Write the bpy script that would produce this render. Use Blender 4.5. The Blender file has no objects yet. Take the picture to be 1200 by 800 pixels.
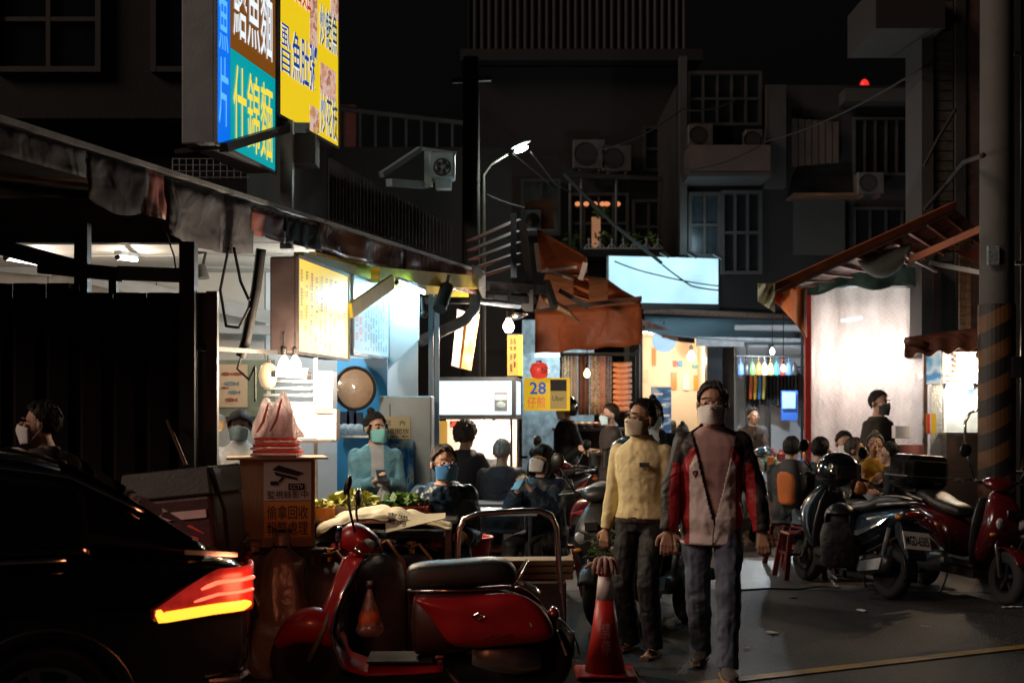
import bpy, bmesh, math, random
from math import sin, cos, pi, radians as RAD
from mathutils import Vector as V, Matrix, noise as mnoise
random.seed(7)
SC = bpy.context.scene
COL = SC.collection
# ------------------------------------------------------------------ camera, sky, sun, exposure
F = 1500.0; CAMH = 1.6; HORX = 600.0; HORY = 480.0       # pixels of the 1200x800 photograph
cam_d = bpy.data.cameras.new('camera'); cam = bpy.data.objects.new('camera', cam_d); COL.objects.link(cam)
cam.location = (0, 0, CAMH); cam.rotation_euler = (RAD(90), 0, 0)
cam_d.sensor_fit = 'HORIZONTAL'; cam_d.sensor_width = 36; cam_d.lens = 36*F/1200; cam_d.shift_y = (HORY-400)/1200
cam_d.clip_start = 0.05; cam_d.clip_end = 2000
cam_d.dof.use_dof = True; cam_d.dof.focus_distance = 8.6; cam_d.dof.aperture_fstop = 2.8
SC.camera = cam
wd = bpy.data.worlds.new('World'); SC.world = wd; wd.use_nodes = True
wn = wd.node_tree.nodes; wl = wd.node_tree.links
bg = wn['Background']; sky = wn.new('ShaderNodeTexSky'); sky.sky_type = 'NISHITA'; sky.sun_disc = False
SUN_EL, SUN_AZ = 31.0, 246.0                              # night glow of the street: from behind and left of the camera
sky.sun_elevation = RAD(-4.0); sky.sun_rotation = RAD(SUN_AZ)
sky.altitude = 50
wl.new(sky.outputs[0], bg.inputs[0]); bg.inputs[1].default_value = 0.12
sun_d = bpy.data.lights.new('sun', 'SUN'); sun = bpy.data.objects.new('sun', sun_d); COL.objects.link(sun)
sun_d.energy = 1.12; sun_d.angle = RAD(20); sun_d.color = (1.0, 0.70, 0.55)
_a, _e = RAD(SUN_AZ), RAD(SUN_EL)
_d = V((sin(_a)*cos(_e), cos(_a)*cos(_e), sin(_e)))        # towards the light
sun.rotation_euler = _d.to_track_quat('Z', 'Y').to_euler(); sun.location = (0, 0, 30)
SC.view_settings.view_transform = 'Standard'; SC.view_settings.look = 'None'
SC.view_settings.exposure = 0.0; SC.view_settings.gamma = 1.0
SC.render.engine = 'CYCLES'
cy = SC.cycles
cy.use_denoising = True
try: cy.denoiser = 'OPENIMAGEDENOISE'
except Exception: pass
cy.max_bounces = 6; cy.diffuse_bounces = 3; cy.glossy_bounces = 3; cy.transmission_bounces = 6; cy.transparent_max_bounces = 12
cy.sample_clamp_indirect = 4.0; cy.caustics_reflective = False; cy.caustics_refractive = False
cy.use_light_tree = True

# ------------------------------------------------------------------ pixel to place
def W(px, py, Y): return V(((px-HORX)/F*Y, Y, CAMH-(py-HORY)/F*Y))
def G(px, py):
    Y = F*CAMH/(py-HORY); return V(((px-HORX)/F*Y, Y, 0))
def X_(px, Y): return (px-HORX)/F*Y
def Z_(py, Y): return CAMH-(py-HORY)/F*Y

# ------------------------------------------------------------------ materials
MATS = {}
def _nodes(name):
    m = bpy.data.materials.new(name); m.use_nodes = True
    nt = m.node_tree; return m, nt, nt.nodes, nt.links, nt.nodes['Principled BSDF']
def c4(c): return (c[0], c[1], c[2], 1)
def M(name, rgb=(.5,.5,.5), rough=.6, metal=0.0, var=.25, scale=6.0, bump=.15, bscale=40.0, coat=0.0, dirt=0.0, dirtc=(.03,.025,.02), spec=.5, stretch=None, sheen=0.0, fold=0.0, fscale=8.0):
    if name in MATS: return MATS[name]
    m, nt, N, L, b = _nodes(name)
    tc = N.new('ShaderNodeTexCoord'); co = tc.outputs['Object']
    if stretch:
        mp = N.new('ShaderNodeMapping'); mp.inputs['Scale'].default_value = stretch; L.new(co, mp.inputs[0]); co = mp.outputs[0]
    b.inputs['Roughness'].default_value = rough; b.inputs['Metallic'].default_value = metal
    b.inputs['Coat Weight'].default_value = coat; b.inputs['Specular IOR Level'].default_value = spec
    if sheen: b.inputs['Sheen Weight'].default_value = sheen
    n = N.new('ShaderNodeTexNoise'); n.inputs['Scale'].default_value = scale; n.inputs['Detail'].default_value = 5; L.new(co, n.inputs['Vector'])
    r = N.new('ShaderNodeMapRange'); r.inputs[1].default_value = .3; r.inputs[2].default_value = .7
    r.inputs[3].default_value = 1-var; r.inputs[4].default_value = 1+var*.6; L.new(n.outputs[0], r.inputs[0])
    mul = N.new('ShaderNodeVectorMath'); mul.operation = 'SCALE'; mul.inputs[0].default_value = rgb; L.new(r.outputs[0], mul.inputs['Scale'])
    out = mul.outputs[0]
    if dirt > 0:
        n2 = N.new('ShaderNodeTexNoise'); n2.inputs['Scale'].default_value = scale*.45; n2.inputs['Detail'].default_value = 8; n2.inputs['Roughness'].default_value = .7; L.new(co, n2.inputs['Vector'])
        r2 = N.new('ShaderNodeMapRange'); r2.inputs[1].default_value = .45; r2.inputs[2].default_value = .7; r2.inputs[4].default_value = dirt; L.new(n2.outputs[0], r2.inputs[0])
        mx = N.new('ShaderNodeMix'); mx.data_type = 'RGBA'; L.new(r2.outputs[0], mx.inputs[0]); L.new(out, mx.inputs[6]); mx.inputs[7].default_value = c4(dirtc); out = mx.outputs[2]
    L.new(out, b.inputs['Base Color'])
    rr = N.new('ShaderNodeMapRange'); rr.inputs[3].default_value = max(.02, rough-.12); rr.inputs[4].default_value = min(1, rough+.14); L.new(n.outputs[0], rr.inputs[0]); L.new(rr.outputs[0], b.inputs['Roughness'])
    if bump:
        n3 = N.new('ShaderNodeTexNoise'); n3.inputs['Scale'].default_value = bscale; n3.inputs['Detail'].default_value = 4; L.new(co, n3.inputs['Vector'])
        bp = N.new('ShaderNodeBump'); bp.inputs['Strength'].default_value = bump; bp.inputs['Distance'].default_value = .01; L.new(n3.outputs[0], bp.inputs['Height']); L.new(bp.outputs[0], b.inputs['Normal'])
        if fold:
            n4 = N.new('ShaderNodeTexNoise'); n4.inputs['Scale'].default_value = fscale; n4.inputs['Detail'].default_value = 1; n4.inputs['Distortion'].default_value = .9; L.new(co, n4.inputs['Vector'])
            rp = N.new('ShaderNodeMapRange'); rp.inputs[1].default_value = .35; rp.inputs[2].default_value = .65; L.new(n4.outputs[0], rp.inputs[0])
            b2 = N.new('ShaderNodeBump'); b2.inputs['Strength'].default_value = fold*.42; b2.inputs['Distance'].default_value = .03; L.new(rp.outputs[0], b2.inputs['Height']); L.new(b2.outputs[0], bp.inputs['Normal'])
    MATS[name] = m; return m
def E(name, rgb, strength, var=0.0, scale=3.0):
    if name in MATS: return MATS[name]
    m, nt, N, L, b = _nodes(name)
    b.inputs['Base Color'].default_value = c4([min(.8, x)*.3 for x in rgb]); b.inputs['Roughness'].default_value = .35
    b.inputs['Emission Color'].default_value = c4(rgb); b.inputs['Emission Strength'].default_value = strength
    if var:
        tc = N.new('ShaderNodeTexCoord'); n = N.new('ShaderNodeTexNoise'); n.inputs['Scale'].default_value = scale; L.new(tc.outputs['Object'], n.inputs['Vector'])
        r = N.new('ShaderNodeMapRange'); r.inputs[1].default_value = .3; r.inputs[2].default_value = .7; r.inputs[3].default_value = strength*(1-var); r.inputs[4].default_value = strength*(1+var); L.new(n.outputs[0], r.inputs[0]); L.new(r.outputs[0], b.inputs['Emission Strength'])
    MATS[name] = m; return m
def GLASS(name, tint=(.9,.95,1), refl=.12, rough=.03):
    if name in MATS: return MATS[name]
    m, nt, N, L, b = _nodes(name)
    t = N.new('ShaderNodeBsdfTransparent'); t.inputs[0].default_value = c4(tint)
    g = N.new('ShaderNodeBsdfGlossy'); g.inputs['Roughness'].default_value = rough
    lw = N.new('ShaderNodeLayerWeight'); lw.inputs[0].default_value = .25
    mr = N.new('ShaderNodeMapRange'); mr.inputs[3].default_value = refl*.4; mr.inputs[4].default_value = min(1, refl*4); L.new(lw.outputs['Fresnel'], mr.inputs[0])
    mx = N.new('ShaderNodeMixShader'); L.new(mr.outputs[0], mx.inputs[0]); L.new(t.outputs[0], mx.inputs[1]); L.new(g.outputs[0], mx.inputs[2])
    L.new(mx.outputs[0], N['Material Output'].inputs[0]); MATS[name] = m; return m
def FILM(name, rgb=(.85,.8,.8), clear=.35, trans=.6, rough=.15, bumps=0.3, bscale=60, stretch=(1,1,1), weave=0):
    """thin plastic film: part clear, part milky, crinkled gloss"""
    if name in MATS: return MATS[name]
    m, nt, N, L, b = _nodes(name)
    tc = N.new('ShaderNodeTexCoord'); mp = N.new('ShaderNodeMapping'); mp.inputs['Scale'].default_value = stretch; L.new(tc.outputs['Object'], mp.inputs[0])
    n = N.new('ShaderNodeTexNoise'); n.inputs['Scale'].default_value = bscale; n.inputs['Detail'].default_value = 6; L.new(mp.outputs[0], n.inputs['Vector'])
    bp = N.new('ShaderNodeBump'); bp.inputs['Strength'].default_value = bumps; bp.inputs['Distance'].default_value = .02; L.new(n.outputs[0], bp.inputs['Height'])
    t = N.new('ShaderNodeBsdfTransparent'); t.inputs[0].default_value = c4(rgb)
    tl = N.new('ShaderNodeBsdfTranslucent'); tl.inputs[0].default_value = c4(rgb); L.new(bp.outputs[0], tl.inputs['Normal'])
    df = N.new('ShaderNodeBsdfDiffuse'); df.inputs[0].default_value = c4(rgb); L.new(bp.outputs[0], df.inputs['Normal'])
    gl = N.new('ShaderNodeBsdfGlossy'); gl.inputs['Roughness'].default_value = rough; L.new(bp.outputs[0], gl.inputs['Normal'])
    m1 = N.new('ShaderNodeMixShader'); m1.inputs[0].default_value = trans; L.new(df.outputs[0], m1.inputs[1]); L.new(tl.outputs[0], m1.inputs[2])
    n2 = N.new('ShaderNodeTexNoise'); n2.inputs['Scale'].default_value = 5; n2.inputs['Detail'].default_value = 8; L.new(mp.outputs[0], n2.inputs['Vector'])
    mr = N.new('ShaderNodeMapRange'); mr.inputs[1].default_value = .35; mr.inputs[2].default_value = .65; mr.inputs[3].default_value = clear*.6; mr.inputs[4].default_value = min(1, clear*1.4); L.new(n2.outputs[0], mr.inputs[0])
    fac = mr.outputs[0]
    if weave:
        ck = N.new('ShaderNodeTexChecker'); ck.inputs['Scale'].default_value = weave; L.new(tc.outputs['Object'], ck.inputs[0])
        ad = N.new('ShaderNodeMath'); ad.operation = 'MULTIPLY_ADD'; L.new(ck.outputs['Fac'], ad.inputs[0]); ad.inputs[1].default_value = .045; L.new(fac, ad.inputs[2]); fac = ad.outputs[0]
    m2 = N.new('ShaderNodeMixShader'); L.new(fac, m2.inputs[0]); L.new(m1.outputs[0], m2.inputs[1]); L.new(t.outputs[0], m2.inputs[2])
    m3 = N.new('ShaderNodeMixShader'); m3.inputs[0].default_value = .10; L.new(m2.outputs[0], m3.inputs[1]); L.new(gl.outputs[0], m3.inputs[2])
    L.new(m3.outputs[0], N['Material Output'].inputs[0]); MATS[name] = m; return m
def STRIPE(name, c1, c2, scale, axis=(0,0,1), rough=.7, duty=.5, rot=0, noisy=.0, emit=0):
    if name in MATS: return MATS[name]
    m, nt, N, L, b = _nodes(name)
    tc = N.new('ShaderNodeTexCoord'); d = N.new('ShaderNodeVectorMath'); d.operation = 'DOT_PRODUCT'; d.inputs[1].default_value = axis; L.new(tc.outputs['Object'], d.inputs[0])
    v = d.outputs['Value']
    if noisy:
        n = N.new('ShaderNodeTexNoise'); n.inputs['Scale'].default_value = 8; n.inputs['Detail'].default_value = 6; L.new(tc.outputs['Object'], n.inputs['Vector'])
        a = N.new('ShaderNodeMath'); a.operation = 'MULTIPLY_ADD'; L.new(n.outputs[0], a.inputs[0]); a.inputs[1].default_value = noisy; L.new(v, a.inputs[2]); v = a.outputs[0]
    s = N.new('ShaderNodeMath'); s.operation = 'MULTIPLY'; L.new(v, s.inputs[0]); s.inputs[1].default_value = scale
    f = N.new('ShaderNodeMath'); f.operation = 'FRACT'; L.new(s.outputs[0], f.inputs[0])
    g = N.new('ShaderNodeMath'); g.operation = 'GREATER_THAN'; L.new(f.outputs[0], g.inputs[0]); g.inputs[1].default_value = duty
    mx = N.new('ShaderNodeMix'); mx.data_type = 'RGBA'; L.new(g.outputs[0], mx.inputs[0]); mx.inputs[6].default_value = c4(c1); mx.inputs[7].default_value = c4(c2)
    n3 = N.new('ShaderNodeTexNoise'); n3.inputs['Scale'].default_value = 5; n3.inputs['Detail'].default_value = 8; L.new(tc.outputs['Object'], n3.inputs['Vector'])
    r = N.new('ShaderNodeMapRange'); r.inputs[1].default_value = .3; r.inputs[2].default_value = .7; r.inputs[3].default_value = .6; r.inputs[4].default_value = 1.1; L.new(n3.outputs[0], r.inputs[0])
    mul = N.new('ShaderNodeVectorMath'); mul.operation = 'SCALE'; L.new(mx.outputs[2], mul.inputs[0]); L.new(r.outputs[0], mul.inputs['Scale'])
    L.new(mul.outputs[0], b.inputs['Base Color']); b.inputs['Roughness'].default_value = rough
    if emit: L.new(mul.outputs[0], b.inputs['Emission Color']); b.inputs['Emission Strength'].default_value = emit
    MATS[name] = m; return m
def PRINT(name, cols, scale=12, rough=.6, emit=0, detail=2, stretch=(1,1,1)):
    """blotchy printed picture / pattern in a handful of colours"""
    if name in MATS: return MATS[name]
    m, nt, N, L, b = _nodes(name)
    tc = N.new('ShaderNodeTexCoord'); mp = N.new('ShaderNodeMapping'); mp.inputs['Scale'].default_value = stretch; L.new(tc.outputs['Object'], mp.inputs[0])
    n = N.new('ShaderNodeTexNoise'); n.inputs['Scale'].default_value = scale; n.inputs['Detail'].default_value = detail; L.new(mp.outputs[0], n.inputs['Vector'])
    cr = N.new('ShaderNodeValToRGB'); cr.color_ramp.interpolation = 'LINEAR' if emit else 'CONSTANT'
    k = len(cols)
    for i in range(k-2): cr.color_ramp.elements.new(.5)
    for i, e in enumerate(cr.color_ramp.elements): e.position = .32+.38*i/max(1, k-1); e.color = c4(cols[i])
    L.new(n.outputs[0], cr.inputs[0]); L.new(cr.outputs[0], b.inputs['Base Color']); b.inputs['Roughness'].default_value = rough
    if emit: L.new(cr.outputs[0], b.inputs['Emission Color']); b.inputs['Emission Strength'].default_value = emit
    MATS[name] = m; return m

# ------------------------------------------------------------------ mesh builder
def basis(d, up=V((0,0,1))):
    d = V(d).normalized(); up = V(up)
    if abs(d.dot(up)) > .98: up = V((0,1,0)) if abs(d.y) < .9 else V((1,0,0))
    x = up.cross(d).normalized(); y = d.cross(x).normalized()
    return x, y, d
class MB:
    def __init__(s): s.v = []; s.f = []; s.m = []; s.cur = 0
    def add(s, vs, fs, mi=None):
        o = len(s.v); s.v += [V(p) for p in vs]; mi = s.cur if mi is None else mi
        for f in fs: s.f.append([i+o for i in f]); s.m.append(mi)
        return s
    def box(s, c, d, rz=0, mi=None, R=None, ch=0.0):
        hx, hy, hz = d[0]/2, d[1]/2, d[2]/2; c = V(c)
        R = R or Matrix.Rotation(rz, 3, 'Z')
        if ch > 0 and min(hx, hy, hz) > ch*1.2:
            vs = []
            for x in (-1, 1):
                for y in (-1, 1):
                    for z in (-1, 1):
                        vs += [V((x*(hx-ch), y*(hy-ch), z*hz)), V((x*(hx-ch), y*hy, z*(hz-ch))), V((x*hx, y*(hy-ch), z*(hz-ch)))]
            bm = bmesh.new()
            for p in vs: bm.verts.new(p)
            bmesh.ops.convex_hull(bm, input=bm.verts); bm.verts.index_update()
            s.add([c+R@v.co for v in bm.verts], [[v.index for v in f.verts] for f in bm.faces], mi); bm.free(); return s
        vs = [c+R@V((x*hx, y*hy, z*hz)) for x in (-1,1) for y in (-1,1) for z in (-1,1)]
        return s.add(vs, [(0,1,3,2),(4,6,7,5),(0,4,5,1),(2,3,7,6),(0,2,6,4),(1,5,7,3)], mi)
    def bar(s, a, b, w, h=None, mi=None, up=(0,0,1)):
        a = V(a); b = V(b); h = w if h is None else h
        x, y, d = basis(b-a, up)
        vs = [p+x*(sx*w/2)+y*(sy*h/2) for p in (a, b) for sx, sy in ((-1,-1),(1,-1),(1,1),(-1,1))]
        return s.add(vs, [(3,2,1,0),(4,5,6,7),(0,1,5,4),(1,2,6,5),(2,3,7,6),(3,0,4,7)], mi)
    def tube(s, pts, r, n=10, mi=None, closed=False, flat=1.0):
        pts = [V(p) for p in pts]; k = len(pts); rs = r if isinstance(r, (list, tuple)) else [r]*k
        rings = []; prev = None
        for i, p in enumerate(pts):
            a = pts[i-1] if (i > 0 or closed) else p; b = pts[(i+1) % k] if (i < k-1 or closed) else p
            d = (b-a)
            if d.length < 1e-9: d = V((0,0,1))
            d.normalize()
            if prev is None: x, y, _ = basis(d)
            else:
                x = prev-d*prev.dot(d)
                if x.length < 1e-6: x, y, _ = basis(d)
                x.normalize(); y = d.cross(x)
            prev = x
            rings.append([p+x*(cos(2*pi*j/n)*rs[i])+y*(sin(2*pi*j/n)*rs[i]*flat) for j in range(n)])
        return s.rings(rings, mi, closed)
    def rings(s, rings, mi=None, closed=False, cap=True):
        n = len(rings[0]); k = len(rings); vs = [p for r in rings for p in r]; fs = []
        for i in range(k if closed else k-1):
            a = i*n; b = ((i+1) % k)*n
            for j in range(n): fs.append((a+j, a+(j+1) % n, b+(j+1) % n, b+j))
        if cap and not closed: fs.append(list(range(n))[::-1]); fs.append([(k-1)*n+j for j in range(n)])
        return s.add(vs, fs, mi)
    def lathe(s, prof, c=(0,0,0), n=20, mi=None, axis=None):
        c = V(c)
        if axis is None: x, y, z = V((1,0,0)), V((0,1,0)), V((0,0,1))
        else: x, y, z = basis(axis)
        return s.rings([[c+x*(cos(2*pi*j/n)*max(r, 1e-4))+y*(sin(2*pi*j/n)*max(r, 1e-4))+z*h for j in range(n)] for r, h in prof], mi)
    def ell(s, c, r, n=14, k=9, mi=None, R=None):
        c = V(c); R = R or Matrix.Identity(3)
        return s.rings([[c+R@V((r[0]*sin(pi*max(.02, min(.98, i/k)))*cos(2*pi*j/n), r[1]*sin(pi*max(.02, min(.98, i/k)))*sin(2*pi*j/n), -r[2]*cos(pi*i/k))) for j in range(n)] for i in range(k+1)], mi)
    def prism(s, pts, off, mi=None):
        """closed outline (3d points) extruded along off"""
        pts = [V(p) for p in pts]; off = V(off); n = len(pts)
        vs = pts+[p+off for p in pts]
        fs = [list(range(n))[::-1], [n+i for i in range(n)]]+[(i, (i+1) % n, n+(i+1) % n, n+i) for i in range(n)]
        return s.add(vs, fs, mi)
    def grid(s, fn, nu, nv, mi=None):
        vs = [fn(i/nu, j/nv) for i in range(nu+1) for j in range(nv+1)]
        return s.add(vs, [(i*(nv+1)+j, (i+1)*(nv+1)+j, (i+1)*(nv+1)+j+1, i*(nv+1)+j+1) for i in range(nu) for j in range(nv)], mi)
    def mesh(s, name, mats, inv=None, smooth=False, recalc=True):
        me = bpy.data.meshes.new(name)
        vs = [inv @ p for p in s.v] if inv is not None else s.v
        me.from_pydata([tuple(p) for p in vs], [], s.f)
        for m in (mats if isinstance(mats, (list, tuple)) else [mats]): me.materials.append(m)
        for p, mi in zip(me.polygons, s.m): p.material_index = mi; p.use_smooth = bool(smooth)
        if recalc:
            bm = bmesh.new(); bm.from_mesh(me); bmesh.ops.recalc_face_normals(bm, faces=bm.faces); bm.to_mesh(me); bm.free()
        if smooth and smooth is not True:
            try: me.set_sharp_from_angle(angle=RAD(smooth))
            except Exception: pass
        return me
    def build(s, name, mats, parent=None, world=False, smooth=False, solid=0, bevel=0, sub=0, recalc=True):
        inv = None
        if parent is not None and world:
            r = parent
            while r.parent: r = r.parent
            inv = r.matrix_basis.inverted()
        if parent is None and world:
            lo = V([min(p[i] for p in s.v) for i in range(3)]); hi = V([max(p[i] for p in s.v) for i in range(3)])
            o0 = V(((lo.x+hi.x)/2, (lo.y+hi.y)/2, lo.z)); inv = Matrix.Translation(-o0)
        me = s.mesh(name, mats, inv, smooth, recalc)
        o = bpy.data.objects.new(name, me); COL.objects.link(o)
        if parent is not None: o.parent = parent
        elif world: o.location = o0
        if solid: md = o.modifiers.new('solid', 'SOLIDIFY'); md.thickness = solid; md.offset = 0
        if bevel: md = o.modifiers.new('bevel', 'BEVEL'); md.width = bevel; md.segments = 2; md.limit_method = 'ANGLE'; md.angle_limit = RAD(40)
        if sub: md = o.modifiers.new('sub', 'SUBSURF'); md.levels = sub; md.render_levels = sub
        return o
def thing(name, label, cat, loc=(0,0,0), rz=0, group=None):
    o = bpy.data.objects.new(name, None); COL.objects.link(o); o.empty_display_size = .1
    o.matrix_basis = Matrix.Translation(V(loc)) @ Matrix.Rotation(rz, 4, 'Z')
    return tag(o, label, cat, group)
def tag(o, label=None, cat=None, group=None, kind=None):
    if label: o['label'] = label
    if cat: o['category'] = cat
    if group: o['group'] = group
    if kind: o['kind'] = kind
    return o
def struct(o): o['kind'] = 'structure'; return o
def copy_tree(o, parent=None, label=None, group=None):
    c = o.copy(); COL.objects.link(c)
    if parent is not None: c.parent = parent
    if label: c['label'] = label
    if group: c['group'] = group
    for ch in list(o.children): copy_tree(ch, c)
    return c
def place(o, loc, rz=0): o.matrix_basis = Matrix.Translation(V(loc)) @ Matrix.Rotation(rz, 4, 'Z'); return o
def bake(o):
    """apply modifiers"""
    dg = bpy.context.evaluated_depsgraph_get(); dg.update()
    me = bpy.data.meshes.new_from_object(o.evaluated_get(dg)); old = o.data; o.modifiers.clear(); o.data = me; me.name = o.name
    return o
def lamp(parent, loc, power, color, r=.04, world=True, name='lamp_light'):
    d = bpy.data.lights.new(name, 'POINT'); d.energy = power; d.color = color; d.shadow_soft_size = r
    o = bpy.data.objects.new(name, d); COL.objects.link(o)
    p = V(loc)
    if parent is not None:
        o.parent = parent
        if world:
            rt = parent
            while rt.parent: rt = rt.parent
            p = rt.matrix_basis.inverted() @ p
    o.location = p; return o

# ------------------------------------------------------------------ writing
def text_mesh(txt, bold=0.0, gap=0.0):
    cu = bpy.data.curves.new('txt', 'FONT'); cu.body = txt; cu.size = 1; cu.offset = bold; cu.resolution_u = 2
    cu.space_character = 1+gap
    o = bpy.data.objects.new('txt', cu); COL.objects.link(o)
    dg = bpy.context.evaluated_depsgraph_get(); dg.update()
    me = bpy.data.meshes.new_from_object(o.evaluated_get(dg))
    vs = [v.co.copy() for v in me.vertices]; fs = [list(p.vertices) for p in me.polygons]
    bpy.data.objects.remove(o); bpy.data.curves.remove(cu); bpy.data.meshes.remove(me)
    return vs, fs
def text_on(parent, mat, txt, o, u, v, w, h, bold=0.0, lift=.003, name='lettering', vertical=False, gap=0.0):
    """fit txt in the w x h rectangle at world origin o (lower left) with unit axes u (right) and v (up)"""
    o = V(o); u = V(u).normalized(); v = V(v).normalized(); n = u.cross(v)
    mb = MB()
    cells = [(txt, 0, 0, w, h)]
    if vertical:
        k = len(txt); cells = [(ch, 0, h*(k-1-i)/k, w, h/k*.93) for i, ch in enumerate(txt)]
    for t, cx, cy_, cw, chh in cells:
        vs, fs = text_mesh(t, bold, gap)
        if not vs: continue
        x0 = min(p.x for p in vs); x1 = max(p.x for p in vs); y0 = min(p.y for p in vs); y1 = max(p.y for p in vs)
        sx = cw/max(1e-6, x1-x0); sy = chh/max(1e-6, y1-y0)
        mb.add([o+u*(cx+(p.x-x0)*sx)+v*(cy_+(p.y-y0)*sy)+n*lift for p in vs], fs)
    return mb.build(name, mat, parent, world=True, recalc=False)
def panel(mb, o, u, v, w, h, t=0.0, lift=0.0, mi=None):
    """thin slab on a plane: o lower left, u right, v up, front face along u x v"""
    o = V(o); u = V(u).normalized(); v = V(v).normalized(); n = u.cross(v)
    a = o+n*lift
    if t == 0: return mb.add([a, a+u*w, a+u*w+v*h, a+v*h], [(0,1,2,3)], mi)
    return mb.prism([a-n*t, a+u*w-n*t, a+u*w+v*h-n*t, a+v*h-n*t], n*t, mi)

# ------------------------------------------------------------------ people
CLOUD = bpy.data.textures.new('folds', 'CLOUDS'); CLOUD.noise_scale = .13; CLOUD.noise_depth = 2
CLOUDS = bpy.data.textures.new('fine_folds', 'CLOUDS'); CLOUDS.noise_scale = .05; CLOUDS.noise_depth = 1
def ik(a, t, l1, l2, pole):
    a = V(a); t = V(t); d = t-a; L = d.length
    if L > (l1+l2)*.995: t = a+d*((l1+l2)*.995/L); d = t-a; L = d.length
    d.normalize(); x = (l1*l1-l2*l2+L*L)/(2*L); h = math.sqrt(max(0, l1*l1-x*x))
    p = V(pole); p = p-d*p.dot(d)
    if p.length < 1e-5: p = V((0,-1,0))
    p.normalize(); return a+d*x+p*h, t
def remeshed(mb, name, mats, parent, vox, smooth=4, folds=0.0, fine=0.0, colour=None, cut=None, thick=0.0):
    o = mb.build(name, mats, parent)
    m = o.modifiers.new('r', 'REMESH'); m.mode = 'VOXEL'; m.voxel_size = vox
    if smooth: m = o.modifiers.new('s', 'SMOOTH'); m.iterations = smooth; m.factor = .5
    if folds: m = o.modifiers.new('d', 'DISPLACE'); m.texture = CLOUD; m.texture_coords = 'GLOBAL'; m.strength = folds; m.mid_level = .5
    if fine: m = o.modifiers.new('d2', 'DISPLACE'); m.texture = CLOUDS; m.texture_coords = 'GLOBAL'; m.strength = fine; m.mid_level = .5
    bake(o); me = o.data
    me.materials.clear()
    for x in (mats if isinstance(mats, (list, tuple)) else [mats]): me.materials.append(x)
    if cut:
        bm = bmesh.new(); bm.from_mesh(me)
        bmesh.ops.delete(bm, geom=[f for f in bm.faces if cut(f.calc_center_median())], context='FACES')
        bm.to_mesh(me); bm.free()
    for p in me.polygons:
        p.use_smooth = True; p.material_index = colour(p.center) if colour else 0
    if thick: md = o.modifiers.new('solid', 'SOLIDIFY'); md.thickness = thick; md.offset = -1
    return o
def ringp(c, x, y, rx, ry, n=14, p=2.0):
    out = []
    for j in range(n):
        a = 2*pi*j/n; ca, sa = cos(a), sin(a)
        out.append(c+x*(math.copysign(abs(ca)**(2/p), ca)*rx)+y*(math.copysign(abs(sa)**(2/p), sa)*ry))
    return out
def limb(mb, a, b, c, ra, rb, rc, inf=0.0, end=1.0):
    """tapered two-bone limb"""
    pts = [a, a.lerp(b, .35), a.lerp(b, .75), b, b.lerp(c, .3), b.lerp(c, .7*end), b.lerp(c, end)]
    re = rb+(rc-rb)*end
    rs = [ra+inf, (ra*.65+rb*.35)+inf, (ra*.25+rb*.75)+inf, rb+inf, rb*1.03+inf, rb*.4+re*.6+inf, re+inf]
    mb.tube(pts, rs, 12)
SKIN = M('skin', (.50,.30,.21), .55, var=.12, scale=9, bump=.05); SKIN2 = M('skin_tan', (.46,.27,.18), .5, var=.15, scale=9, bump=.08); SKIN3 = M('skin_pale', (.60,.39,.30), .5, var=.1, scale=9, bump=.04)
EYE = M('eye_dark', (.015,.01,.008), .15, var=0, bump=0); EYEW = M('eye_white', (.55,.5,.47), .3, var=0, bump=0)
HAIRB = M('hair_black', (.012,.010,.009), .6, spec=.3, var=.4, scale=30, bump=.5, bscale=120, stretch=(1,1,.12)); HAIRG = M('hair_grey', (.33,.32,.31), .6, var=.5, scale=60, bump=.6, bscale=150); HAIRS = M('hair_salt', (.055,.05,.046), .5, var=.7, scale=50, bump=.6, bscale=140); HAIRBR = M('hair_brown', (.035,.02,.013), .5, var=.5, scale=40, bump=.6, bscale=90)
MASKW = M('mask_white', (.74,.75,.74), .75, var=.06, scale=20, bump=.2, bscale=80, stretch=(.1,.1,1)); MASKB = M('mask_pale_blue', (.45,.66,.72), .75, var=.06, bump=.2, bscale=80, stretch=(.1,.1,1)); MASKBL = M('mask_blue', (.05,.22,.52), .75, var=.1, bump=.2, bscale=80, stretch=(.1,.1,1)); MASKY = M('mask_cream', (.78,.74,.55), .75, var=.06, bump=.2, bscale=80, stretch=(.1,.1,1)); MASKT = M('mask_teal', (.22,.62,.62), .75, var=.06, bump=.2, bscale=80, stretch=(.1,.1,1)); MASKD = M('mask_dark', (.05,.055,.06), .75, var=.1, bump=.2)
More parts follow.
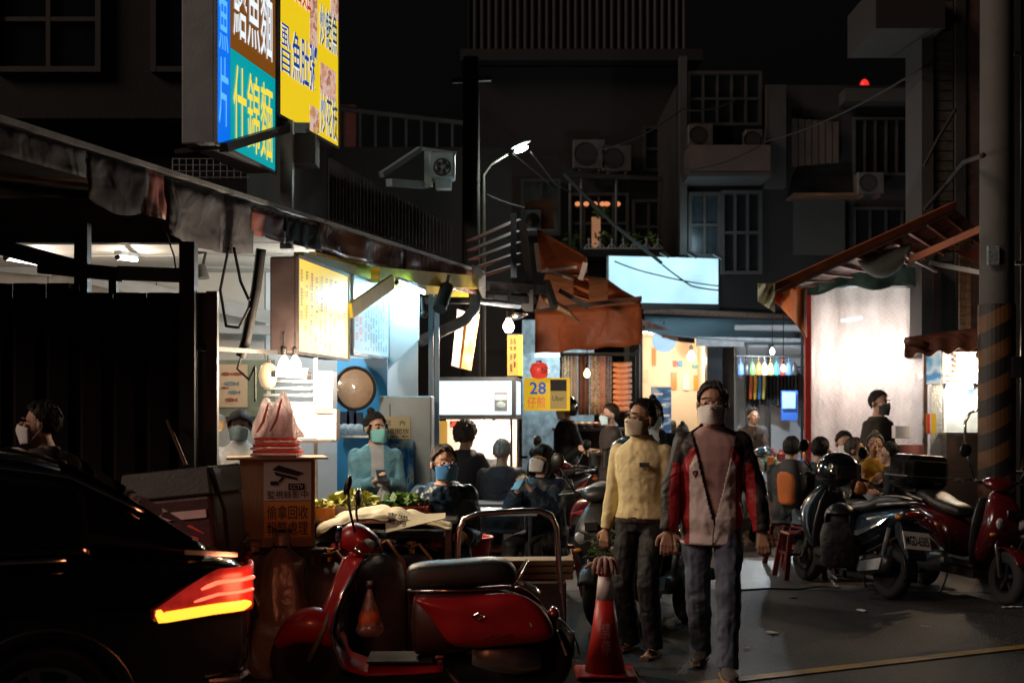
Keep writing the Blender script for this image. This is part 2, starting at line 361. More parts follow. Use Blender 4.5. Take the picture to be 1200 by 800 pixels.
def hand(mb, w, d, side, s, curl=.35, fing=True, pnorm=None):
    """hand at wrist w pointing along d; side = +1 left / -1 right; fingers curl towards pnorm (palm side)"""
    d = V(d).normalized(); pn = V(pnorm) if pnorm is not None else V((0,-1,0))
    pn = pn-d*pn.dot(d)
    if pn.length < 1e-4: pn = V((1,0,0))-d*d.x
    pn.normalize(); ac = d.cross(pn)*side          # across the palm towards the thumb
    L = .185*s
    for k in (-1, -.33, .33, 1):
        mb.tube([w-d*.01, w+d*(.03*s)+ac*(k*.014*s), w+d*(L*.48)+ac*(k*.031*s)], [.021*s, .018*s, .0135*s], 8)
    if not fing: 
        mb.tube([w+d*(L*.4), w+d*(L*.75)+pn*.03*s], [.03*s, .022*s], 8, flat=.6); return
    for k, ln in ((-1, .34), (-.33, .44), (.33, .47), (1, .42)):
        b = w+d*(L*.45)+ac*(k*.031*s); l = ln*L*1.12; p = b; dd = d.copy(); pts = [b]
        for q, fr in enumerate((.45, .32, .23)):
            ang = curl*(.7+.5*q); R = Matrix.Rotation(ang, 3, d.cross(pn)); dd = (R@dd); p = p+dd*(l*fr); pts.append(p.copy())
        mb.tube(pts, [.0115*s, .0105*s, .0098*s, .0085*s], 7)
    t0 = w+d*(.02*s)+ac*(.022*s); t1 = t0+(d*.5+ac*.75+pn*.25).normalized()*(.04*s); t2 = t1+(d*.85+ac*.25+pn*.45).normalized()*(.034*s); t3 = t2+(d*.9+pn*.5).normalized()*(.026*s)
    mb.tube([t0, t1, t2, t3], [.017*s, .0135*s, .0115*s, .009*s], 7)
def person(name_label, pos, face, H=1.68, pelvis=None, lean=0, side_lean=0, twist=0, head=(0,0), hands=None, elbows=None, feet=None, knees=None,
           top=None, sleeve=1.0, top_inf=.022, top_len=.0, trousers=None, trouser_inf=.02, shoes=None, hair=HAIRB, style='short', mask=None, skin=SKIN, vox=.011,
           folds=.014, colour=None, cut=None, undershirt=None, curl=.4, legs=True, wide=1.0, collar=None, neck_show=True, palm=(0,1,0), glasses=False, legskin=False, shoe_kind='shoe', group=None, category='person', nameobj='person', headz=0.0):
    """figure standing at pos (x, y, ground z); face = degrees, 0 looks to -Y (the camera), positive turns to its left (+X)"""
    s = H/1.70
    root = thing(nameobj, name_label, category, pos, RAD(face), group)
    pz = (pelvis if pelvis is not None else .92*s)
    pel = V((0, 0, pz)); ln = RAD(lean); sl = RAD(side_lean)
    sd = V((sin(sl), -sin(ln), cos(ln))).normalized()         # spine direction
    tw = RAD(twist); lat = V((cos(tw), sin(tw), 0)); lat = (lat-sd*lat.dot(sd)).normalized(); fw = sd.cross(lat)  # fw: backwards (+Y)
    def sp(t, b=0): return pel+sd*(t*s)+fw*(b*s)
    chest = sp(.36); neck = sp(.545, .0); 
    shL = sp(.448)+lat*(.166*s*wide); shR = sp(.448)-lat*(.166*s*wide)
    hd = (sd*.6+V((0,0,1))*.6).normalized(); hc = neck+hd*((.128+headz)*s)+V((0,-.018*s,0)); 
    hips = [pel+V((.092*s, 0, -.03*s)), pel+V((-.092*s, 0, -.03*s))]
    hands = hands or {}; elbows = elbows or {}; feet = feet or {}; knees = knees or {}
    hl = V(hands.get('L', (.235*s, -.03*s, pz-.10*s))); hr = V(hands.get('R', (-.235*s, -.03*s, pz-.10*s)))
    eL, hl = ik(shL, hl, .285*s, .26*s, elbows.get('L', (.35, 1, -.2))); eR, hr = ik(shR, hr, .285*s, .26*s, elbows.get('R', (-.35, 1, -.2)))
    fl = V(feet.get('L', (.11*s, 0, .075*s))); fr = V(feet.get('R', (-.11*s, 0, .075*s)))
    kL, fl = ik(hips[0], fl, .43*s, .42*s, knees.get('L', (.06, -1, 0))); kR, fr = ik(hips[1], fr, .43*s, .42*s, knees.get('R', (-.06, -1, 0)))
    prof = [(-.09,.13,.10),(0,.158,.112),(.10,.143,.10),(.22,.148,.105),(.34,.166,.115),(.43,.176,.106),(.475,.15,.092),(.51,.105,.078),(.54,.066,.066)]
    def torso(mb, inf, z0=-.09, z1=.54, flare=0):
        pr = [q for q in prof if z0 <= q[0] <= z1]
        rg = []
        if z0 < -.09: pr = [(z0, .16, .118)]+pr
        for t, rx, ry in pr: rg.append(ringp(sp(t), lat, fw, rx*s*(wide*.5+.5)+inf+(flare if t < .05 else 0), ry*s+inf*1.1+(flare if t < .05 else 0), 18, 2.3))
        mb.rings(rg)
    # ---- body
    b = MB(); torso(b, 0)
    b.tube([sp(.49, .005), neck+hd*.02*s, hc-hd*.04*s], [.075*s, .056*s, .054*s], 12)
    Rh = Matrix.Rotation(RAD(head[0]), 3, 'Z') @ Matrix.Rotation(RAD(-head[1]), 3, 'X')
    if lean: Rh = Matrix.Rotation(RAD(head[0]), 3, 'Z') @ Matrix.Rotation(RAD(-(lean*.25+head[1])), 3, 'X')
    Rh = Rh
    def hp(x, y, z): return hc+Rh@(V((x, y, z))*(s*1.16))
    b.ell(hp(0, .012, .028), (.075*s, .093*s, .092*s), R=Rh); b.ell(hp(0, -.026, -.035), (.061*s, .066*s, .082*s), R=Rh); b.ell(hp(0, -.045, -.078), (.036*s, .036*s, .032*s), R=Rh)
    b.tube([hp(0,-.088,.012), hp(0,-.104,-.018), hp(0,-.112,-.034)], [.009*s, .012*s, .015*s], 8)
    b.ell(hp(.014,-.098,-.038), (.011*s,.012*s,.009*s), 8, 5); b.ell(hp(-.014,-.098,-.038), (.011*s,.012*s,.009*s), 8, 5)
    b.tube([hp(-.052,-.068,.026), hp(-.02,-.086,.03), hp(.02,-.086,.03), hp(.052,-.068,.026)], .0075*s, 8)
    b.ell(hp(.045,-.062,-.012), (.02*s,.02*s,.018*s), 8, 5); b.ell(hp(-.045,-.062,-.012), (.02*s,.02*s,.018*s), 8, 5)
    b.tube([hp(-.022,-.086,-.062), hp(0,-.093,-.06), hp(.022,-.086,-.062)], .0085*s, 8)
    for q in (-1, 1): b.ell(hp(q*.077, .012, -.004), (.010*s, .02*s, .032*s), 8, 6, R=Rh)
    for sh, el, h, q in ((shL, eL, hl, 1), (shR, eR, hr, -1)):
        limb(b, sh, el, h, .048*s, .038*s, .027*s)
        hand(b, h, (h-el).normalized(), q, s, curl, True, palm)
    if legskin:
        for hip, k, f in ((hips[0], kL, fl), (hips[1], kR, fr)):
            limb(b, hip, k, f, .08*s, .055*s, .036*s)
            fd = V((.12*(1 if f is fl else -1), -1, 0)).normalized(); g = f+V((0,0,-.045*s))
            b.tube([f+V((0,.02*s,-.02*s)), g+fd*.06*s, g+fd*.16*s+V((0,0,-.005))], [.036*s,.036*s,.022*s], 10, flat=.8)
            for q in range(5): b.ell(g+fd*(.185*s-.012*abs(q-1)*s)+V(((q-2)*.016*s, 0, -.008)), (.009*s,.016*s,.01*s), 6, 5)
    remeshed(b, 'body', skin, root, vox*.82 if vox > .007 else vox, 3)
    # ---- face
    for q in (-1, 1):
        e = MB(); e.ell(hp(q*.031, -.078, .004), (.0145*s, .009*s, .0075*s), 8, 6, R=Rh, mi=0); e.ell(hp(q*.031, -.0835, .004), (.0075*s, .006*s, .0072*s), 8, 6, R=Rh, mi=1)
        e.build('eye', [EYEW, EYE], root, smooth=True)
        e = MB(); e.tube([hp(q*.014,-.092,.026), hp(q*.032,-.090,.032), hp(q*.054,-.074,.026)], [.0022*s,.0032*s,.0016*s], 6); e.build('eyebrow', hair if hair is not HAIRG else HAIRS, root)
    # ---- hair
    if style:
        hb = MB(); hm = hair
        fz = {'short': .099, 'crop': .102, 'bun': .085, 'long': .075, 'curly': .05, 'cap': .05, 'fringe': .03, 'helmet': .04}[style]
        bz = {'short': -.06, 'crop': -.045, 'bun': -.05, 'long': -.07, 'curly': -.085, 'cap': .0, 'fringe': -.07, 'helmet': -.075}[style]
        puff = {'curly': .022, 'long': .006, 'fringe': .008, 'helmet': .045, 'cap': .012, 'crop': -.001}.get(style, .0015)
        nu, nv = (64, 34) if vox < .012 else (40, 22)
        def hv(i, j):
            a = 2*pi*i/nu; t = pi*j/nv*.74
            y = -cos(a); x = sin(a)                           # a = 0: front
            r = V((x*sin(t), y*sin(t), cos(t)))
            nz = mnoise.noise(V((x*6, y*6, t*2+pos[0]*3)))*.003+mnoise.noise(V((x*26, y*26, t*4)))*.0015
            if style == 'curly': nz = mnoise.noise(r*7)*.016+mnoise.noise(r*18)*.007
            if style in ('helmet', 'cap'): nz = 0
            return hp(r.x*(.0785+puff+nz), .014+r.y*(.0965+puff+nz), .031+r.z*(.0955+puff+nz))
        def keep(i, j):
            a = 2*pi*(i+.5)/nu; t = pi*(j+.5)/nv*.74; fr_ = (1+cos(a))/2
            z = .032+cos(t)*.0985; jag = mnoise.noise(V((cos(a)*8, sin(a)*8, pos[1])))*.012 if style not in ('helmet', 'cap') else 0
            side = 1-abs(cos(a)); 
            lim = fz*max(0, cos(a))**.55+bz*max(0, -cos(a))**.5+(-.005 if style != 'long' else -.08)*side
            return z > lim+jag
        idx = {}; fs = []; vs = []
        def gi(i, j):
            k = (i % nu, j) if j > 0 else (0, 0)
            if k not in idx: idx[k] = len(vs); vs.append(hv(k[0], j))
            return idx[k]
        for i in range(nu):
            for j in range(nv):
                if keep(i, j):
                    q = [gi(i, j), gi(i+1, j), gi(i+1, j+1), gi(i, j+1)]; q2 = []
                    for z in q:
                        if z not in q2: q2.append(z)
                    if len(q2) > 2: fs.append(q2)
        hb.add(vs, fs)
        nm = 'helmet' if style == 'helmet' else ('cap' if style == 'cap' else 'hair')
        if nm == 'hair' and style != 'curly':
            rh = random.Random(int(abs(pos[0])*100)); hs_ = MB()
            for _ in range(240):
                i = rh.randrange(nu); j = rh.randrange(1, nv)
                if not keep(i, j): continue
                p0_ = hv(i, j); d0 = (p0_-hp(0, .014, .032)).normalized(); j2 = min(nv, j+3); p1_ = hv(i, j2); fl_ = (p1_-p0_).normalized()
                hs_.tube([p0_-d0*.004, p0_+d0*.002*s+fl_*.012*s, p0_+d0*.001*s+fl_*.034*s], [.003*s, .0034*s, .0008*s], 4)
            if hs_.v: tag(hs_.build('hair_wisps', hm, root), kind='stuff')
        ho = hb.build(nm, hm, root, smooth=True); md = ho.modifiers.new('solid', 'SOLIDIFY'); md.thickness = .016*s; md.offset = -1
        if style == 'bun':
            q = MB(); q.ell(hp(.0, .06, .135), (.036*s,.034*s,.034*s)); q.tube([hp(.07,-.04,.03), hp(.082,-.03,-.03), hp(.075,-.035,-.085)], [.012*s,.009*s,.003*s], 6); q.tube([hp(-.07,-.04,.03), hp(-.082,-.03,-.03), hp(-.075,-.035,-.085)], [.012*s,.009*s,.003*s], 6); q.build('hair_bun', hm, root, smooth=True)
        if style in ('long', 'fringe'):
            q = MB()
            for k in range(26):
                a = -1.9+3.8*k/25; x = sin(a)*.088; y = cos(a)*.098+.014
                dz = -.20 if style == 'long' else -.12
                w_ = random.uniform(-.012, .012)
                q.tube([hp(x*.93, y, .045), hp(x*1.06, y*1.04, -.04), hp(x*1.05+w_, y*1.0, -.11), hp(x*.98+w_, y*.92-.01, dz+random.uniform(-.02, .02))], [.014*s,.019*s,.017*s,.006*s], 6)
            if style == 'fringe':
                for k in range(11):
                    x = -.06+.012*k; q.tube([hp(x*.9, -.078+abs(x)*.2, .085), hp(x, -.102+abs(x)*.4, .05), hp(x*1.02, -.1+abs(x)*.4, .022)], [.009*s,.009*s,.003*s], 5)
            q.build('hair_strands', hm, root, smooth=True)
    if glasses:
        g = MB()
        for q in (-1, 1): g.tube([hp(q*.033+.025*cos(2*pi*k/14), -.103, .002+.019*sin(2*pi*k/14)) for k in range(14)], .0024*s, 5, closed=True); g.tube([hp(q*.058,-.10,.006), hp(q*.078,.0,.01)], .002*s, 5)
        g.tube([hp(-.008,-.104,.004), hp(.008,-.104,.004)], .002*s, 5); g.build('glasses', EYE, root)
    if mask:
        k = MB()
        def mf(u, v):
            a = (u-.5)*2*1.12; z = -.018-.090*v+.016*(1-abs(u-.5)*2)*(1-v)
            bul = 1+.0*v; nb = max(0, 1-abs(a)/.5)*.018*max(0, 1-abs(v-.3)/.6)
            rx = .0815-.013*v; ry = .104-.010*v*v
            return hp(sin(a)*rx, .004-cos(a)*(ry+nb)+.0, z+(0.012*v*abs(a)/1.2)+.0016*sin(v*22))
        k.grid(mf, 18, 12); mo = k.build('mask', mask, root, smooth=True, recalc=False); md = mo.modifiers.new('solid', 'SOLIDIFY'); md.thickness = .003; md.offset = 0
        for q in (-1, 1):
            k = MB(); k.tube([hp(q*.068,-.028,.0), hp(q*.078,.0,.018), hp(q*.082,.024,.012), hp(q*.082,.026,-.012), hp(q*.075,.0,-.045), hp(q*.056,-.03,-.085)], .0016*s, 5)
            k.build('ear_loop', mask, root)
    # ---- clothes
    if undershirt:
        u = MB(); torso(u, .010); remeshed(u, 'undershirt', undershirt, root, vox, 3, folds*.5)
    if top:
        t = MB(); torso(t, top_inf*.85, -.12-top_len, .55, .008)
        for sh, el, h in ((shL, eL, hl), (shR, eR, hr)):
            t.ell(sh+sd*(-.005*s), (.052*s+top_inf*.6,)*3)
            if sleeve > .6: limb(t, sh, el, h, .050*s, .044*s, .034*s, top_inf*.62, sleeve)
            else: t.tube([sh, sh.lerp(el, .5), sh.lerp(el, .9)], [.06*s+top_inf*.8, .058*s+top_inf*.9, .056*s+top_inf], 12)
        if collar: t.tube([sp(.51, .0), neck+hd*.022*s], [.092*s, .074*s], 14)
        remeshed(t, top[0], top[1], root, vox, 5, folds, folds*.35 if vox < .009 else 0, colour, cut, .006 if cut else 0)
    if trousers and legs:
        t = MB(); torso(t, .012, -.09, .09)
        for hip, k, f in ((hips[0], kL, fl), (hips[1], kR, fr)):
            t.ell(hip, (.088*s,.1*s,.1*s))
            pts = [hip, hip.lerp(k, .4), hip.lerp(k, .8), k, k.lerp(f, .35), k.lerp(f, .75), f+V((0,0,-.02*s))]
            t.tube(pts, [.086*s+trouser_inf*.5, .078*s+trouser_inf*.7, .063*s+trouser_inf*.9, .058*s+trouser_inf, .058*s+trouser_inf, .052*s+trouser_inf*.9, .050*s+trouser_inf*1.1], 12)
        remeshed(t, 'trousers', trousers, root, vox, 4, folds*1.2, folds*.4 if vox < .009 else 0)
    if shoes and legs:
        for f, q in ((fl, 1), (fr, -1)):
            sh = MB(); fd = V((.15*q, -1, 0)).normalized(); g = V((f.x, f.y, f.z-.075*s))
            if shoe_kind == 'shoe':
                sx = fd.cross(V((0,0,1)))
                rg = []
                for u_, w_, h_ in ((-.075,.022,.05),(-.06,.036,.078),(0,.041,.085),(.07,.045,.062),(.14,.048,.045),(.175,.036,.038),(.192,.014,.022)):
                    c = g+fd*(u_*s)+V((0,0,h_*.5*s+.012)); rg.append(ringp(c, sx, V((0,0,1)), w_*s, h_*.5*s, 12, 2.6))
                sh.rings(rg, 0)
                so = [g+fd*(u_*s)+sx*(w_*s*1.06)+V((0,0,.001)) for u_, w_ in ((-.08,.02),(-.06,.038),(0,.04),(.08,.047),(.15,.046),(.19,.02))]
                so += [g+fd*(u_*s)-sx*(w_*s*1.06)+V((0,0,.001)) for u_, w_ in ((.19,.02),(.15,.046),(.08,.047),(0,.04),(-.06,.038),(-.08,.02))]
                sh.prism(so, (0,0,.022*s), 1)
                sh.build('shoe', shoes, root, smooth=35)
            else:
                sx = fd.cross(V((0,0,1)))
                so = [g+fd*(u_*s)+sx*(w_*s)+V((0,0,.001)) for u_, w_ in ((-.07,.025),(-.03,.038),(.08,.046),(.17,.046),(.215,.025))]+[g+fd*(u_*s)-sx*(w_*s)+V((0,0,.001)) for u_, w_ in ((.215,.025),(.17,.046),(.08,.046),(-.03,.038),(-.07,.025))]
                sh.prism(so, (0,0,.02)); sh.tube([g+fd*.15*s+V((0,0,.02)), g+fd*.12*s+V((0,0,.065*s)), g+fd*.06*s+sx*.042*s+V((0,0,.02))], .007, 6); sh.tube([g+fd*.15*s+V((0,0,.02)), g+fd*.12*s+V((0,0,.065*s)), g+fd*.06*s-sx*.042*s+V((0,0,.02))], .007, 6)
                sh.build('sandal', shoes[0], root, smooth=35)
    info = dict(root=root, hl=hl, hr=hr, sp=sp, hp=hp, s=s, lat=lat, fw=fw, eL=eL, eR=eR, shL=shL, shR=shR, sd=sd, hc=hc, pel=pel, kL=kL, kR=kR)
    return info

# ------------------------------------------------------------------ shared materials
ASPH = M('asphalt', (.036,.036,.038), .62, var=1.0, scale=34, bump=1.0, bscale=60, dirt=.75, dirtc=(.014,.014,.015))
ALLEY = M('alley_concrete', (.13,.125,.128), .42, var=.45, scale=6, bump=.8, bscale=45, dirt=.6, dirtc=(.05,.05,.052))
BLACKM = M('black_steel', (.012,.012,.013), .5, var=.3, bump=.1); DARKW = M('dark_wood', (.03,.022,.017), .7, var=.4, bump=.3)
CHROME = M('chrome', (.62,.62,.63), .18, 1, var=.1, bump=.02); STEEL = M('brushed_steel', (.45,.46,.47), .35, 1, var=.2, bump=.05, stretch=(1,1,12))
GALV = M('galvanised', (.30,.31,.32), .5, .6, var=.3, dirt=.4); RUST = M('rusty_steel', (.12,.055,.03), .8, .2, var=.5, dirt=.5)
CREAM = M('cream_panel', (.52,.47,.41), .55, var=.12, scale=2, bump=.05, dirt=.25, dirtc=(.2,.17,.13)); WHITEP = M('white_and_lit_panel', (.66,.68,.70), .5, var=.1, scale=2, bump=.03, dirt=.2, dirtc=(.3,.3,.3))
DARKP = M('dark_paint', (.018,.017,.018), .6, var=.4, scale=3, bump=.2); YEL = M('yellow_steel', (.55,.42,.02), .45, var=.2, dirt=.35, dirtc=(.12,.08,.01))
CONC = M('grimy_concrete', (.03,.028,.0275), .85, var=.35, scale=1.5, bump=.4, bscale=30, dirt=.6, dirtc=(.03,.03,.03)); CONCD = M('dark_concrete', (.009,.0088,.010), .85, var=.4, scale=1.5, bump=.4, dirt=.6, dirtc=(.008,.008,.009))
RUBBER = M('rubber', (.012,.012,.012), .8, var=.2, bump=.2); BLKPL = M('black_plastic', (.015,.015,.016), .35, var=.2, bump=.05); GREYPL = M('grey_plastic', (.11,.12,.13), .45, var=.2, bump=.05)
CARD = M('cardboard', (.36,.25,.155), .85, var=.15, scale=8, bump=.2, bscale=70, stretch=(1,1,.2)); WHITEPL = M('white_plastic', (.72,.72,.72), .35, var=.06, bump=.02); REDPL = M('red_plastic', (.50,.03,.02), .35, var=.15, bump=.04); PINKPL = M('beige_plastic', (.62,.44,.34), .4, var=.12, bump=.04); DKRED = M('dark_red_plastic', (.16,.025,.022), .4, var=.2, bump=.05)
WOOD = M('pale_wood', (.34,.22,.11), .65, var=.3, scale=4, bump=.2, stretch=(1,8,8)); PAPERY = M('cream_paper', (.66,.60,.42), .75, var=.2, bump=.25, bscale=25)
WHITEPAPER = M('white_paper', (.75,.75,.74), .7, var=.06, bump=.05); INK = M('black_ink', (.012,.012,.012), .7, var=0, bump=0); REDINK = M('red_ink', (.55,.03,.02), .6, var=0, bump=0); BLUEINK = M('blue_ink', (.02,.10,.45), .6, var=0, bump=0)
WINGL = GLASS('window_glass', (.7,.75,.8), .2); CLEAR = GLASS('clear_glass', (.93,.96,.97), .1)
ORNGT = M('orange_tarp', (.36,.085,.022), .55, fold=.9, fscale=3.5, var=.35, scale=3, bump=.35, bscale=14, dirt=.45, dirtc=(.10,.03,.012)); GREENT = M('green_tarp', (.025,.06,.05), .5, fold=.9, fscale=5, var=.3, scale=3, bump=.4, bscale=12); BROWNT = M('brown_tarp', (.14,.05,.03), .45, fold=1.0, fscale=6, var=.3, scale=4, bump=.5, bscale=18, dirt=.4)
LEAF = M('leaf_green', (.10,.20,.03), .5, var=.5, scale=20, bump=.1); LEAFY = M('leaf_yellow', (.42,.42,.07), .5, var=.4, scale=20, bump=.1)
BULBW = E('bulb_warm', (1,.78,.5), 16); BULBC = E('tube_cool', (.80,.95,1), 7); BULBO = E('bulb_orange', (1,.55,.22), 9)

# ------------------------------------------------------------------ ground
g = MB(); g.grid(lambda u, v: V((-250+500*u, -60+560*v, 0)), 2, 2); struct(g.build('road', ASPH))
g = MB()
g.add([(-3.2,11.6,.004),(0.2,11.3,.004),(2.1,11.42,.004),(4.2,11.2,.004),(9,11.5,.004),(9,40,.004),(-3.2,40,.004)], [(0,1,2,3,4,5,6)]); struct(g.build('alley_pavement', ALLEY))
g = MB(); a = W(672,640,13.5); g.box((.95, 16.6, .006), (1.2, 5.6, .006)); 
struct(g.build('tiled_path', M('pink_tiles', (.30,.14,.11), .4, var=.3, scale=3, bump=.2)))
g = MB(); a, b = G(870, 796), G(1200, 758); d = (b-a).normalized(); p = V((-d.y, d.x, 0))*.055; z = V((0,0,.008)); a2 = a-d*6; b2 = b+d*9
g.add([a2-p+z, b2-p+z, b2+p+z, a2+p+z], [(0,1,2,3)]); struct(g.build('road_line', M('worn_yellow_paint', (.36,.22,.03), .6, var=.3, scale=6, bump=.3, dirt=.9, dirtc=(.06,.05,.045))))
g = MB(); pts = [G(868,692), G(900,690), G(935,691), G(960,688), G(985,690)]
g.tube([p+V((0,0,.004)) for p in pts], .012, 6); g.build('road_crack', M('crack_tar', (.008,.008,.008), .9, var=0)); struct(bpy.data.objects['road_crack'])

# ------------------------------------------------------------------ food stall on the left
EA, EB, EZ = V((-2.62,6.56,0)), V((-.45,13.5,0)), 3.0
EU = (EB-EA).normalized(); EN = V((-EU.y, EU.x, 0))          # EN points into the stall
def eave(px, z=EZ, back=0.0):
    k = (px-HORX)/F; s = (k*EA.y-EA.x)/((EB.x-EA.x)-(EB.y-EA.y)*k); p = EA+(EB-EA)*s
    return V((p.x, p.y, z))+EN*back
st = thing('food_stall', 'open-fronted food stall with a long dark tin canopy beside the street', 'stall', (-2.6, 10.5, 0))
def P_(name, mb, mat, **k): return mb.build(name, mat, st, world=True, **k)
# back wall boards, each its own panel
x = -6.4; k = 0
while x < -.95:
    w = min(1.02, -.88-x); m = MB(); m.box((x+w/2, 12.05, 1.45), (w-.012, .05, 2.9)); P_('wall_panel', m, CREAM if x < -2.5 else WHITEP); x += 1.02  # right-hand boards: tube light on the cream wall painted in as white
m = MB(); m.box((-6.42, 10.4, 1.45), (.05, 3.3, 2.9)); P_('side_wall', m, CREAM)
for i in range(7):                                           # ceiling boards
    m = MB(); xr = EA.x+(9.0+.43*i-EA.y)*.3127-.06; m.box(((xr-6.4)/2, 9.0+.43*i+.21, 2.9+.004*(i % 2)), (xr+6.4, .42, .03)); P_('ceiling_board', m, CREAM)
m = MB(); m.box((-4.3, 8.72, 2.88), (4.6, .10, .30)); P_('lintel', m, DARKP)
# roof sheets over the canopy (pieces along the eave), then the tin upstand
pxs = [-120,-60,0,45,90,135,175,212,245,275,302,328,352,375,397,418,438,457,475,492,508,523,537,551]
for i in range(len(pxs)-1):
    a, b = eave(pxs[i], EZ+.03), eave(pxs[i+1], EZ+.03); m = MB(); n = 6
    def fn(u, v, a=a, b=b): 
        p = a.lerp(b, u)+EN*(v*3.4)+V((0,0,.42*v+.018*cos(u*2*pi*3))); return p
    m.grid(fn, 12, 2); P_('roof_sheet', m, RUST if i % 5 == 2 else DARKP, solid=.012)
def edge_strip(px0, px1, z0, z1, mat, name, wave=.02, back=0.0, n=14, sag=0.0, rag=0.0, seed=0):
    m = MB()
    def fn(u, v):
        p = eave(px0+(px1-px0)*u, EZ+z0+(z1-z0)*v, back); w = wave*mnoise.noise(V((u*5+seed, v*2, seed)))
        p += -EN*(.03+w); p.z -= sag*sin(pi*u)*(1-v)+ (rag*abs(mnoise.noise(V((u*9, seed, 1)))) if v < .01 else 0); return p
    m.grid(fn, n, 5); return P_(name, m, mat, smooth=True, solid=.006)
GREYT = M('grey_tarp', (.07,.07,.08), .85, spec=.2, fold=1.0, fscale=5, var=.3, scale=4, bump=.5, bscale=14, dirt=.6, dirtc=(.04,.035,.035)); PINKT = M('faded_red_tarp', (.22,.07,.06), .55, var=.3, scale=5, bump=.4, bscale=14, dirt=.5)
SHINY = M('brown_film', (.13,.06,.045), .22, var=.35, scale=4, bump=.6, bscale=22, stretch=(1,1,.25), dirt=.3)
edge_strip(-60, 95, -.10, .05, GREYT, 'fascia_cloth', seed=1); edge_strip(97, 168, -.20, .05, GREYT, 'fascia_cloth', sag=.06, seed=2); edge_strip(165, 190, -.22, .06, PINKT, 'fascia_cloth', seed=3)
edge_strip(188, 292, -.30, .05, GREYT, 'fascia_cloth', sag=.05, seed=4, wave=.05); edge_strip(290, 330, -.17, .02, PINKT, 'fascia_cloth', seed=5); edge_strip(328, 372, -.16, .03, GREYT, 'fascia_cloth', seed=6)
edge_strip(366, 470, -.17, .09, SHINY, 'fascia_film', wave=.04, seed=7, n=24); edge_strip(468, 556, -.19, .09, SHINY, 'fascia_film', wave=.04, seed=8, n=20)
m = MB(); m.bar(eave(-60, EZ+.08, -.02), eave(556, EZ+.08, -.02), .06, .03); P_('eave_pipe', m, GALV)
for i in range(7):                                           # upright tin sheets above the canopy edge
    a = 415+ (552-415)*i/7; b = 415+(552-415)*(i+1)/7; m = MB()
    def fn(u, v, a=a, b=b, i=i):
        p = eave(a+(b-a)*u, 0, .22+.012*cos(u*2*pi*5)); top = 3.72-.16*(i+u)/7; bot = 3.2+.06*abs(mnoise.noise(V((u*7+i*3, 2, 0))))
        p.z = bot+(top-bot)*v; return p
    m.grid(fn, 40, 1); P_('tin_sheet', m, M('grey_tin', (.10,.11,.125), .5, .3, var=.35, scale=3, bump=.1, dirt=.4), solid=.004)
# yellow steel under the canopy edge
m = MB(); m.bar(eave(380, 2.80, .10), eave(556, 2.80, .10), .07, .12); P_('edge_beam', m, YEL)
m = MB(); m.bar(W(440,322,10.9), W(556,331,13.3), .09, .13); P_('cross_beam', m, YEL)
m = MB(); m.bar(W(350,303,9.6), W(412,318,10.6), .08, .10); P_('cross_beam', m, YEL)
m = MB(); m.bar(W(411,364,10.0), W(460,330,10.9), .03, .12); P_('brace', m, YEL)
for i in range(6):                                           # canopy soffit slats between edge and wall
    px = 400+26*i; a = eave(px, 2.9, .2); m = MB(); m.box((a.x-.75, a.y+.2, 2.93), (1.5, .62, .02), rz=math.atan2(EU.y, EU.x)-pi/2); P_('soffit_sheet', m, GALV)
# posts, beams, truss
for px, Y, py0, py1, w in ((221, 8.0, 284, 900, .095), (97, 8.3, 262, 350, .085), (133, 8.3, 328, 345, .05)):
    z1 = Z_(py0, Y); z0 = max(0, Z_(py1, Y)); m = MB(); m.box((X_(px, Y), Y, (z0+z1)/2), (w, w, z1-z0)); P_('post', m, BLACKM)
for a, b, w in ((W(-20,284,8.2), W(100,316,8.3), .10), (W(45,312,8.25), W(145,322,8.3), .09), (W(140,320,8.3), W(222,323,8.05), .09), (W(235,408,8.1), W(322,413,8.9), .03)):
    m = MB(); m.bar(a, b, .05, w); P_('beam', m, BLACKM)
TRUSS = M('pale_grey_steel', (.34,.34,.34), .5, .1, var=.15, bump=.05)
m = MB(); m.bar(W(90,322,11.7), W(322,373,11.7), .06, .12); P_('rafter', m, TRUSS)
m = MB(); m.bar(W(232,384,11.75), W(322,387,11.75), .06, .085); P_('rafter', m, TRUSS)
m = MB(); m.bar(W(-10,312,11.6), W(60,318,11.6), .06, .09); P_('rafter', m, TRUSS)
# dark metal hoarding in front (panels)
for i in range(9):
    x0 = -3.85+.215*i; m = MB()
    m.prism([(x0,8.22,.05),(x0+.03,8.19,.05),(x0+.15,8.19,.05),(x0+.18,8.22,.05),(x0+.21,8.22,.05),(x0+.21,8.23,.05),(x0,8.23,.05)], (0,0,2.30 if x0 > -2.9 else 2.36)); P_('hoarding_panel', m, M('hoarding_black_red', (.010,.006,.006), .85, spec=.2, var=.4, scale=2, bump=.1))
m = MB(); m.box((-2.9, 8.25, 1.18), (1.95, .02, 2.28)); P_('light_stop_sheet', m, BLACKM); m = MB(); m.box((-1.9, 8.12, 1.2), (.07, .05, 2.3)); P_('hoarding_stile', m, GREYPL)  # sheet behind the panels is added to block light through their gaps
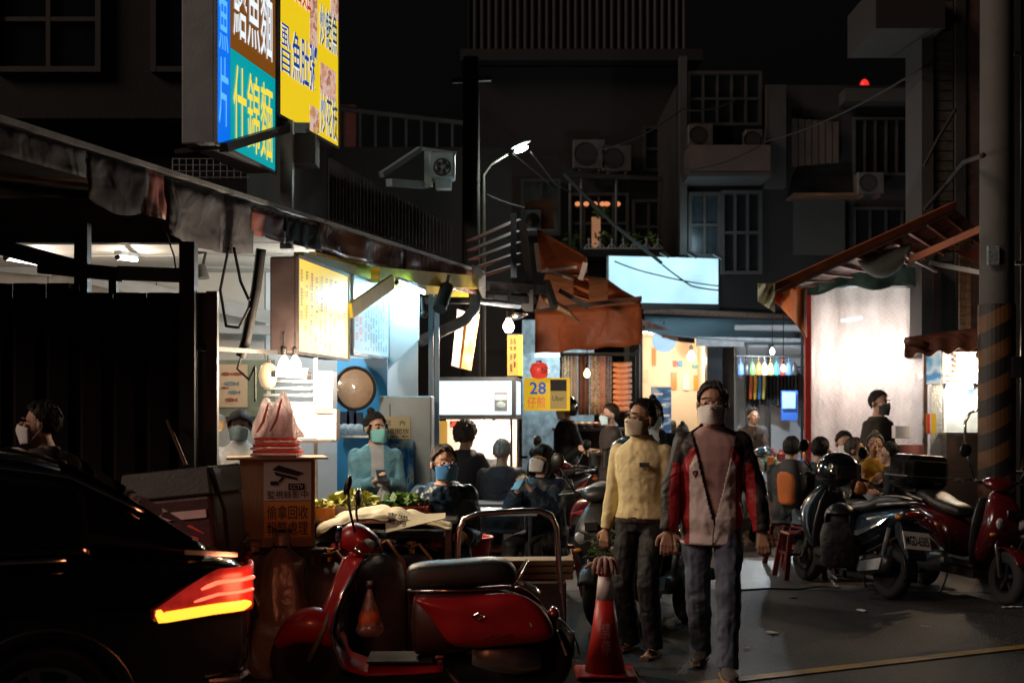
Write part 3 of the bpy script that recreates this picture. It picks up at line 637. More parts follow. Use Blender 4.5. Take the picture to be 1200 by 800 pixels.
# white boards, blue door and cabinet end of the stall
m = MB(); m.prism([W(447,440,11.5), W(491,398,11.5), W(491,338,11.5), W(455,338,11.5), W(447,345,11.5)], (0,.03,0)); P_('angled_board', m, WHITEP)
m = MB(); m.box((X_(424,11.2), 11.25, 1.45), (.44, .05, 1.2)); P_('blue_door', m, M('blue_paint', (.03,.25,.52), .4, var=.15, bump=.05))
m = MB(); m.box((X_(424,11.9), 11.95, .6), (1.6, .05, 1.2)); P_('low_panel', m, WHITEP)
for px in (505, 512): m = MB(); m.box((X_(px, 12.2), 12.2, 1.35), (.045, .045, 2.7)); P_('post', m, M('blue_grey_steel', (.12,.17,.22), .4, .4, var=.2))
# pipes at the canopy corner
for pts, r in (([W(492,400,12.3), W(545,375,12.6), W(556,362,12.7), W(558,345,12.7)], .055), ([W(500,352,12.4), W(560,352,13), W(608,358,13.6)], .035)):
    m = MB(); m.tube(pts, r, 12); P_('pipe', m, M('grey_pvc', (.14,.16,.18), .35, var=.2), smooth=True)

# tube lamps under the stall ceiling
def tube_lamp(label, a, b, power, col=(.82,.95,1), mat=BULBC, r=.017, drop=.06):
    a = V(a); b = V(b); t = thing('tube_lamp', label, 'lamp', ((a+b)/2))
    m = MB(); m.tube([a, a.lerp(b, .5), b], r, 10); m.build('tube', mat, t, world=True, smooth=True)
    m = MB(); m.bar(a+V((0,0,.035)), b+V((0,0,.035)), .05, .03); m.build('fixture', WHITEPL, t, world=True)
    d = (b-a).normalized()
    for p in (a-d*.015, b+d*.015): q = MB(); q.tube([p-d*.015, p+d*.015], r*1.25, 8); q.build('end_cap', BLKPL, t, world=True)
    n = max(1, round((b-a).length/.5))
    for i in range(n): lamp(t, a.lerp(b, (i+.5)/n)+V((0,0,-drop)), power/n, col, .05)
    return t
tube_lamp('cold fluorescent tube under the ceiling above the dark metal hoarding', W(150,306,9.7)+V((0,-.25,.0)), W(149,300,10.4)+V((0,.25,0)), 22, (1,.88,.74))
tube_lamp('fluorescent tube at the far corner above the hoarding', W(20,306,9.8)+V((0,-.2,0)), W(45,307,10.5)+V((0,.2,0)), 18, (1,.88,.74))
tube_lamp('bluish fluorescent tube behind the yellow canopy beam', W(466,331,11.1), W(497,343,11.75), 42, (.32,.78,1))
tube_lamp('bluish fluorescent tube fixed along the yellow canopy edge', eave(424, 2.72, .16), eave(486, 2.72, .16), 24, (.36,.80,1))
tube_lamp('fluorescent tube over the round wooden tray on the stall wall', W(352,352,10.6), W(402,352,10.6), 40, (.95,.92,.85))

# tall light-box signs on the canopy
SIGNB = M('sign_side_grey', (.16,.19,.21), .5, .1, var=.2, scale=4, bump=.1, dirt=.4)
def light_box(label, p0, p1, z0, z1, thick, side=SIGNB, name='light_box_sign'):
    p0 = V((p0[0], p0[1], 0)); p1 = V((p1[0], p1[1], 0)); u = (p1-p0).normalized(); n = u.cross(V((0,0,1))); w = (p1-p0).length
    t = thing(name, label, 'sign', (p0+p1)/2+V((0,0,z0)))
    m = MB(); m.prism([p0-n*thick+V((0,0,z0)), p1-n*thick+V((0,0,z0)), p1+V((0,0,z0))-n*.004, p0+V((0,0,z0))-n*.004], (0,0,z1-z0)); m.build('housing', side, t, world=True, bevel=.012)
    m = MB(); zz = (0,0,0)
    for a, b in (((0,0),(w,0)), ((0,z1-z0),(w,z1-z0)), ((0,0),(0,z1-z0)), ((w,0),(w,z1-z0))):
        m = MB(); m.bar(p0+u*a[0]+V((0,0,z0+a[1]))+n*.004, p0+u*b[0]+V((0,0,z0+b[1]))+n*.004, .022, .02, up=n); m.build('frame_rail', side, t, world=True)
    return t, p0+V((0,0,z0)), u, V((0,0,1)), n, w
def face(t, o, u, v, x, y, w, h, mat, lift=.006, name='face_panel'):
    m = MB(); panel(m, o+u*x+v*y, u, v, w, h, 0, lift); return m.build(name, mat, t, world=True, recalc=False)
t, o, u, v, n, w = light_box('tall light-box sign with a blue column and white and yellow noodle names', (X_(252,8.5), 8.5), (X_(322,9.58), 9.58), 3.37, 5.1, .24)
bw = .23
face(t, o, u, v, .01, .01, bw, 1.7, E('sign_blue', (.003,.16,.85), 1.0)); face(t, o, u, v, bw+.012, .01, w-bw-.02, .69, E('sign_teal', (.0,.36,.40), .9)); face(t, o, u, v, bw+.012, .702, w-bw-.02, 1.0, E('sign_brown', (.20,.065,.006), .9))
LW = E('sign_letter_white', (.85,.95,1), 1.0); LY = E('sign_letter_yellow', (.95,.72,.05), 1.0); LLB = E('sign_letter_pale_blue', (.12,.5,.95), 1.0)
text_on(t, LLB, '土魚片', o+u*.045+v*.14, u, v, bw-.075, 1.5, .004, .010, vertical=True)
text_on(t, LW, '鱔魚麵', o+u*(bw+.06)+v*.80, u, v, w-bw-.13, .62, .004, .010); text_on(t, LY, '什錦麵', o+u*(bw+.06)+v*.06, u, v, w-bw-.13, .56, .005, .010)
t, o, u, v, n, w = light_box('yellow light-box sign with red and navy dish names and food pictures', (X_(326,9.57), 9.57), (X_(396,10.78), 10.78), 3.80, 5.6, .18, BLACKM)
face(t, o, u, v, .01, .01, w-.02, 1.78, E('sign_yellow', (.86,.60,.012), .95))
FOOD = PRINT('food_picture', [(.5,.30,.10),(.75,.35,.25),(.8,.62,.50),(.45,.12,.10),(.7,.55,.2)], 9, emit=.75, detail=4)
face(t, o, u, v, .60, .68, .16, .75, FOOD, .008, 'food_photo'); face(t, o, u, v, 1.05, 1.05, .18, .4, FOOD, .008, 'food_photo'); face(t, o, u, v, .82, .36, .36, .26, FOOD, .008, 'food_photo'); face(t, o, u, v, .60, .02, .2, .2, FOOD, .008, 'food_photo')
LR = E('sign_letter_red', (.55,.025,.03), .9); LN = E('sign_letter_navy', (.004,.05,.30), .9); LG = E('sign_letter_slate', (.03,.07,.11), .8); LH = E('sign_letter_halo', (.75,.80,.85), .9)
for txt, x, y, ww, hh, mt in (('麻油雞', .05, .94, .56, .34, LR), ('魚肚粥', .24, .33, .50, .38, LN), ('炒鱔魚', .80, .75, .40, .34, LG), ('炒花枝', .82, .04, .38, .34, LG)):
    text_on(t, LH, txt, o+u*x+v*y, u, v, ww, hh, .014, .010, name='lettering_outline'); text_on(t, mt, txt, o+u*x+v*y, u, v, ww, hh, .005, .014)
text_on(t, LH, '虱目', o+u*.03+v*.34, u, v, .17, .38, .014, .010, vertical=True, name='lettering_outline'); text_on(t, LN, '虱目', o+u*.03+v*.34, u, v, .17, .38, .005, .014, vertical=True)
fr = thing('sign_frame', 'dark steel post and arms carrying the two tall canopy signs', 'frame', W(336,290,9.75))
for nm, a, b, w, mt in (('post', W(336,292,9.75), W(337,142,9.75), .09, GALV), ('arm', W(262,173,8.55), W(338,150,9.75), .06, BLACKM), ('arm', W(337,150,9.75), W(377,150,10.6), .08, BLACKM), ('junction_box', W(345,178,9.9), W(372,178,9.9), .22, DARKP), ('brace', W(205,178,8.6), W(262,172,8.6), .03, BLACKM)):
    m = MB(); m.bar(a, b, w, w); m.build(nm, mt, fr, world=True)
# wire mesh rack on the roof
m = MB(); o = W(202,186,10.3); 
for i in range(12): m.bar(o+V((.055*i,0,0)), o+V((.055*i,0,-.16)), .006)
for i in range(4): m.bar(o+V((0,0,-.05*i)), o+V((.62,0,-.05*i)), .006)
tag(m.build('wire_rack', GALV, None, world=True), 'small wire mesh rack lying on the canopy below the blue sign', 'rack')
# blower on its bracket
bl = thing('exhaust_blower', 'square exhaust blower on a pale triangular bracket above the canopy', 'blower', W(500,215,12.6))
BLU = M('blue_lit_steel', (.22,.33,.38), .45, .1, var=.15, dirt=.2)  # blue light falling on the blower is painted into this steel colour
m = MB(); m.box(W(518,196,12.6), (.26, .2, .26), ch=.02); bo = m.build('fan_housing', BLU, bl, world=True)
c = W(518,196,12.48); m = MB(); m.tube([c+V((.08*cos(2*pi*k/18), 0, .08*sin(2*pi*k/18))) for k in range(18)], .008, 6, closed=True); m.build('fan_ring', BLKPL, bo, world=True)
for k in range(5): a = 2*pi*k/5; m = MB(); m.ell(c+V((.045*cos(a), .0, .045*sin(a))), (.026,.006,.026), 8, 5); m.build('fan_blade', BLKPL, bo, world=True)
m = MB(); m.box(W(520,216,12.6), (.15,.15,.1)); m.build('outlet', BLU, bl, world=True)
for a, b, w in ((W(447,205,12.0), W(492,175,12.6), .05), (W(456,214,12.0), W(498,217,12.6), .07), (W(502,178,12.55), W(502,219,12.55), .075), (W(490,174,12.6), W(535,180,12.6), .03)):
    m = MB(); m.bar(a, b, w, w); m.build('bracket_bar', BLU, bl, world=True)

# hanging menu boxes
t, o, u, v, n, w = light_box('yellow lit menu box with columns of tiny red and green writing', (X_(348,9.0), 9.0), (X_(408,10.3), 10.3), 2.0, 2.68, .20, M('menu_side', (.045,.03,.03), .5, var=.3, bump=.1))
face(t, o, u, v, .012, .012, w-.024, .656, E('menu_yellow', (.92,.62,.04), .9, var=.12, scale=2.5))
def menu_rows(t, o, u, v, x0, x1, y0, y1, ncol, mats, seed, dens=.72, cw=.55):
    rnd = random.Random(seed)
    bufs = [MB() for _ in mats]
    n_ = V(u).cross(V(v))
    for c in range(ncol):
        x = x0+(x1-x0)*c/ncol; y = y1
        while y > y0:
            k = rnd.randint(3, 6); mi = rnd.randrange(len(mats))
            for q in range(k):
                y -= .022
                if y < y0: break
                if rnd.random() < dens:
                    a = o+u*x+v*y; ww = (x1-x0)/ncol*cw
                    for s_ in range(2): panel(bufs[mi], a+v*(.009*s_), u, v, ww*rnd.uniform(.6, 1), .006, 0, .010)
                    panel(bufs[mi], a+u*(ww*rnd.uniform(.2, .6)), u, v, .009, .018, 0, .010)
            y -= .03*rnd.uniform(.5, 1.6)
    for b_, mt in zip(bufs, mats):
        if b_.v: tag(b_.build('menu_writing', mt, t, world=True, recalc=False), kind='stuff')
menu_rows(t, o, u, v, .05, w-.04, .05, .60, 10, [E('menu_red', (.45,.05,.01), .5), E('menu_green', (.06,.22,.03), .5), E('menu_ochre', (.42,.26,.02), .6)], 3)
t, o, u, v, n, w = light_box('white lit menu box with vertical lines of writing behind the yellow brace', (X_(413,10.5), 10.5), (X_(455,11.5), 11.5), 2.06, 2.70, .14, M('menu_side_grey', (.25,.26,.28), .4, .3, var=.2))
face(t, o, u, v, .012, .012, w-.024, .616, E('menu_white', (.50,.75,.88), .75, var=.1))
menu_rows(t, o, u, v, .32, w-.04, .04, .52, 9, [E('menu_blue', (.12,.33,.45), .5), E('menu_grey', (.25,.4,.5), .5)], 5, .9, .45); menu_rows(t, o, u, v, .06, .27, .10, .45, 2, [E('menu_pink', (.75,.25,.20), .8)], 6, .9, .8)

# cables and small fittings at the stall front
def cable(label, pts, r=.008, sag=0.0, n=14, mat=RUBBER, name='cable'):
    P = [V(p) for p in pts]; out = []
    for i in range(len(P)-1):
        for k in range(n): u_ = k/n; q = P[i].lerp(P[i+1], u_); q.z -= sag*4*u_*(1-u_); out.append(q)
    out.append(P[-1]); m = MB(); m.tube(out, r, 6); return tag(m.build(name, mat, None, world=True, smooth=True), label, 'cable')
cable('thick black cable bundle hanging down beside the yellow menu box', [W(306,292,8.7), W(300,340,8.7), W(288,400,8.7), W(282,418,8.7)], .035)
cable('thin black cable looping low beside the hanging cable bundle', [W(268,290,8.65), W(258,340,8.65), W(265,382,8.65), W(280,384,8.65), W(292,360,8.65)], .010)
cable('short black cable curling off the hanging cable bundle', [W(274,290,8.6), W(282,330,8.6), W(292,352,8.6)], .010)
cable('thin cable tail dangling over the fish pictures', [W(285,410,8.7), W(278,432,8.7), W(292,445,8.7), W(299,428,8.7), W(299,470,8.7)], .008)
cable('thin wire hanging past the dark canopy edge', [W(191,262,8.4), W(204,300,8.4), W(208,330,8.4)], .006)
sp_ = thing('spot_lamp', 'small clamp spotlight under the stall ceiling beside the steel post', 'lamp', W(236,300,9.2))
m = MB(); m.tube([W(232,296,9.2), W(241,296,9.2), W(238,310,9.2)], .012, 8); m.build('arm', BLACKM, sp_, world=True); m = MB(); m.lathe([(.02,0),(.035,.02),(.05,.09),(.052,.1)], W(236,310,9.2), 14, axis=(.1,-.1,-1)); m.build('head', GREYPL, sp_, world=True, smooth=40)
cc = thing('security_camera', 'black cylindrical security camera under the yellow canopy beam', 'camera', W(520,345,12.3))
m = MB(); m.tube([W(524,336,12.3), W(515,362,12.1)], .065, 16); m.build('body', BLKPL, cc, world=True, smooth=40); m = MB(); m.bar(W(526,322,12.3), W(523,338,12.3), .03); m.build('bracket', BLKPL, cc, world=True)
dm = thing('dome_camera', 'small round ceiling camera hanging below the bluish tube', 'camera', W(497,368,11.8))
m = MB(); m.ell(W(497,368,11.8), (.035,.035,.035)); m.build('dome', BLKPL, dm, world=True, smooth=True); m = MB(); m.tube([W(494,348,11.8), W(495,364,11.8)], .012, 8); m.build('stem', GREYPL, dm, world=True)

# ------------------------------------------------------------------ buildings behind
def window(parent, x0, x1, z0, z1, Y, frame, pane, nx=2, nz=2, t=.06, depth=.12, nm='window'):
    m = MB()
    for x in (x0, x1): m.box((x, Y-.03, (z0+z1)/2), (t, .09, z1-z0+t))
    for z in (z0, z1): m.box(((x0+x1)/2, Y-.03, z), (x1-x0-t, .085, t))
    for i in range(1, nx): m.box((x0+(x1-x0)*i/nx, Y-.02, (z0+z1)/2), (t*.8, .06, z1-z0-t))
    for i in range(1, nz): m.box(((x0+x1)/2, Y-.02, z0+(z1-z0)*i/nz), (x1-x0-t, .055, t*.8))
    w = m.build(nm, frame, parent, world=True)
    for i in range(nx):
        for j in range(nz):
            p = MB(); ax = x0+(x1-x0)*i/nx; bx = x0+(x1-x0)*(i+1)/nx; az = z0+(z1-z0)*j/nz; bz = z0+(z1-z0)*(j+1)/nz
            p.box(((ax+bx)/2, Y+.01, (az+bz)/2), (bx-ax-.02, .01, bz-az-.02)); p.build('pane', pane, w, world=True)
    return w
DARKGL = M('dark_pane', (.008,.009,.011), .12, var=.2, bump=.02); SHUT = M('rusty_shutter', (.055,.04,.035), .6, var=.3, scale=4, dirt=.5); FRAMEG = M('old_window_frame', (.024,.023,.022), .6, var=.3, dirt=.4)
def air_con(label, c, w=.62, h=.5, d=.28, group='air conditioners on the facades'):
    t = thing('air_conditioner', label, 'air conditioner', V(c)-V((0,0,h/2)), 0, group); c = V(c)
    m = MB(); m.box(c, (w, d, h), ch=.015); m.build('casing', M('ac_casing', (.06,.057,.055), .5, var=.2, dirt=.4), t, world=True)
    q = c+V((-w*.12, -d/2-.006, 0))
    m = MB(); m.tube([q+V((h*.38*cos(2*pi*k/20), 0, h*.38*sin(2*pi*k/20))) for k in range(20)], .012, 6, closed=True); m.build('fan_ring', BLKPL, t, world=True)
    m = MB(); m.lathe([(h*.36,0),(h*.36,.004)], q+V((0,.003,0)), 20, axis=(0,-1,0)); m.build('fan_opening', M('dark_gap', (.01,.01,.01), .9, var=0), t, world=True)
    m = MB(); m.box(c+V((-w*.3,.02,-h/2-.03)), (.05,d,.05)); m.build('bracket', RUST, t, world=True); m = MB(); m.box(c+V((w*.3,.02,-h/2-.03)), (.05,d,.05)); m.build('bracket', RUST, t, world=True)
    return t
# middle building (Y 25), shop at street level
Yb = 25.0
mb_ = thing('apartment_building', 'dark old apartment block behind the white shop sign with a plant-lined balcony', 'building', (1.2, 27, 0))
def B_(par, name, m, mat, **k): return m.build(name, mat, par, world=True, **k)
x0, x1 = X_(555,Yb), X_(806,Yb)
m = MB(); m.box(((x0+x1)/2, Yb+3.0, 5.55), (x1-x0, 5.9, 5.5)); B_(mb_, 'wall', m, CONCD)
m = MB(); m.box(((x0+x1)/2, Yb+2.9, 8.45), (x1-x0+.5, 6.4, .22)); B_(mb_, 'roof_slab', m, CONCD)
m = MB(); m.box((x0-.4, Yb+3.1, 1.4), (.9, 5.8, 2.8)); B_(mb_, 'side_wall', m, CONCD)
window(mb_, X_(668,Yb), X_(735,Yb), Z_(296,Yb), Z_(228,Yb), Yb, FRAMEG, DARKGL, 4, 2); window(mb_, X_(742,Yb), X_(796,Yb), Z_(296,Yb), Z_(236,Yb), Yb, FRAMEG, DARKGL, 3, 2)
window(mb_, X_(612,Yb), X_(655,Yb), Z_(275,Yb), Z_(212,Yb), Yb, FRAMEG, M('blue_grey_pane', (.025,.038,.043), .3, var=.3, scale=3), 2, 2); window(mb_, X_(755,Yb), X_(796,Yb), Z_(200,Yb), Z_(150,Yb), Yb, FRAMEG, DARKGL, 2, 2)
m = MB(); m.box((X_(698,Yb), Yb-.12, Z_(278,Yb)), (.17, .03, .75)); B_(mb_, 'curtain', m, E('curtain_glow', (.55,.25,.13), .5, var=.3))
for i, px in enumerate((677, 687, 697, 706, 711, 724)):
    m = MB(); m.ell(W(px, 239, Yb-.1), (.055 if i != 4 else .07, .03, .045), 8, 6); B_(mb_, 'window_light', m, E('window_glow', (.9,.30,.12), .9))
# balcony
m = MB(); m.box((X_(745,Yb), Yb-.5, Z_(300,24.5)), (X_(836,Yb)-X_(655,Yb), .95, .14)); B_(mb_, 'balcony_floor', m, CONC)
RAILM = M('pale_railing', (.45,.5,.52), .4, .3, var=.15)
for i in range(11):
    px = 690+13.5*i; p = W(px, 297, 24.1); m = MB(); m.tube([p+V((0,0,0)), p+V((0,0,.24))], .016, 6); q = [p+V((-.11+.22*k/10, 0, .04+.14*sin(pi*k/10))) for k in range(11)]; m.tube(q, .012, 6); m.ell(p+V((0,0,.26)), (.026,.026,.03), 8, 5); B_(mb_, 'railing_baluster', m, RAILM)
m = MB(); m.bar(W(684,291,24.1), W(838,291,24.1), .03, .025); B_(mb_, 'railing_bar', m, RAILM)
for px, y0, y1, w in ((681,205,300,.05), (722,205,296,.05), (815,225,306,.06), (831,210,306,.08), (668,215,296,.05)):
    m = MB(); m.tube([W(px,y1,24.15), W(px,y0,24.15)], w/2, 8); B_(mb_, 'balcony_post', m, M('galv_pale', (.14,.145,.15), .5, .4, var=.2))
m = MB(); m.bar(W(660,205,24.1), W(836,212,24.1), .06, .08); B_(mb_, 'balcony_beam', m, CONCD)
air_con('air conditioner high on the dark facade, the one nearer the street lamp', W(690,182,24.8), .62, .56); air_con('air conditioner high on the dark facade beside the taller one', W(722,187,24.8), .58, .5)
def leaves(mb, c, r, n, size, rnd):
    for _ in range(n):
        d = V((rnd.gauss(0,1), rnd.gauss(0,1), rnd.gauss(0,1))).normalized()*(rnd.random()**.4); p = V(c)+V((d.x*r[0], d.y*r[1], d.z*r[2]))
        a = V((rnd.gauss(0,1), rnd.gauss(0,1), rnd.gauss(0,.6))).normalized(); b = a.cross(V((rnd.gauss(0,1), rnd.gauss(0,1), rnd.gauss(0,1)))).normalized(); L = size*rnd.uniform(.6, 1.3)
        mb.add([p-a*L*.5, p+b*L*.28, p+a*L*.55, p-b*L*.28], [(0,1,2,3)])
rnd = random.Random(5)
for i, (px, py, r) in enumerate(((672,285,.22),(706,282,.2),(742,287,.24),(765,284,.2),(784,286,.26),(806,284,.18),(705,252,.16))):
    t = thing('potted_plant', 'leafy potted plant on the balcony above the white shop sign' if i < 6 else 'leafy trailing plant hanging by the glowing balcony curtain', 'plant', W(px,296,24.35), 0, 'plants on the balcony' if i < 6 else None)
    m = MB(); leaves(m, W(px,py,24.35)+V((0,0,.05)), (r,r*.7,r*.8), 70, .10, rnd); m.build('foliage', LEAF, t, world=True, recalc=False)
    m = MB(); m.lathe([(.06,0),(.09,.14),(.095,.14)], W(px,298,24.35), 12); m.build('pot', M('terracotta', (.22,.09,.05), .8), t, world=True)
# corrugated block further behind
m = MB()
def fn(u, v): return V((X_(548,42)+(X_(802,42)-X_(548,42))*u, 42+.06*(1 if int(u*60) % 2 else 0), 3+17*v))
m.grid(fn, 120, 1); t = thing('corrugated_building', 'tall windowless block clad in dark corrugated sheet above the roofs', 'building', (X_(675,42), 45, 0)); m.build('cladding', M('dark_cladding', (.009,.0095,.012), .6, .1, var=.25, scale=1), t, world=True); m = MB(); m.box((X_(675,42), 45.2, 10), (X_(802,42)-X_(548,42)-.1, 6, 20)); m.build('wall', CONCD, t, world=True)
# right-hand old block (Y 22)
Yr = 22.0
rb = thing('old_apartment_block', 'old apartment block with grimy balconies and shutters behind the orange awning', 'building', (5, 24, 0))
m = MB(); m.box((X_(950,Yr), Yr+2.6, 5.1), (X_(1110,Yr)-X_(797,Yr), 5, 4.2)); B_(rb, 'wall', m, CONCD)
m = MB(); m.box((X_(1040,Yr), Yr+.2, Z_(116,Yr)), (X_(1110,Yr)-X_(1000,Yr), 1.0, .22)); B_(rb, 'parapet', m, CONC)
m = MB(); m.box((X_(906,Yr), Yr-.12, (Z_(222,Yr)+Z_(104,Yr))/2), (X_(918,Yr)-X_(895,Yr), .3, Z_(104,Yr)-Z_(222,Yr))); B_(rb, 'pillar', m, CONC)
m = MB(); m.box((X_(799,Yr), Yr-.1, (Z_(300,Yr)+Z_(70,Yr))/2), (.12, .25, Z_(70,Yr)-Z_(300,Yr))); B_(rb, 'pillar', m, CONC)
m = MB(); m.box((X_(845,Yr), Yr-.45, Z_(197,Yr)), (X_(893,Yr)-X_(802,Yr), .9, Z_(182,Yr)-Z_(211,Yr))); B_(rb, 'balcony_parapet', m, M('grimy_red_lit_concrete', (.06,.04,.034), .85, var=.35, scale=3, bump=.4, dirt=.6))  # grimy concrete, with the reddish light on the parapet put into its colour
m = MB(); m.box((X_(845,Yr), Yr-.4, Z_(215,Yr)), (X_(893,Yr)-X_(800,Yr), .95, .08)); B_(rb, 'balcony_floor', m, CONC)
window(rb, X_(806,Yr), X_(889,Yr), Z_(148,Yr), Z_(88,Yr), Yr-.1, FRAMEG, DARKGL, 5, 2, .05); window(rb, X_(846,Yr), X_(890,Yr), Z_(320,Yr), Z_(226,Yr), Yr-.02, FRAMEG, DARKGL, 3, 2); window(rb, X_(808,Yr), X_(842,Yr), Z_(300,Yr), Z_(228,Yr), Yr-.02, FRAMEG, M('blue_grey_pane2', (.014,.022,.027), .3), 2, 2)
for i in range(7):
    x = X_(930+8*i, Yr); m = MB(); m.box((x, Yr-.06, Z_(168,Yr)), (.10, .05, Z_(140,Yr)-Z_(196,Yr)-.02*i)); B_(rb, 'shutter_slat', m, SHUT)
window(rb, X_(1000,Yr), X_(1075,Yr), Z_(205,Yr), Z_(140,Yr), Yr-.02, FRAMEG, DARKGL, 6, 1, .04); window(rb, X_(1000,Yr), X_(1075,Yr), Z_(300,Yr), Z_(245,Yr), Yr-.02, FRAMEG, DARKGL, 4, 1, .04)
m = MB(); m.box((X_(958,Yr), Yr-.1, Z_(268,Yr)), (X_(988,Yr)-X_(929,Yr), .12, Z_(236,Yr)-Z_(300,Yr))); B_(rb, 'rendered_panel', m, CONC)
m = MB(); m.box((X_(960,Yr), Yr-.25, Z_(234,Yr)), (X_(1002,Yr)-X_(926,Yr), .6, .05)); B_(rb, 'ledge', m, RUST)
air_con('air conditioner beside the balcony window bars', W(820,160,21.6), .42, .36); air_con('air conditioner at the balcony corner by the concrete pillar', W(882,166,21.6), .3, .36); air_con('air conditioner under the shutter slats', W(1018,216,21.5), .45, .36)
m = MB(); m.ell(W(1013,101,22.4), (.08,.08,.12)); bl_ = thing('warning_light', 'small red warning light on the parapet of the old block', 'lamp', W(1013,107,22.4)); m.build('lens', E('red_lens', (1,.03,.02), 1.0), bl_, world=True, smooth=True); m = MB(); m.lathe([(.09,0),(.09,.05)], W(1013,110,22.4)); m.build('base', BLKPL, bl_, world=True)
# tiled building on the right (Y 14)
tb = thing('tiled_building', 'tall building corner with narrow tiled pillars behind the utility pole', 'building', (6, 16, 0)); Yt = 14.6
for px0, px1, mt, dy in ((1080,1094,CONC,0), (1094,1120,CONC,.06), (1120,1132,CONC,0), (1132,1152,M('brown_tiles', (.075,.045,.04), .5, var=.3, scale=20, bump=.1), .03)):
    m = MB(); a, b = X_(px0,Yt), X_(px1,Yt); m.box(((a+b)/2, Yt+.3+dy, 5.4), (b-a-.004, .6, 6.4)); B_(tb, 'pillar', m, mt)
for i in range(46):                                          # ribbed mosaic bands between the pillars
    m = MB(); m.box((X_(1107,Yt), Yt+.055, 3.35+.115*i), (X_(1119,Yt)-X_(1095,Yt)-.01, .014, .10)); B_(tb, 'mosaic_band', m, M('olive_mosaic', (.06,.057,.045), .5, var=.35, scale=30, bump=.2))
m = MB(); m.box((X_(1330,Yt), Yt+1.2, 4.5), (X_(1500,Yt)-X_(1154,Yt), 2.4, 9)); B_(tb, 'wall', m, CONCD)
m = MB(); m.box((X_(1044,Yt)+.1, Yt+.2, Z_(20,Yt)), (X_(1082,Yt)-X_(1003,Yt), 1.2, .5)); B_(tb, 'overhang', m, M('brown_soffit', (.012,.009,.008), .8, var=.3))
m = MB(); m.box((X_(1170,Yt), Yt+.3, 1.2), (X_(1240,Yt)-X_(1124,Yt), .4, 2.3)); B_(tb, 'low_wall', m, CONCD)
for i in range(18):
    for j in range(2):
        m = MB(); m.box((X_(1127+ (j*7),14.05), 14.05, 2.05+.09*i), (.06, .02, .082)); B_(tb, 'tile', m, M('ochre_tile', (.25,.13,.07), .45, var=.3, scale=30))
# dark block far left and behind the canopy
lb = thing('left_building', 'black unlit building rising behind the food stall canopy', 'building', (-6, 16, 0))
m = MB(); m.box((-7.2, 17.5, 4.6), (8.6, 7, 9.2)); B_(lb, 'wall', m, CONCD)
window(lb, -5.6, -4.5, 5.3, 6.4, 13.98, M('black_frame', (.02,.02,.021), .6), DARKGL, 2, 2); window(lb, -3.9, -3.1, 5.3, 6.2, 13.98, MATS['black_frame'], DARKGL, 2, 1)
m = MB(); m.box((-5.2, 13.8, 4.75), (5, .35, .10)); B_(lb, 'ledge', m, CONCD)
lb2 = thing('roof_terrace_building', 'low dark building with a roof terrace railing behind the exhaust blower', 'building', (-1.8, 22, 0))
m = MB(); m.box((X_(480,20), 22, 3.0), (3.2, 4, 5.4)); B_(lb2, 'wall', m, CONCD); m = MB(); m.bar(W(396,128,20), W(556,146,20), .09, .06); B_(lb2, 'terrace_rail', m, M('dull_rail', (.045,.045,.047), .6))
for i in range(9): m = MB(); m.bar(W(404+18*i,129+2*i,20), W(404+18*i,172,20), .035); B_(lb2, 'terrace_post', m, MATS['dull_rail'])
m = MB(); m.box(W(408,150,20.1), (.25, .1, .7)); B_(lb2, 'hanging_cloth', m, M('faded_red_cloth', (.20,.05,.04), .8)); 
tw = thing('utility_post', 'thick dark utility post rising behind the exhaust blower', 'post', (X_(552,16), 16, 0)); m = MB(); m.tube([(X_(552,16),16,0), (X_(552,16),16,Z_(68,16))], [.13,.10], 14); m.build('shaft', CONCD, tw, world=True, smooth=True); m = MB(); m.bar(W(530,95,16), W(575,92,16), .06); m.build('cross_arm', BLACKM, tw, world=True)

# street lamp
sl = thing('street_lamp', 'lit street lamp on a slender curved arm above the alley', 'street lamp', (X_(566,17), 17, 0)); 
m = MB(); m.tube([(X_(566,17),17,0), W(566,300,17), W(566,205,17), W(575,193,17), W(595,181,17)], [.04,.035,.028,.018,.014], 10); m.build('pole', M('lamp_pole_grey', (.07,.07,.06), .5, .3, var=.2), sl, world=True, smooth=True)
R_ = Matrix.Rotation(RAD(-22), 3, 'Y'); m = MB(); m.ell(W(611,175,17), (.10,.055,.035), R=R_); m.build('lens', E('street_lamp_glow', (.92,1,.88), 14), sl, world=True, smooth=True)
m = MB(); m.ell(W(610.5,172,17)+V((0,0,.03)), (.15,.08,.03), R=R_); m.build('hood', GREYPL, sl, world=True, smooth=True)
lamp(sl, W(612,178,16.9)+V((0,0,-.08)), 70, (.9,1,.88), .06)
cable('long cable sloping from the street lamp to the facade', [W(622,178,17.2), W(650,215,20), W(668,225,23)], .012); cable('second cable sloping from beside the street lamp', [W(601,180,17.2), W(640,212,20), W(650,225,23)], .010)
cable('sagging cable crossing from the lamp pole to the orange awning', [W(570,228,17), W(630,246,17.5)], .012, .03); cable('thick black cable running down in front of the balcony railing', [W(660,203,19), W(718,262,20), W(775,308,21.5)], .028); cable('pair of thin cables across the white shop sign', [W(720,306,21.5), W(770,322,21.5), W(842,335,21.5)], .012, .02); cable('thin cable across the white shop sign corner', [W(776,310,21.5), W(810,335,21.5), W(842,340,21.5)], .014, .01)
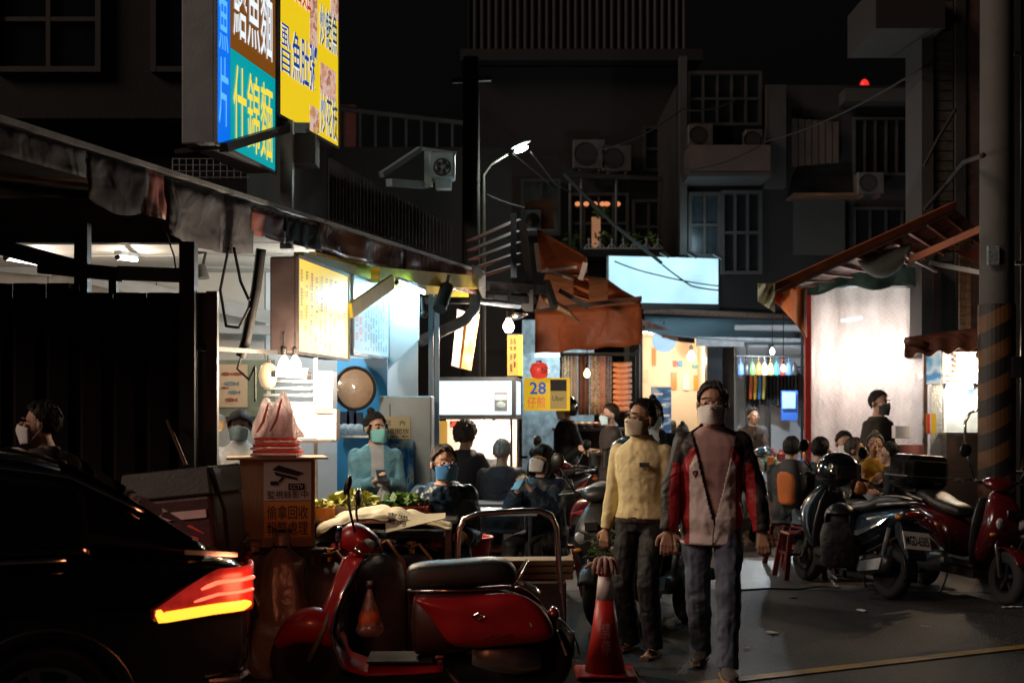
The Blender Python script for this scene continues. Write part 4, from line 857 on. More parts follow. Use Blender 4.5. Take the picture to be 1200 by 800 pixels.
cable('overhead cable strung past the balcony bars', [W(700,175,19), W(800,128,20), W(870,112,21)], .015, .1); cable('cable strung across the concrete pillar and shutters', [W(800,200,20), W(900,165,20), W(1080,80,14.4)], .012, .1); cable('bent cable fixed to the tiled pillars', [W(1083,195,14.4), W(1098,165,14.4), W(1120,128,14.4)], .02); cable('thick cable curving up to the utility pole', [W(1083,246,14.3), W(1110,215,14.2), W(1130,190,12.5), W(1152,182,10.6)], .025)

# ------------------------------------------------------------------ middle: shop with the white sign
sg = thing('shop_sign', 'large blank white lit shop sign above the striped awning', 'sign', (X_(778,21.8), 21.8, Z_(355,21.8)))
o = W(713,355,21.6); o2 = W(842,356,22.0); u = (o2-o); u.z = 0; w = u.length; u.normalize(); v = V((0,0,1))
m = MB(); panel(m, o, u, v, w, .80, .12); m.build('housing', M('sign_white', (.6,.65,.7), .5), sg, world=True)
m = MB(); panel(m, o+u*.01+v*.01, u, v, w-.02, .78, 0, .008); m.build('face_panel', E('shop_sign_white', (.50,.84,1.0), 1.15, var=.3, scale=1.1), sg, world=True, recalc=False)
m = MB(); m.bar(o+v*-.04, o+u*w-v*.04, .1, .10); m.build('bottom_trim', BLACKM, sg, world=True)
for f_ in (.47, .72, .95): m = MB(); a = o+u*(w*f_)+v*.86; m.bar(a, a+V((.03,-.35,-.02)), .03); m.bar(a+V((-.05,-.36,-.02)), a+V((.1,-.36,-.10)), .08, .05); m.build('sign_floodlight', BLKPL, sg, world=True)
lamp(sg, o+u*(w*.3)+v*.3+V((0,-.9,0)), 7, (.6,.88,1), .3); lamp(sg, o+u*(w*.75)+v*1.1+V((0,-.5,0)), 12, (.6,.88,1), .2)
sh = thing('shop', 'bright open shop with cream walls and small posters under the white sign', 'shop', (X_(790,23), 23, 0))
WARMW = M('warm_white_wall', (.72,.62,.50), .6, var=.06, scale=2, bump=.03)
m = MB(); m.box((X_(790,24.5), 24.6, 1.6), (1.9, .08, 3.2)); B_(sh, 'back_wall', m, WARMW)
m = MB(); m.box((X_(748,23.5)-.04, 23.6, 1.6), (.06, 2.0, 3.2)); B_(sh, 'side_wall', m, WARMW); m = MB(); m.box((X_(829,23.5), 23.6, 1.6), (.06, 2.0, 3.2)); B_(sh, 'side_wall', m, WARMW)
m = MB(); m.box((X_(790,23.6), 23.6, 3.02), (1.5, 2.0, .06)); B_(sh, 'ceiling', m, WARMW)
m = MB(); m.box((X_(836,22.2), 22.2, 1.5), (.26, .3, 3.0)); B_(sh, 'door_pillar', m, M('navy_paint', (.012,.022,.035), .5, var=.3)); m = MB(); m.bar(W(751.5,500,22.4), W(751.5,398,22.4), .03); B_(sh, 'door_jamb', m, BLACKM)
m = MB(); m.box((X_(858,22.4), 22.5, 1.5), (.36, .1, 3.0)); B_(sh, 'grey_wall', m, M('grey_wall_paint', (.30,.28,.30), .6, var=.15))
OR_ = E('orange_notice', (.85,.30,.03), .45)
for px, py, w_, h_, mt in ((767,418,.055,.34,OR_), (790,446,.10,.33,OR_), (818,448,.17,.28,E('orange_notice_wide', (.85,.42,.04), .45)), (791,426,.07,.12,M('red_grid_poster', (.5,.15,.15), .6, var=.5, scale=30)), (797,426,.09,.11,M('blue_poster', (.1,.3,.6), .6, var=.6, scale=20)), (815,429,.12,.06,M('teal_poster', (.1,.4,.45), .6, var=.6, scale=30)), (804,448,.13,.30,WHITEPAPER), (755,440,.16,.22,M('cream_poster', (.66,.52,.40), .6, var=.15, scale=20))):
    m = MB(); m.box(W(px,py,24.52), (w_,.02,h_)); B_(sh, 'wall_poster', m, mt)
cl = MB(); cl.lathe([(.19,0),(.2,.02),(.19,.04)], W(778,399,21.3), 24, axis=(0,-1,0)); rs = thing('round_sign', 'round pale blue lit sign hanging under the shop awning', 'sign', W(778,411,21.3)); cl.build('disc', E('round_sign_glow', (.50,.76,1), .9, var=.15), rs, world=True, smooth=40); m = MB(); m.bar(W(778,386,21.3), W(778,376,21.3), .02); m.build('hanger', BLACKM, rs, world=True); m = MB(); m.ell(W(779,394,21.25), (.05,.01,.03)); m.build('mark', REDINK, rs, world=True)
def bulb(label, p, power, col=(1,.72,.42), mat=BULBW, r=.04, cord=.25, name='hanging_bulb', off=(0,0,-.09), group=None):
    p = V(p); t = thing(name, label, 'lamp', p, 0, group); m = MB(); m.lathe([(.004,-r),(r*.62,-r*.8),(r,-r*.05),(r*.8,r*.6),(r*.4,r*1.25),(r*.36,r*1.6)], p, 14); m.build('globe', mat, t, world=True, smooth=True)
    m = MB(); m.lathe([(r*.42,r*1.5),(r*.45,r*2.6),(r*.2,r*2.9)], p, 10); m.build('socket', BLKPL, t, world=True)
    if cord: m = MB(); m.tube([p+V((0,0,r*2.8)), p+V((0,0,r*2.8+cord))], .006, 6); m.build('cord', RUBBER, t, world=True)
    lamp(t, p+V(off), power, col, r); return t
bulb('bright recessed bulb lighting the cream shop wall', W(810,418,23.8), 66, (1,.82,.60), BULBW, .075, .9, off=(0,-.45,-.1)); bulb('small spot bulb at the shop entrance by the round sign', W(762,390,22.9), 30, (1,.82,.6), BULBW, .03, .6)
# striped awning over the shop and grey fascia
aw = thing('shop_awning', 'grey-blue sloping awning with a rolled pole under the white sign', 'awning', (X_(845,21), 21, Z_(400,20.5)))
m = MB(); m.grid(lambda u_, v_: W(755+182*u_, 368+4*u_, 21.9).lerp(W(757+180*u_, 398+4*u_-10*(1-u_)**3, 20.3), v_)+V((0,0,-.06*sin(pi*v_))), 14, 6); m.build('canvas', M('blue_grey_canvas', (.16,.24,.29), .6, var=.2, scale=3, bump=.2), aw, world=True, smooth=True, solid=.01)
m = MB(); m.tube([W(754,364,21.8), W(940,372,21.8)], .055, 10); m.build('roller', M('rope_wrapped', (.20,.13,.10), .8, var=.6, scale=30, stretch=(4,1,1)), aw, world=True, smooth=True)
m = MB(); m.bar(W(816,400,20.4), W(938,402,20.4), .04, .15); m.build('valance', M('grey_valance', (.34,.36,.38), .6, var=.3, scale=10), aw, world=True)
m = MB(); m.grid(lambda u_, v_: W(752+62*u_, 374+22*u_+(6+6*sin(pi*u_))*v_, 20.9), 8, 3); m.build('drooping_flap', BROWNT, aw, world=True, solid=.01)
# clothes stall to the right of the shop
cs = thing('clothes_rack', 'tall black shop rack hung with dark clothes behind the street stalls', 'clothes rack', (X_(905,20.5), 20.5, 0))
for px in (875, 902, 940): m = MB(); m.bar(W(px,640,20.3).xy.to_3d(), W(px,403,20.3), .035); m.build('upright', BLACKM, cs, world=True)
for py in (403, 418, 430): m = MB(); m.bar(W(873,py,20.3), W(942,py,20.3), .03); m.build('rail', BLACKM, cs, world=True)
m = MB(); m.box((X_(905,21.2), 21.2, 1.5), (1.25,.06,3.0)); bwl = thing('partition_wall', 'pale partition wall behind the clothes rack', 'wall', (X_(905,21.2), 21.2, 0)); m.build('board', M('pale_wall', (.50,.52,.55), .6, var=.1), bwl, world=True)
rnd = random.Random(11); cols = [(.012,.012,.014),(.02,.02,.03),(.015,.013,.012),(.05,.05,.055),(.03,.012,.014)]
for i in range(15):
    px = 878+4.2*i; c = W(px, 436, 20.25); w_ = .05; h_ = rnd.uniform(.42, .62); m = MB(); m.prism([c+V((-w_,0,-.06)), c+V((0,0,0)), c+V((w_,0,-.06)), c+V((w_*.95,0,-h_)), c+V((-w_*.95,0,-h_+.03))], (0,.16,0))
    o_ = m.build('garment', M('garment_%d' % (i % 5), cols[i % 5], .85, var=.4, bump=.3), None, world=True, bevel=.01); tag(o_, 'dark garment hanging on the tall black shop rack', 'clothing', 'garments on the shop rack')
for i, c_ in enumerate(((.5,.10,.03),(.6,.35,.04),(.05,.2,.5),(.55,.45,.1))):
    c = W(880+5*i, 430, 20.0); m = MB(); m.tube([c, c+V((.01,0,-.25)), c+V((-.01,0,-.5))], [.02,.03,.025], 8); tag(m.build('lanyard_bundle', M('lanyard_%d' % i, c_, .6), None, world=True, smooth=True), ['bundle of red-orange straps hanging from the rack rail', 'bundle of amber straps hanging from the rack rail', 'bundle of blue straps hanging from the rack rail', 'bundle of yellow straps hanging from the rack rail'][i], 'straps')
pb = thing('picture_board', 'pale blue lit display board leaning among the stall goods', 'board', W(925,492,19)); m = MB(); m.box(W(925,475,19), (.24,.04,.44)); m.build('frame', BLUEINK, pb, world=True); m = MB(); m.box(W(924.5,469,18.96), (.19,.03,.24)); m.build('screen', E('pale_blue_screen', (.45,.75,.95), .8, var=.2, scale=8), pb, world=True)
bulb('cool bulb over the goods tables beside the clothes rack', W(905,412,18.5), 130, (.80,.92,1), BULBC, .04, .8)
# goods tables in the alley with small goods
tb1 = thing('goods_table', 'long table of helmets and small goods in front of the clothes rack', 'table', (X_(895,17.6), 17.6, 0))
m = MB(); m.box((X_(895,17.6), 17.6, .82), (1.5,.9,.04)); m.build('top', GREYPL, tb1, world=True)
for sx in (-1,1):
    for sy in (-1,1): m = MB(); m.box((X_(895,17.6)+sx*.7, 17.6+sy*.4, .4), (.04,.04,.8)); m.build('leg', BLACKM, tb1, world=True)
GC = [(.10,.22,.55),(.55,.20,.04),(.05,.30,.42),(.03,.03,.035),(.6,.6,.6),(.35,.05,.05),(.12,.25,.10),(.45,.33,.12)]
GN = ['blue','orange','teal','black','white','red','green','tan']
rnd = random.Random(3)
for i in range(26):
    c = V((X_(895,17.6)+rnd.uniform(-.7,.7), 17.6+rnd.uniform(-.4,.35), .842)); q = rnd.randrange(8); m = MB(); kind = rnd.randrange(3); r = rnd.uniform(.05,.10)
    if kind == 0: m.ell(c+V((0,0,r*.7)), (r,r*1.1,r*.7)); nm = 'bundle'
    elif kind == 1: m.box(c+V((0,0,r*.5)), (r*2,r*1.5,r), rz=rnd.uniform(0,3), ch=.006); nm = 'packet'
    else: m.lathe([(r*.6,0),(r*.65,r*1.8),(r*.3,r*2.1),(r*.25,r*2.4)], c, 10); nm = 'bottle'
    tag(m.build(nm, M('goods_%s' % GN[q], GC[q], .4, var=.3, scale=20), None, world=True, smooth=40), 'small %s %s among the goods on the long alley table' % (GN[q], nm), nm, 'goods on the long alley table')
def open_helmet(label, c, rz, shell, r=.135, visor=True, name='helmet'):
    t = thing(name, label, 'helmet', V(c), rz)
    m = MB(); nu, nv = 28, 16
    def hv(i, j): a = 2*pi*i/nu; tt = pi*.62*j/nv; return V((r*sin(tt)*sin(a), -r*1.12*sin(tt)*cos(a), r*.85+r*cos(tt)))
    vs = [hv(i, j) for i in range(nu) for j in range(nv+1)]; fs = []
    for i in range(nu):
        for j in range(nv):
            a = 2*pi*(i+.5)/nu
            if cos(a) > .55 and j > nv*.62: continue
            fs.append([i*(nv+1)+j, ((i+1)%nu)*(nv+1)+j, ((i+1)%nu)*(nv+1)+j+1, i*(nv+1)+j+1])
    m.add(vs, fs); m.build('shell', shell, t, smooth=True, solid=.02)
    m = MB(); m.ell((0,.02,r*.75), (r*.84,r*.9,r*.7)); m.build('lining', RUBBER, t, smooth=True)
    if visor:
        m = MB(); m.grid(lambda u_, v_: V((sin((u_-.5)*2.3)*r*1.06, -cos((u_-.5)*2.3)*r*1.24, r*1.2-.12*v_+.01)), 14, 5); m.build('visor', GLASS('smoke_visor', (.5,.55,.6), .5), t, smooth=True, recalc=False)
    return t
open_helmet('blue-black helmet standing on the long alley table', (X_(893,17.4), 17.3, .845), .4, M('blue_black_shell', (.03,.06,.10), .15, coat=1, var=.1, bump=0))
# fabrics stall
fs_ = thing('fabric_stall', 'stall rail hung with patterned cloth lengths under the orange awning', 'stall', (X_(700,19), 19, 0))
m = MB(); m.bar(W(660,415,19.4), W(745,415,19.4), .05); m.build('rail', BLACKM, fs_, world=True)
for px in (658, 747): m = MB(); m.bar(V((X_(px,19.4),19.4,0)), W(px,410,19.4), .05); m.build('post', BLACKM, fs_, world=True)
FAB = [('cool white and blue', PRINT('cloth_blue', [(.3,.5,.6),(.65,.7,.75),(.2,.4,.55),(.7,.7,.7)], 14)), ('pale striped', STRIPE('cloth_stripe', (.55,.55,.55), (.25,.32,.40), 20, (1,0,0))), ('brown checked', STRIPE('cloth_brown', (.10,.05,.04), (.16,.09,.075), 30)), ('grey speckled', PRINT('cloth_grey', [(.5,.45,.42),(.2,.2,.18),(.55,.52,.5)], 40)), ('pink edged', STRIPE('cloth_pink', (.5,.22,.18), (.55,.4,.36), 26)), ('dark dotted', PRINT('cloth_dark', [(.05,.05,.07),(.3,.28,.3),(.04,.04,.05)], 60))]
for i, (px, w_) in enumerate(((663,9),(672,10),(684,12),(697,11),(706,6),(713,7))):
    a = X_(px-w_/2,19.3); b = X_(px+w_/2,19.3); m = MB(); m.grid(lambda u_, v_: V((a+(b-a)*u_, 19.3+.02*sin(u_*14+i), Z_(417,19.3)-(Z_(417,19.3)-Z_(486,19.3))*v_)), 10, 4); tag(m.build('hanging_cloth', FAB[i][1], None, world=True, smooth=True, solid=.008), FAB[i][0]+' cloth length hanging on the fabric stall', 'cloth')
for i in range(9):
    c = W(729, 427+6.5*i, 18.9); m = MB(); m.tube([c+V((-.13,0,.01)), c+V((-.06,-.02,-.008)), c+V((.06,-.02,.0)), c+V((.135,0,.012))], [.03,.043,.043,.032], 10, flat=1.0); tag(m.build('cloth_roll', M('salmon_cloth', (.50,.24,.15), .8, var=.3, scale=14, bump=.4), None, world=True, smooth=True), 'salmon brown folded cloth bundle in the tall stack at the fabric stall', 'cloth', 'stacked cloth bundles')
bulb('orange bulb hanging in front of the brown checked cloth', W(688,438,18.2), 44, (1,.55,.25), BULBO, .05, .5)
ft = thing('fabric_table', 'low table heaped with pale cloth parcels under the hanging cloth', 'table', (X_(690,17.8), 17.8, 0)); m = MB(); m.box((X_(690,17.8), 17.8, 1.33), (1.0,.6,.04)); m.build('top', GREYPL, ft, world=True); m = MB(); m.box((X_(690,17.8), 17.85, .66), (.96,.5,1.3)); m.build('skirt', M('dark_skirt', (.02,.02,.022), .8, var=.3), ft, world=True)
for i in range(7): c = V((X_(663+9*i,17.7), 17.65, 1.39)); m = MB(); m.ell(c, (.08,.1,.045)); tag(m.build('cloth_parcel', M('parcel_%d' % (i % 3), [(.45,.5,.52),(.40,.16,.16),(.30,.34,.36)][i % 3], .5, var=.4, scale=20, bump=.4), None, world=True, smooth=True), 'soft wrapped cloth parcel on the fabric table', 'parcel', 'cloth parcels on the fabric table')
# orange awnings over the middle stalls
oa = thing('orange_awning', 'large faded orange tarpaulin awning hanging over the fabric stall', 'awning', (X_(690,16.5), 16.5, Z_(412,16)))
m = MB(); m.grid(lambda u_, v_: W(627+125*u_, 366-8*u_+(48+6*u_*0)*v_-2*u_, 16)+V((0,-.05*sin(u_*9)*v_, .012*sin(u_*21)*v_)), 26, 8); m.build('front_valance', ORNGT, oa, world=True, smooth=True, solid=.01)
m = MB(); m.grid(lambda u_, v_: W(627+125*u_, 366-10*u_, 16).lerp(W(640+70*u_, 318+8*u_, 19), v_)+V((0,0,-.1*sin(pi*v_)*sin(pi*u_))), 14, 8); m.build('top_sheet', ORNGT, oa, world=True, smooth=True, solid=.01)
m = MB(); m.grid(lambda u_, v_: W(712+40*u_, 330+22*u_+26*v_*(1-u_)+2*v_, 16.6), 8, 4); m.build('side_flap', ORNGT, oa, world=True, solid=.01)
m = MB(); m.tube([W(626,365,15.95), W(752,349,15.95)], .025, 8); m.build('front_bar', RUST, oa, world=True)
ob = thing('folded_awning', 'smaller folded orange awning with pale metal arms above the tarpaulin', 'awning', (X_(660,15.5), 15.5, Z_(345,15.5)))
m = MB(); m.grid(lambda u_, v_: W(630+58*u_, 268+34*u_+(50-32*u_)*v_+6*sin(pi*v_)*(1-u_), 15.6+.6*v_), 12, 8); m.build('canvas', ORNGT, ob, world=True, smooth=True, solid=.01)
for a, b, w_ in ((W(628,285,15.5), W(632,318,15.5), .05), (W(634,318,15.5), W(676,313,15.3), .03), (W(640,315,15.5), W(672,328,15.3), .025), (W(686,308,15.2), W(680,328,15.2), .06)): m = MB(); m.bar(a, b, w_); m.build('arm', M('pale_arm', (.50,.42,.40), .4, .3, var=.2), ob, world=True)
m = MB(); m.grid(lambda u_, v_: W(672+18*u_, 322+6*u_+24*v_, 15.2+.15*sin(v_*9)), 6, 8); m.build('rolled_edge', ORNGT, ob, world=True, solid=.015)
for i in range(9):
    m = MB(); a = W(632+3.5*i, 342+2.0*i, 15.0); m.tube([a, a+V((.06,-.03,-.08)), a+V((.14,-.02,-.16)), a+V((.2,.03,-.18))], [.012,.024,.022,.01], 8); m.build('bunched_fold', M('gold_brown_tarp', (.16,.08,.03), .5, var=.5, scale=8, bump=.4), ob, world=True, smooth=True)
oc = thing('slatted_awning', 'dark red slatted awning sloping beside the lamp pole', 'awning', (X_(575,14.5), 14.5, Z_(320,14.5)))
for i in range(5): m = MB(); m.bar(W(552+1*i,282+11*i,14.5), W(606,258+13*i,15.2), .14, .015); m.build('slat', M('rust_red_slat', (.13,.04,.028), .55, var=.4, bump=.2), oc, world=True)
m = MB(); m.bar(W(602,250,15), W(602,325,15), .07); m.build('post', M('blue_grey_post', (.06,.09,.12), .5), oc, world=True)
ac2 = thing('extractor_fan', 'blue-faced extractor fan unit above the slatted awning', 'fan', W(622,268,15.6)); m = MB(); m.box(W(622,258,15.6), (.24,.2,.22)); m.build('box', M('dim_blue_steel', (.12,.2,.25), .5), ac2, world=True); m = MB(); m.lathe([(.08,0),(.085,.02),(.02,.03)], W(624,258,15.48), 16, axis=(0,-1,0)); m.build('fan_hub', BLKPL, ac2, world=True); m = MB(); m.box(W(632,252,15.75), (.36,.1,.36)); m.build('back_board', RUST, ac2, world=True)
db = thing('debris_frame', 'tangle of black brackets and pipes under the folded awning', 'frame', W(610,350,14.4))
for a, b, w_ in ((W(566,335,13.8), W(640,340,14.8), .10), (W(575,350,13.8), W(625,352,14.6), .08), (W(612,260,14.8), W(622,345,14.8), .09), (W(640,330,14.8), W(650,360,14.6), .07), (W(655,340,15), W(690,360,15), .05), (W(618,340,14.5),W(618,365,14.5),.13)): m = MB(); m.bar(a, b, w_); m.build('bracket', BLACKM, db, world=True)
m = MB(); m.grid(lambda u_, v_: W(553+16*u_, 310+10*v_+30*v_*u_+8*u_, 13.3)+V((0,-.05*sin(u_*5+v_*4),0)), 8, 10); tag(m.build('plastic_wrap', FILM('crinkled_film', (.6,.62,.65), .2, .4, .12, 1.0, 30), None, world=True, smooth=True, solid=.003), 'crumpled silvery plastic wrapping bunched at the canopy corner', 'wrapping')
bulb('bare glaring bulb hanging from the pipes beside the yellow banners', W(596,383,13.6), 120, (1,.80,.62), E('bulb_white', (1,.86,.74), 22), .062, .2); sr = MB(); sr.lathe([(.10,0),(.07,.07),(.03,.10),(.025,.16)], W(608,372,13.8), 16, axis=(-.3,.1,1)); tag(sr.build('lamp_reflector', CHROME, None, world=True, smooth=True, solid=.003), 'shiny metal lamp reflector hanging beside the bare bulb', 'reflector')
# vertical signs around the cart
vs_ = thing('vertical_sign', 'white vertical sign with an orange food picture beside the cart', 'sign', (X_(548,13.6), 13.6, Z_(432,13.6))); m = MB(); m.prism([W(529,428,13.4), W(541,432,13.6), W(548,366,13.6), W(536,362,13.4)], (0,.08,0)); m.build('housing', M('sign_offwhite', (.55,.45,.42), .5), vs_, world=True); m = MB(); m.prism([W(541,431,13.55), W(552,434,13.75), W(562,368,13.75), W(549,367,13.55)], (0,.04,0)); m.build('food_photo', PRINT('orange_food', [(.7,.12,.02),(.95,.38,.05),(1,.62,.2),(.6,.08,.02)], 7, emit=.75, detail=5), vs_, world=True)
for i, (px, w_) in enumerate(((601, 13), (610, 5))):
    t = thing('vertical_banner', ['dark yellow vertical banner with brown writing behind the bare bulb', 'narrow bright yellow vertical banner beside the wider one'][i], 'banner', W(px,440,14.4)); m = MB(); o = W(px-w_/2,440,14.4); hh = Z_(392,14.4)-Z_(440,14.4); ww = w_*14.4/F; panel(m, o, (1,0,0), (0,0,1), ww, hh, .02); m.build('cloth', M('banner_yellow_%d' % i, [(.40,.26,.02),(.75,.55,.03)][i], .6, var=.25, scale=8), t, world=True)
    m = MB(); m.bar(o+V((0,-.01,hh)), o+V((ww,-.01,hh)), .012); m.build('top_rod', BLACKM, t, world=True)
    if i == 0: menu_rows(t, o, V((1,0,0)), V((0,0,1)), .03, .11, .04, .42, 2, [M('brown_ink', (.15,.05,.02), .7, var=0, bump=0)], 9, .95, .8)
# food cart with white light box
ct = thing('food_cart', 'steel food cart with a blank white light box over a warm lit counter', 'food cart', (-.38, 14.4, 0), RAD(-6))
def C_(name, m, mat, par=None, **k): return m.build(name, mat, par or ct, **k)
CW, CD = .86, .72
m = MB(); m.box((0,0,.45), (CW, CD, .9), ch=.01); C_('cabinet', m, STEEL)
m = MB(); m.box((0,0,.92), (CW+.06, CD+.06, .035)); C_('counter', m, STEEL)
for sx in (-1,1):
    for sy in (-1,1): m = MB(); m.tube([(sx*(CW/2-.02), sy*(CD/2-.02), .93), (sx*(CW/2-.02), sy*(CD/2-.02), 1.55)], .016, 8); C_('post', m, CHROME)
m = MB(); m.box((0,0,1.52), (CW+.06, CD+.06, .05)); lbx = C_('light_box_base', m, M('dark_trim', (.07,.075,.085), .4, .4))
m = MB(); m.box((0,0,1.94), (CW+.06, CD+.06, .04)); C_('light_box_top', m, MATS['dark_trim'])
WLB = E('cart_light_white', (.72,.92,1.0), 1.1)
m = MB(); m.box((0,-CD/2-.005,1.732), (CW-.03,.03,.372)); C_('light_face', m, WLB); m = MB(); m.box((CW/2+.005,0,1.732), (.03,CD-.06,.372)); C_('light_face', m, WLB)
for sx in (-1,1): m = MB(); m.box((sx*(CW/2+.012), -CD/2-.012, 1.73), (.045,.045,.38)); C_('corner_trim', m, MATS['dark_trim'])
m = MB(); m.box((.30,-CD/2-.024,1.69), (.14,.01,.21)); C_('sticker', m, M('sticker_grey', (.20,.22,.25), .6)); m = MB(); m.box((.30,-CD/2-.031,1.735), (.12,.006,.055)); C_('sticker_panel', m, WHITEPAPER); m = MB(); m.ell((.30,-CD/2-.03,1.65), (.05,.006,.04)); C_('sticker_bowl', m, M('sticker_bowl_blue', (.35,.5,.55), .6))
m = MB(); m.box((0,CD/2-.03,1.22), (CW-.06,.02,.55)); C_('back_panel', m, M('warm_back', (.75,.62,.52), .4, var=.1))
m = MB(); m.box((-.2,-CD/2+.03,1.2), (.42,.008,.5)); C_('glass_pane', m, CLEAR)
m = MB(); m.box((-CW/2+.05,-.1,1.2), (.09,.02,.55)); C_('yellow_strip', m, E('cart_amber', (.7,.38,.05), .4)); m = MB(); m.box((-.27,.30,1.43), (.16,.01,.07)); C_('red_notice', m, REDINK)
m = MB(); m.lathe([(.16,0),(.19,.10),(.2,.12)], (.15,-.08,.94), 18); C_('steel_pot', m, STEEL, smooth=40); m = MB(); m.lathe([(.12,0),(.14,.15)], (-.2,-.1,.94), 18); C_('steel_pot', m, STEEL, smooth=40)
bulb('glaring bulb inside the steel food cart', (-.20,14.15,1.40), 34, (1,.80,.62), MATS['bulb_white'], .05, 0); bulb('second bulb inside the steel food cart above the pots', (-.34,14.15,1.42), 30, (1,.80,.62), MATS['bulb_white'], .045, 0)
# oyster-omelette sign and lantern
os_ = thing('stall_sign', 'yellow stall sign reading 28 with a dark delivery badge beside the cart', 'sign', W(642,480,15.6)); o = W(614,481,15.6); m = MB(); panel(m, o, (1,0,0), (0,0,1), .56, .40, .04); m.build('board', E('stall_sign_yellow', (.80,.48,.015), .75), os_, world=True)
text_on(os_, E('stall_sign_blue', (.005,.10,.50), .7), '28', o+V((.07,0,.20)), (1,0,0), (0,0,1), .20, .15, .02, .004); text_on(os_, E('stall_sign_red', (.75,.10,.08), .8), '仔煎', o+V((.04,0,.03)), (1,0,0), (0,0,1), .22, .14, .006, .004)
m = MB(); panel(m, o+V((.32,0,.02)), (1,0,0), (0,0,1), .20, .36, 0, .004); m.build('badge', E('badge_ochre', (.40,.27,.08), .6), os_, world=True, recalc=False); m = MB(); panel(m, o+V((.32,0,.24)), (1,0,0), (0,0,1), .20, .14, 0, .007); m.build('badge_header', INK, os_, world=True, recalc=False); text_on(os_, INK, 'Uber', o+V((.345,0,.12)), (1,0,0), (0,0,1), .15, .06, .0, .008)
ln_ = thing('paper_lantern', 'small red paper lantern above the yellow stall sign', 'lantern', W(632,446,15.4)); m = MB(); m.lathe([(.03,-.10),(.09,-.08),(.12,0),(.09,.08),(.03,.10)], W(632,434,15.4), 16); m.build('shade', E('lantern_red', (.75,.05,.03), .8, var=.2), ln_, world=True, smooth=True); m = MB(); m.lathe([(.035,.095),(.035,.12)], W(632,434,15.4)); m.build('cap', BLKPL, ln_, world=True)
text_on(ln_, INK, '燒', W(634,438,15.27), (1,0,0), (0,0,1), .08, .09, .005, .0)
lit = thing('lit_shopfront', 'far stall front glowing cold white and orange behind the hanging cloth', 'shopfront', (X_(650,21), 21, 0))
m = MB(); m.box((X_(655,21), 21.4, 1.6), (1.2,.06,3.0)); m.build('wall', M('pale_wall2', (.42,.5,.54), .6, var=.5, scale=8), lit, world=True); m = MB(); m.box(W(645,416,20.9), (.5,.05,.06)); m.build('light_strip', E('cold_strip', (.6,.9,1), 3), lit, world=True); lamp(lit, W(648,425,20.6), 34, (.7,.92,1), .1)
m = MB(); m.box(W(664,455,19.9), (.14,.05,.36)); m.build('orange_light_panel', E('orange_panel', (.95,.42,.10), .9, var=.3), lit, world=True)
m = MB(); m.box(W(652,450,20), (.5,.05,.16)); m.build('shelf', WHITEPL, lit, world=True)
# blue roll-up banner
rbn = thing('banner_stand', 'blue roll-up banner stand with white text in front of the shop', 'banner', (X_(774,19), 19, 0)); o = W(763,548,19); m = MB(); panel(m, V((o.x,19,.55)), (1,0,0), (0,0,1), .30, 1.38, .02); m.build('banner', PRINT('banner_blue', [(.03,.09,.22),(.05,.16,.36),(.30,.42,.52),(.04,.12,.28)], 5, stretch=(1,1,2.4)), rbn, world=True)
m = MB(); m.bar((o.x-.01,19,1.94), (o.x+.31,19,1.94), .02); m.build('top_rail', WHITEPL, rbn, world=True); m = MB(); m.box((o.x+.15,19,.3), (.03,.03,.6)); m.build('pole', GREYPL, rbn, world=True); m = MB(); m.box((o.x+.15,19,.02), (.4,.25,.04)); m.build('base', GREYPL, rbn, world=True)
for i in range(6): m = MB(); panel(m, V((o.x+.03,18.985,1.82-.16*i)), (1,0,0), (0,0,1), .24*(.6+.4*((i*7)%3)/2), .03, 0, .0); m.build('print_line', WHITEPAPER, rbn, world=True, recalc=False)

# ------------------------------------------------------------------ right: dining tent
dt = thing('dining_tent', 'roadside dining tent with a crinkled clear plastic curtain and red posts', 'tent', (X_(1035,15), 15.4, 0)); Yc = 15.0
def D_(name, m, mat, **k): return m.build(name, mat, dt, world=True, **k)
REDPOST = M('red_post', (.38,.025,.022), .4, var=.2, bump=.05)
for px in (946, 1122): m = MB(); m.box((X_(px,Yc), Yc-.02, 1.52), (.065,.065,3.04)); D_('post', m, REDPOST)
m = MB(); m.box((X_(1097,14.6), 14.6, 1.6), (.085,.085,3.2)); D_('post', m, M('dark_brown_post', (.03,.018,.016), .5))
m = MB(); m.grid(lambda u_, v_: V((X_(949,Yc)+(X_(1119,Yc)-X_(949,Yc))*u_, Yc+.02+.035*mnoise.noise(V((u_*9,v_*4,0)))+.02*sin(u_*30), .25+2.78*v_)), 60, 30); D_('plastic_curtain', m, FILM('tent_film', (.84,.80,.80), .30, .7, .18, 1.0, 22, (1,1,.5), 32), smooth=True, recalc=False)
m = MB(); m.grid(lambda u_, v_: W(940+186*u_, 320-8*sin(pi*u_)+(24+4*sin(u_*17)*v_)*v_, 14.85+.03*sin(u_*25)*v_), 40, 6); D_('green_valance', m, GREENT, smooth=True, solid=.012)
m = MB(); m.box((X_(1055,16.9), 17.1, 1.5), (2.1,.06,3.0)); D_('rear_wall', m, M('tent_rear', (.62,.55,.53), .7, var=.7, scale=3.0)); m = MB(); m.box((X_(1045,16.2), 16.05, 3.08), (1.7,2.0,.05)); D_('roof_sheet', m, GREENT)
m = MB(); m.bar((X_(950,15.1),15.08,1.5), (X_(958,17),17.05,1.5), .03, 3.0); D_('side_sheet', m, M('tent_side', (.5,.40,.36), .7, var=.2))
tent_b = []
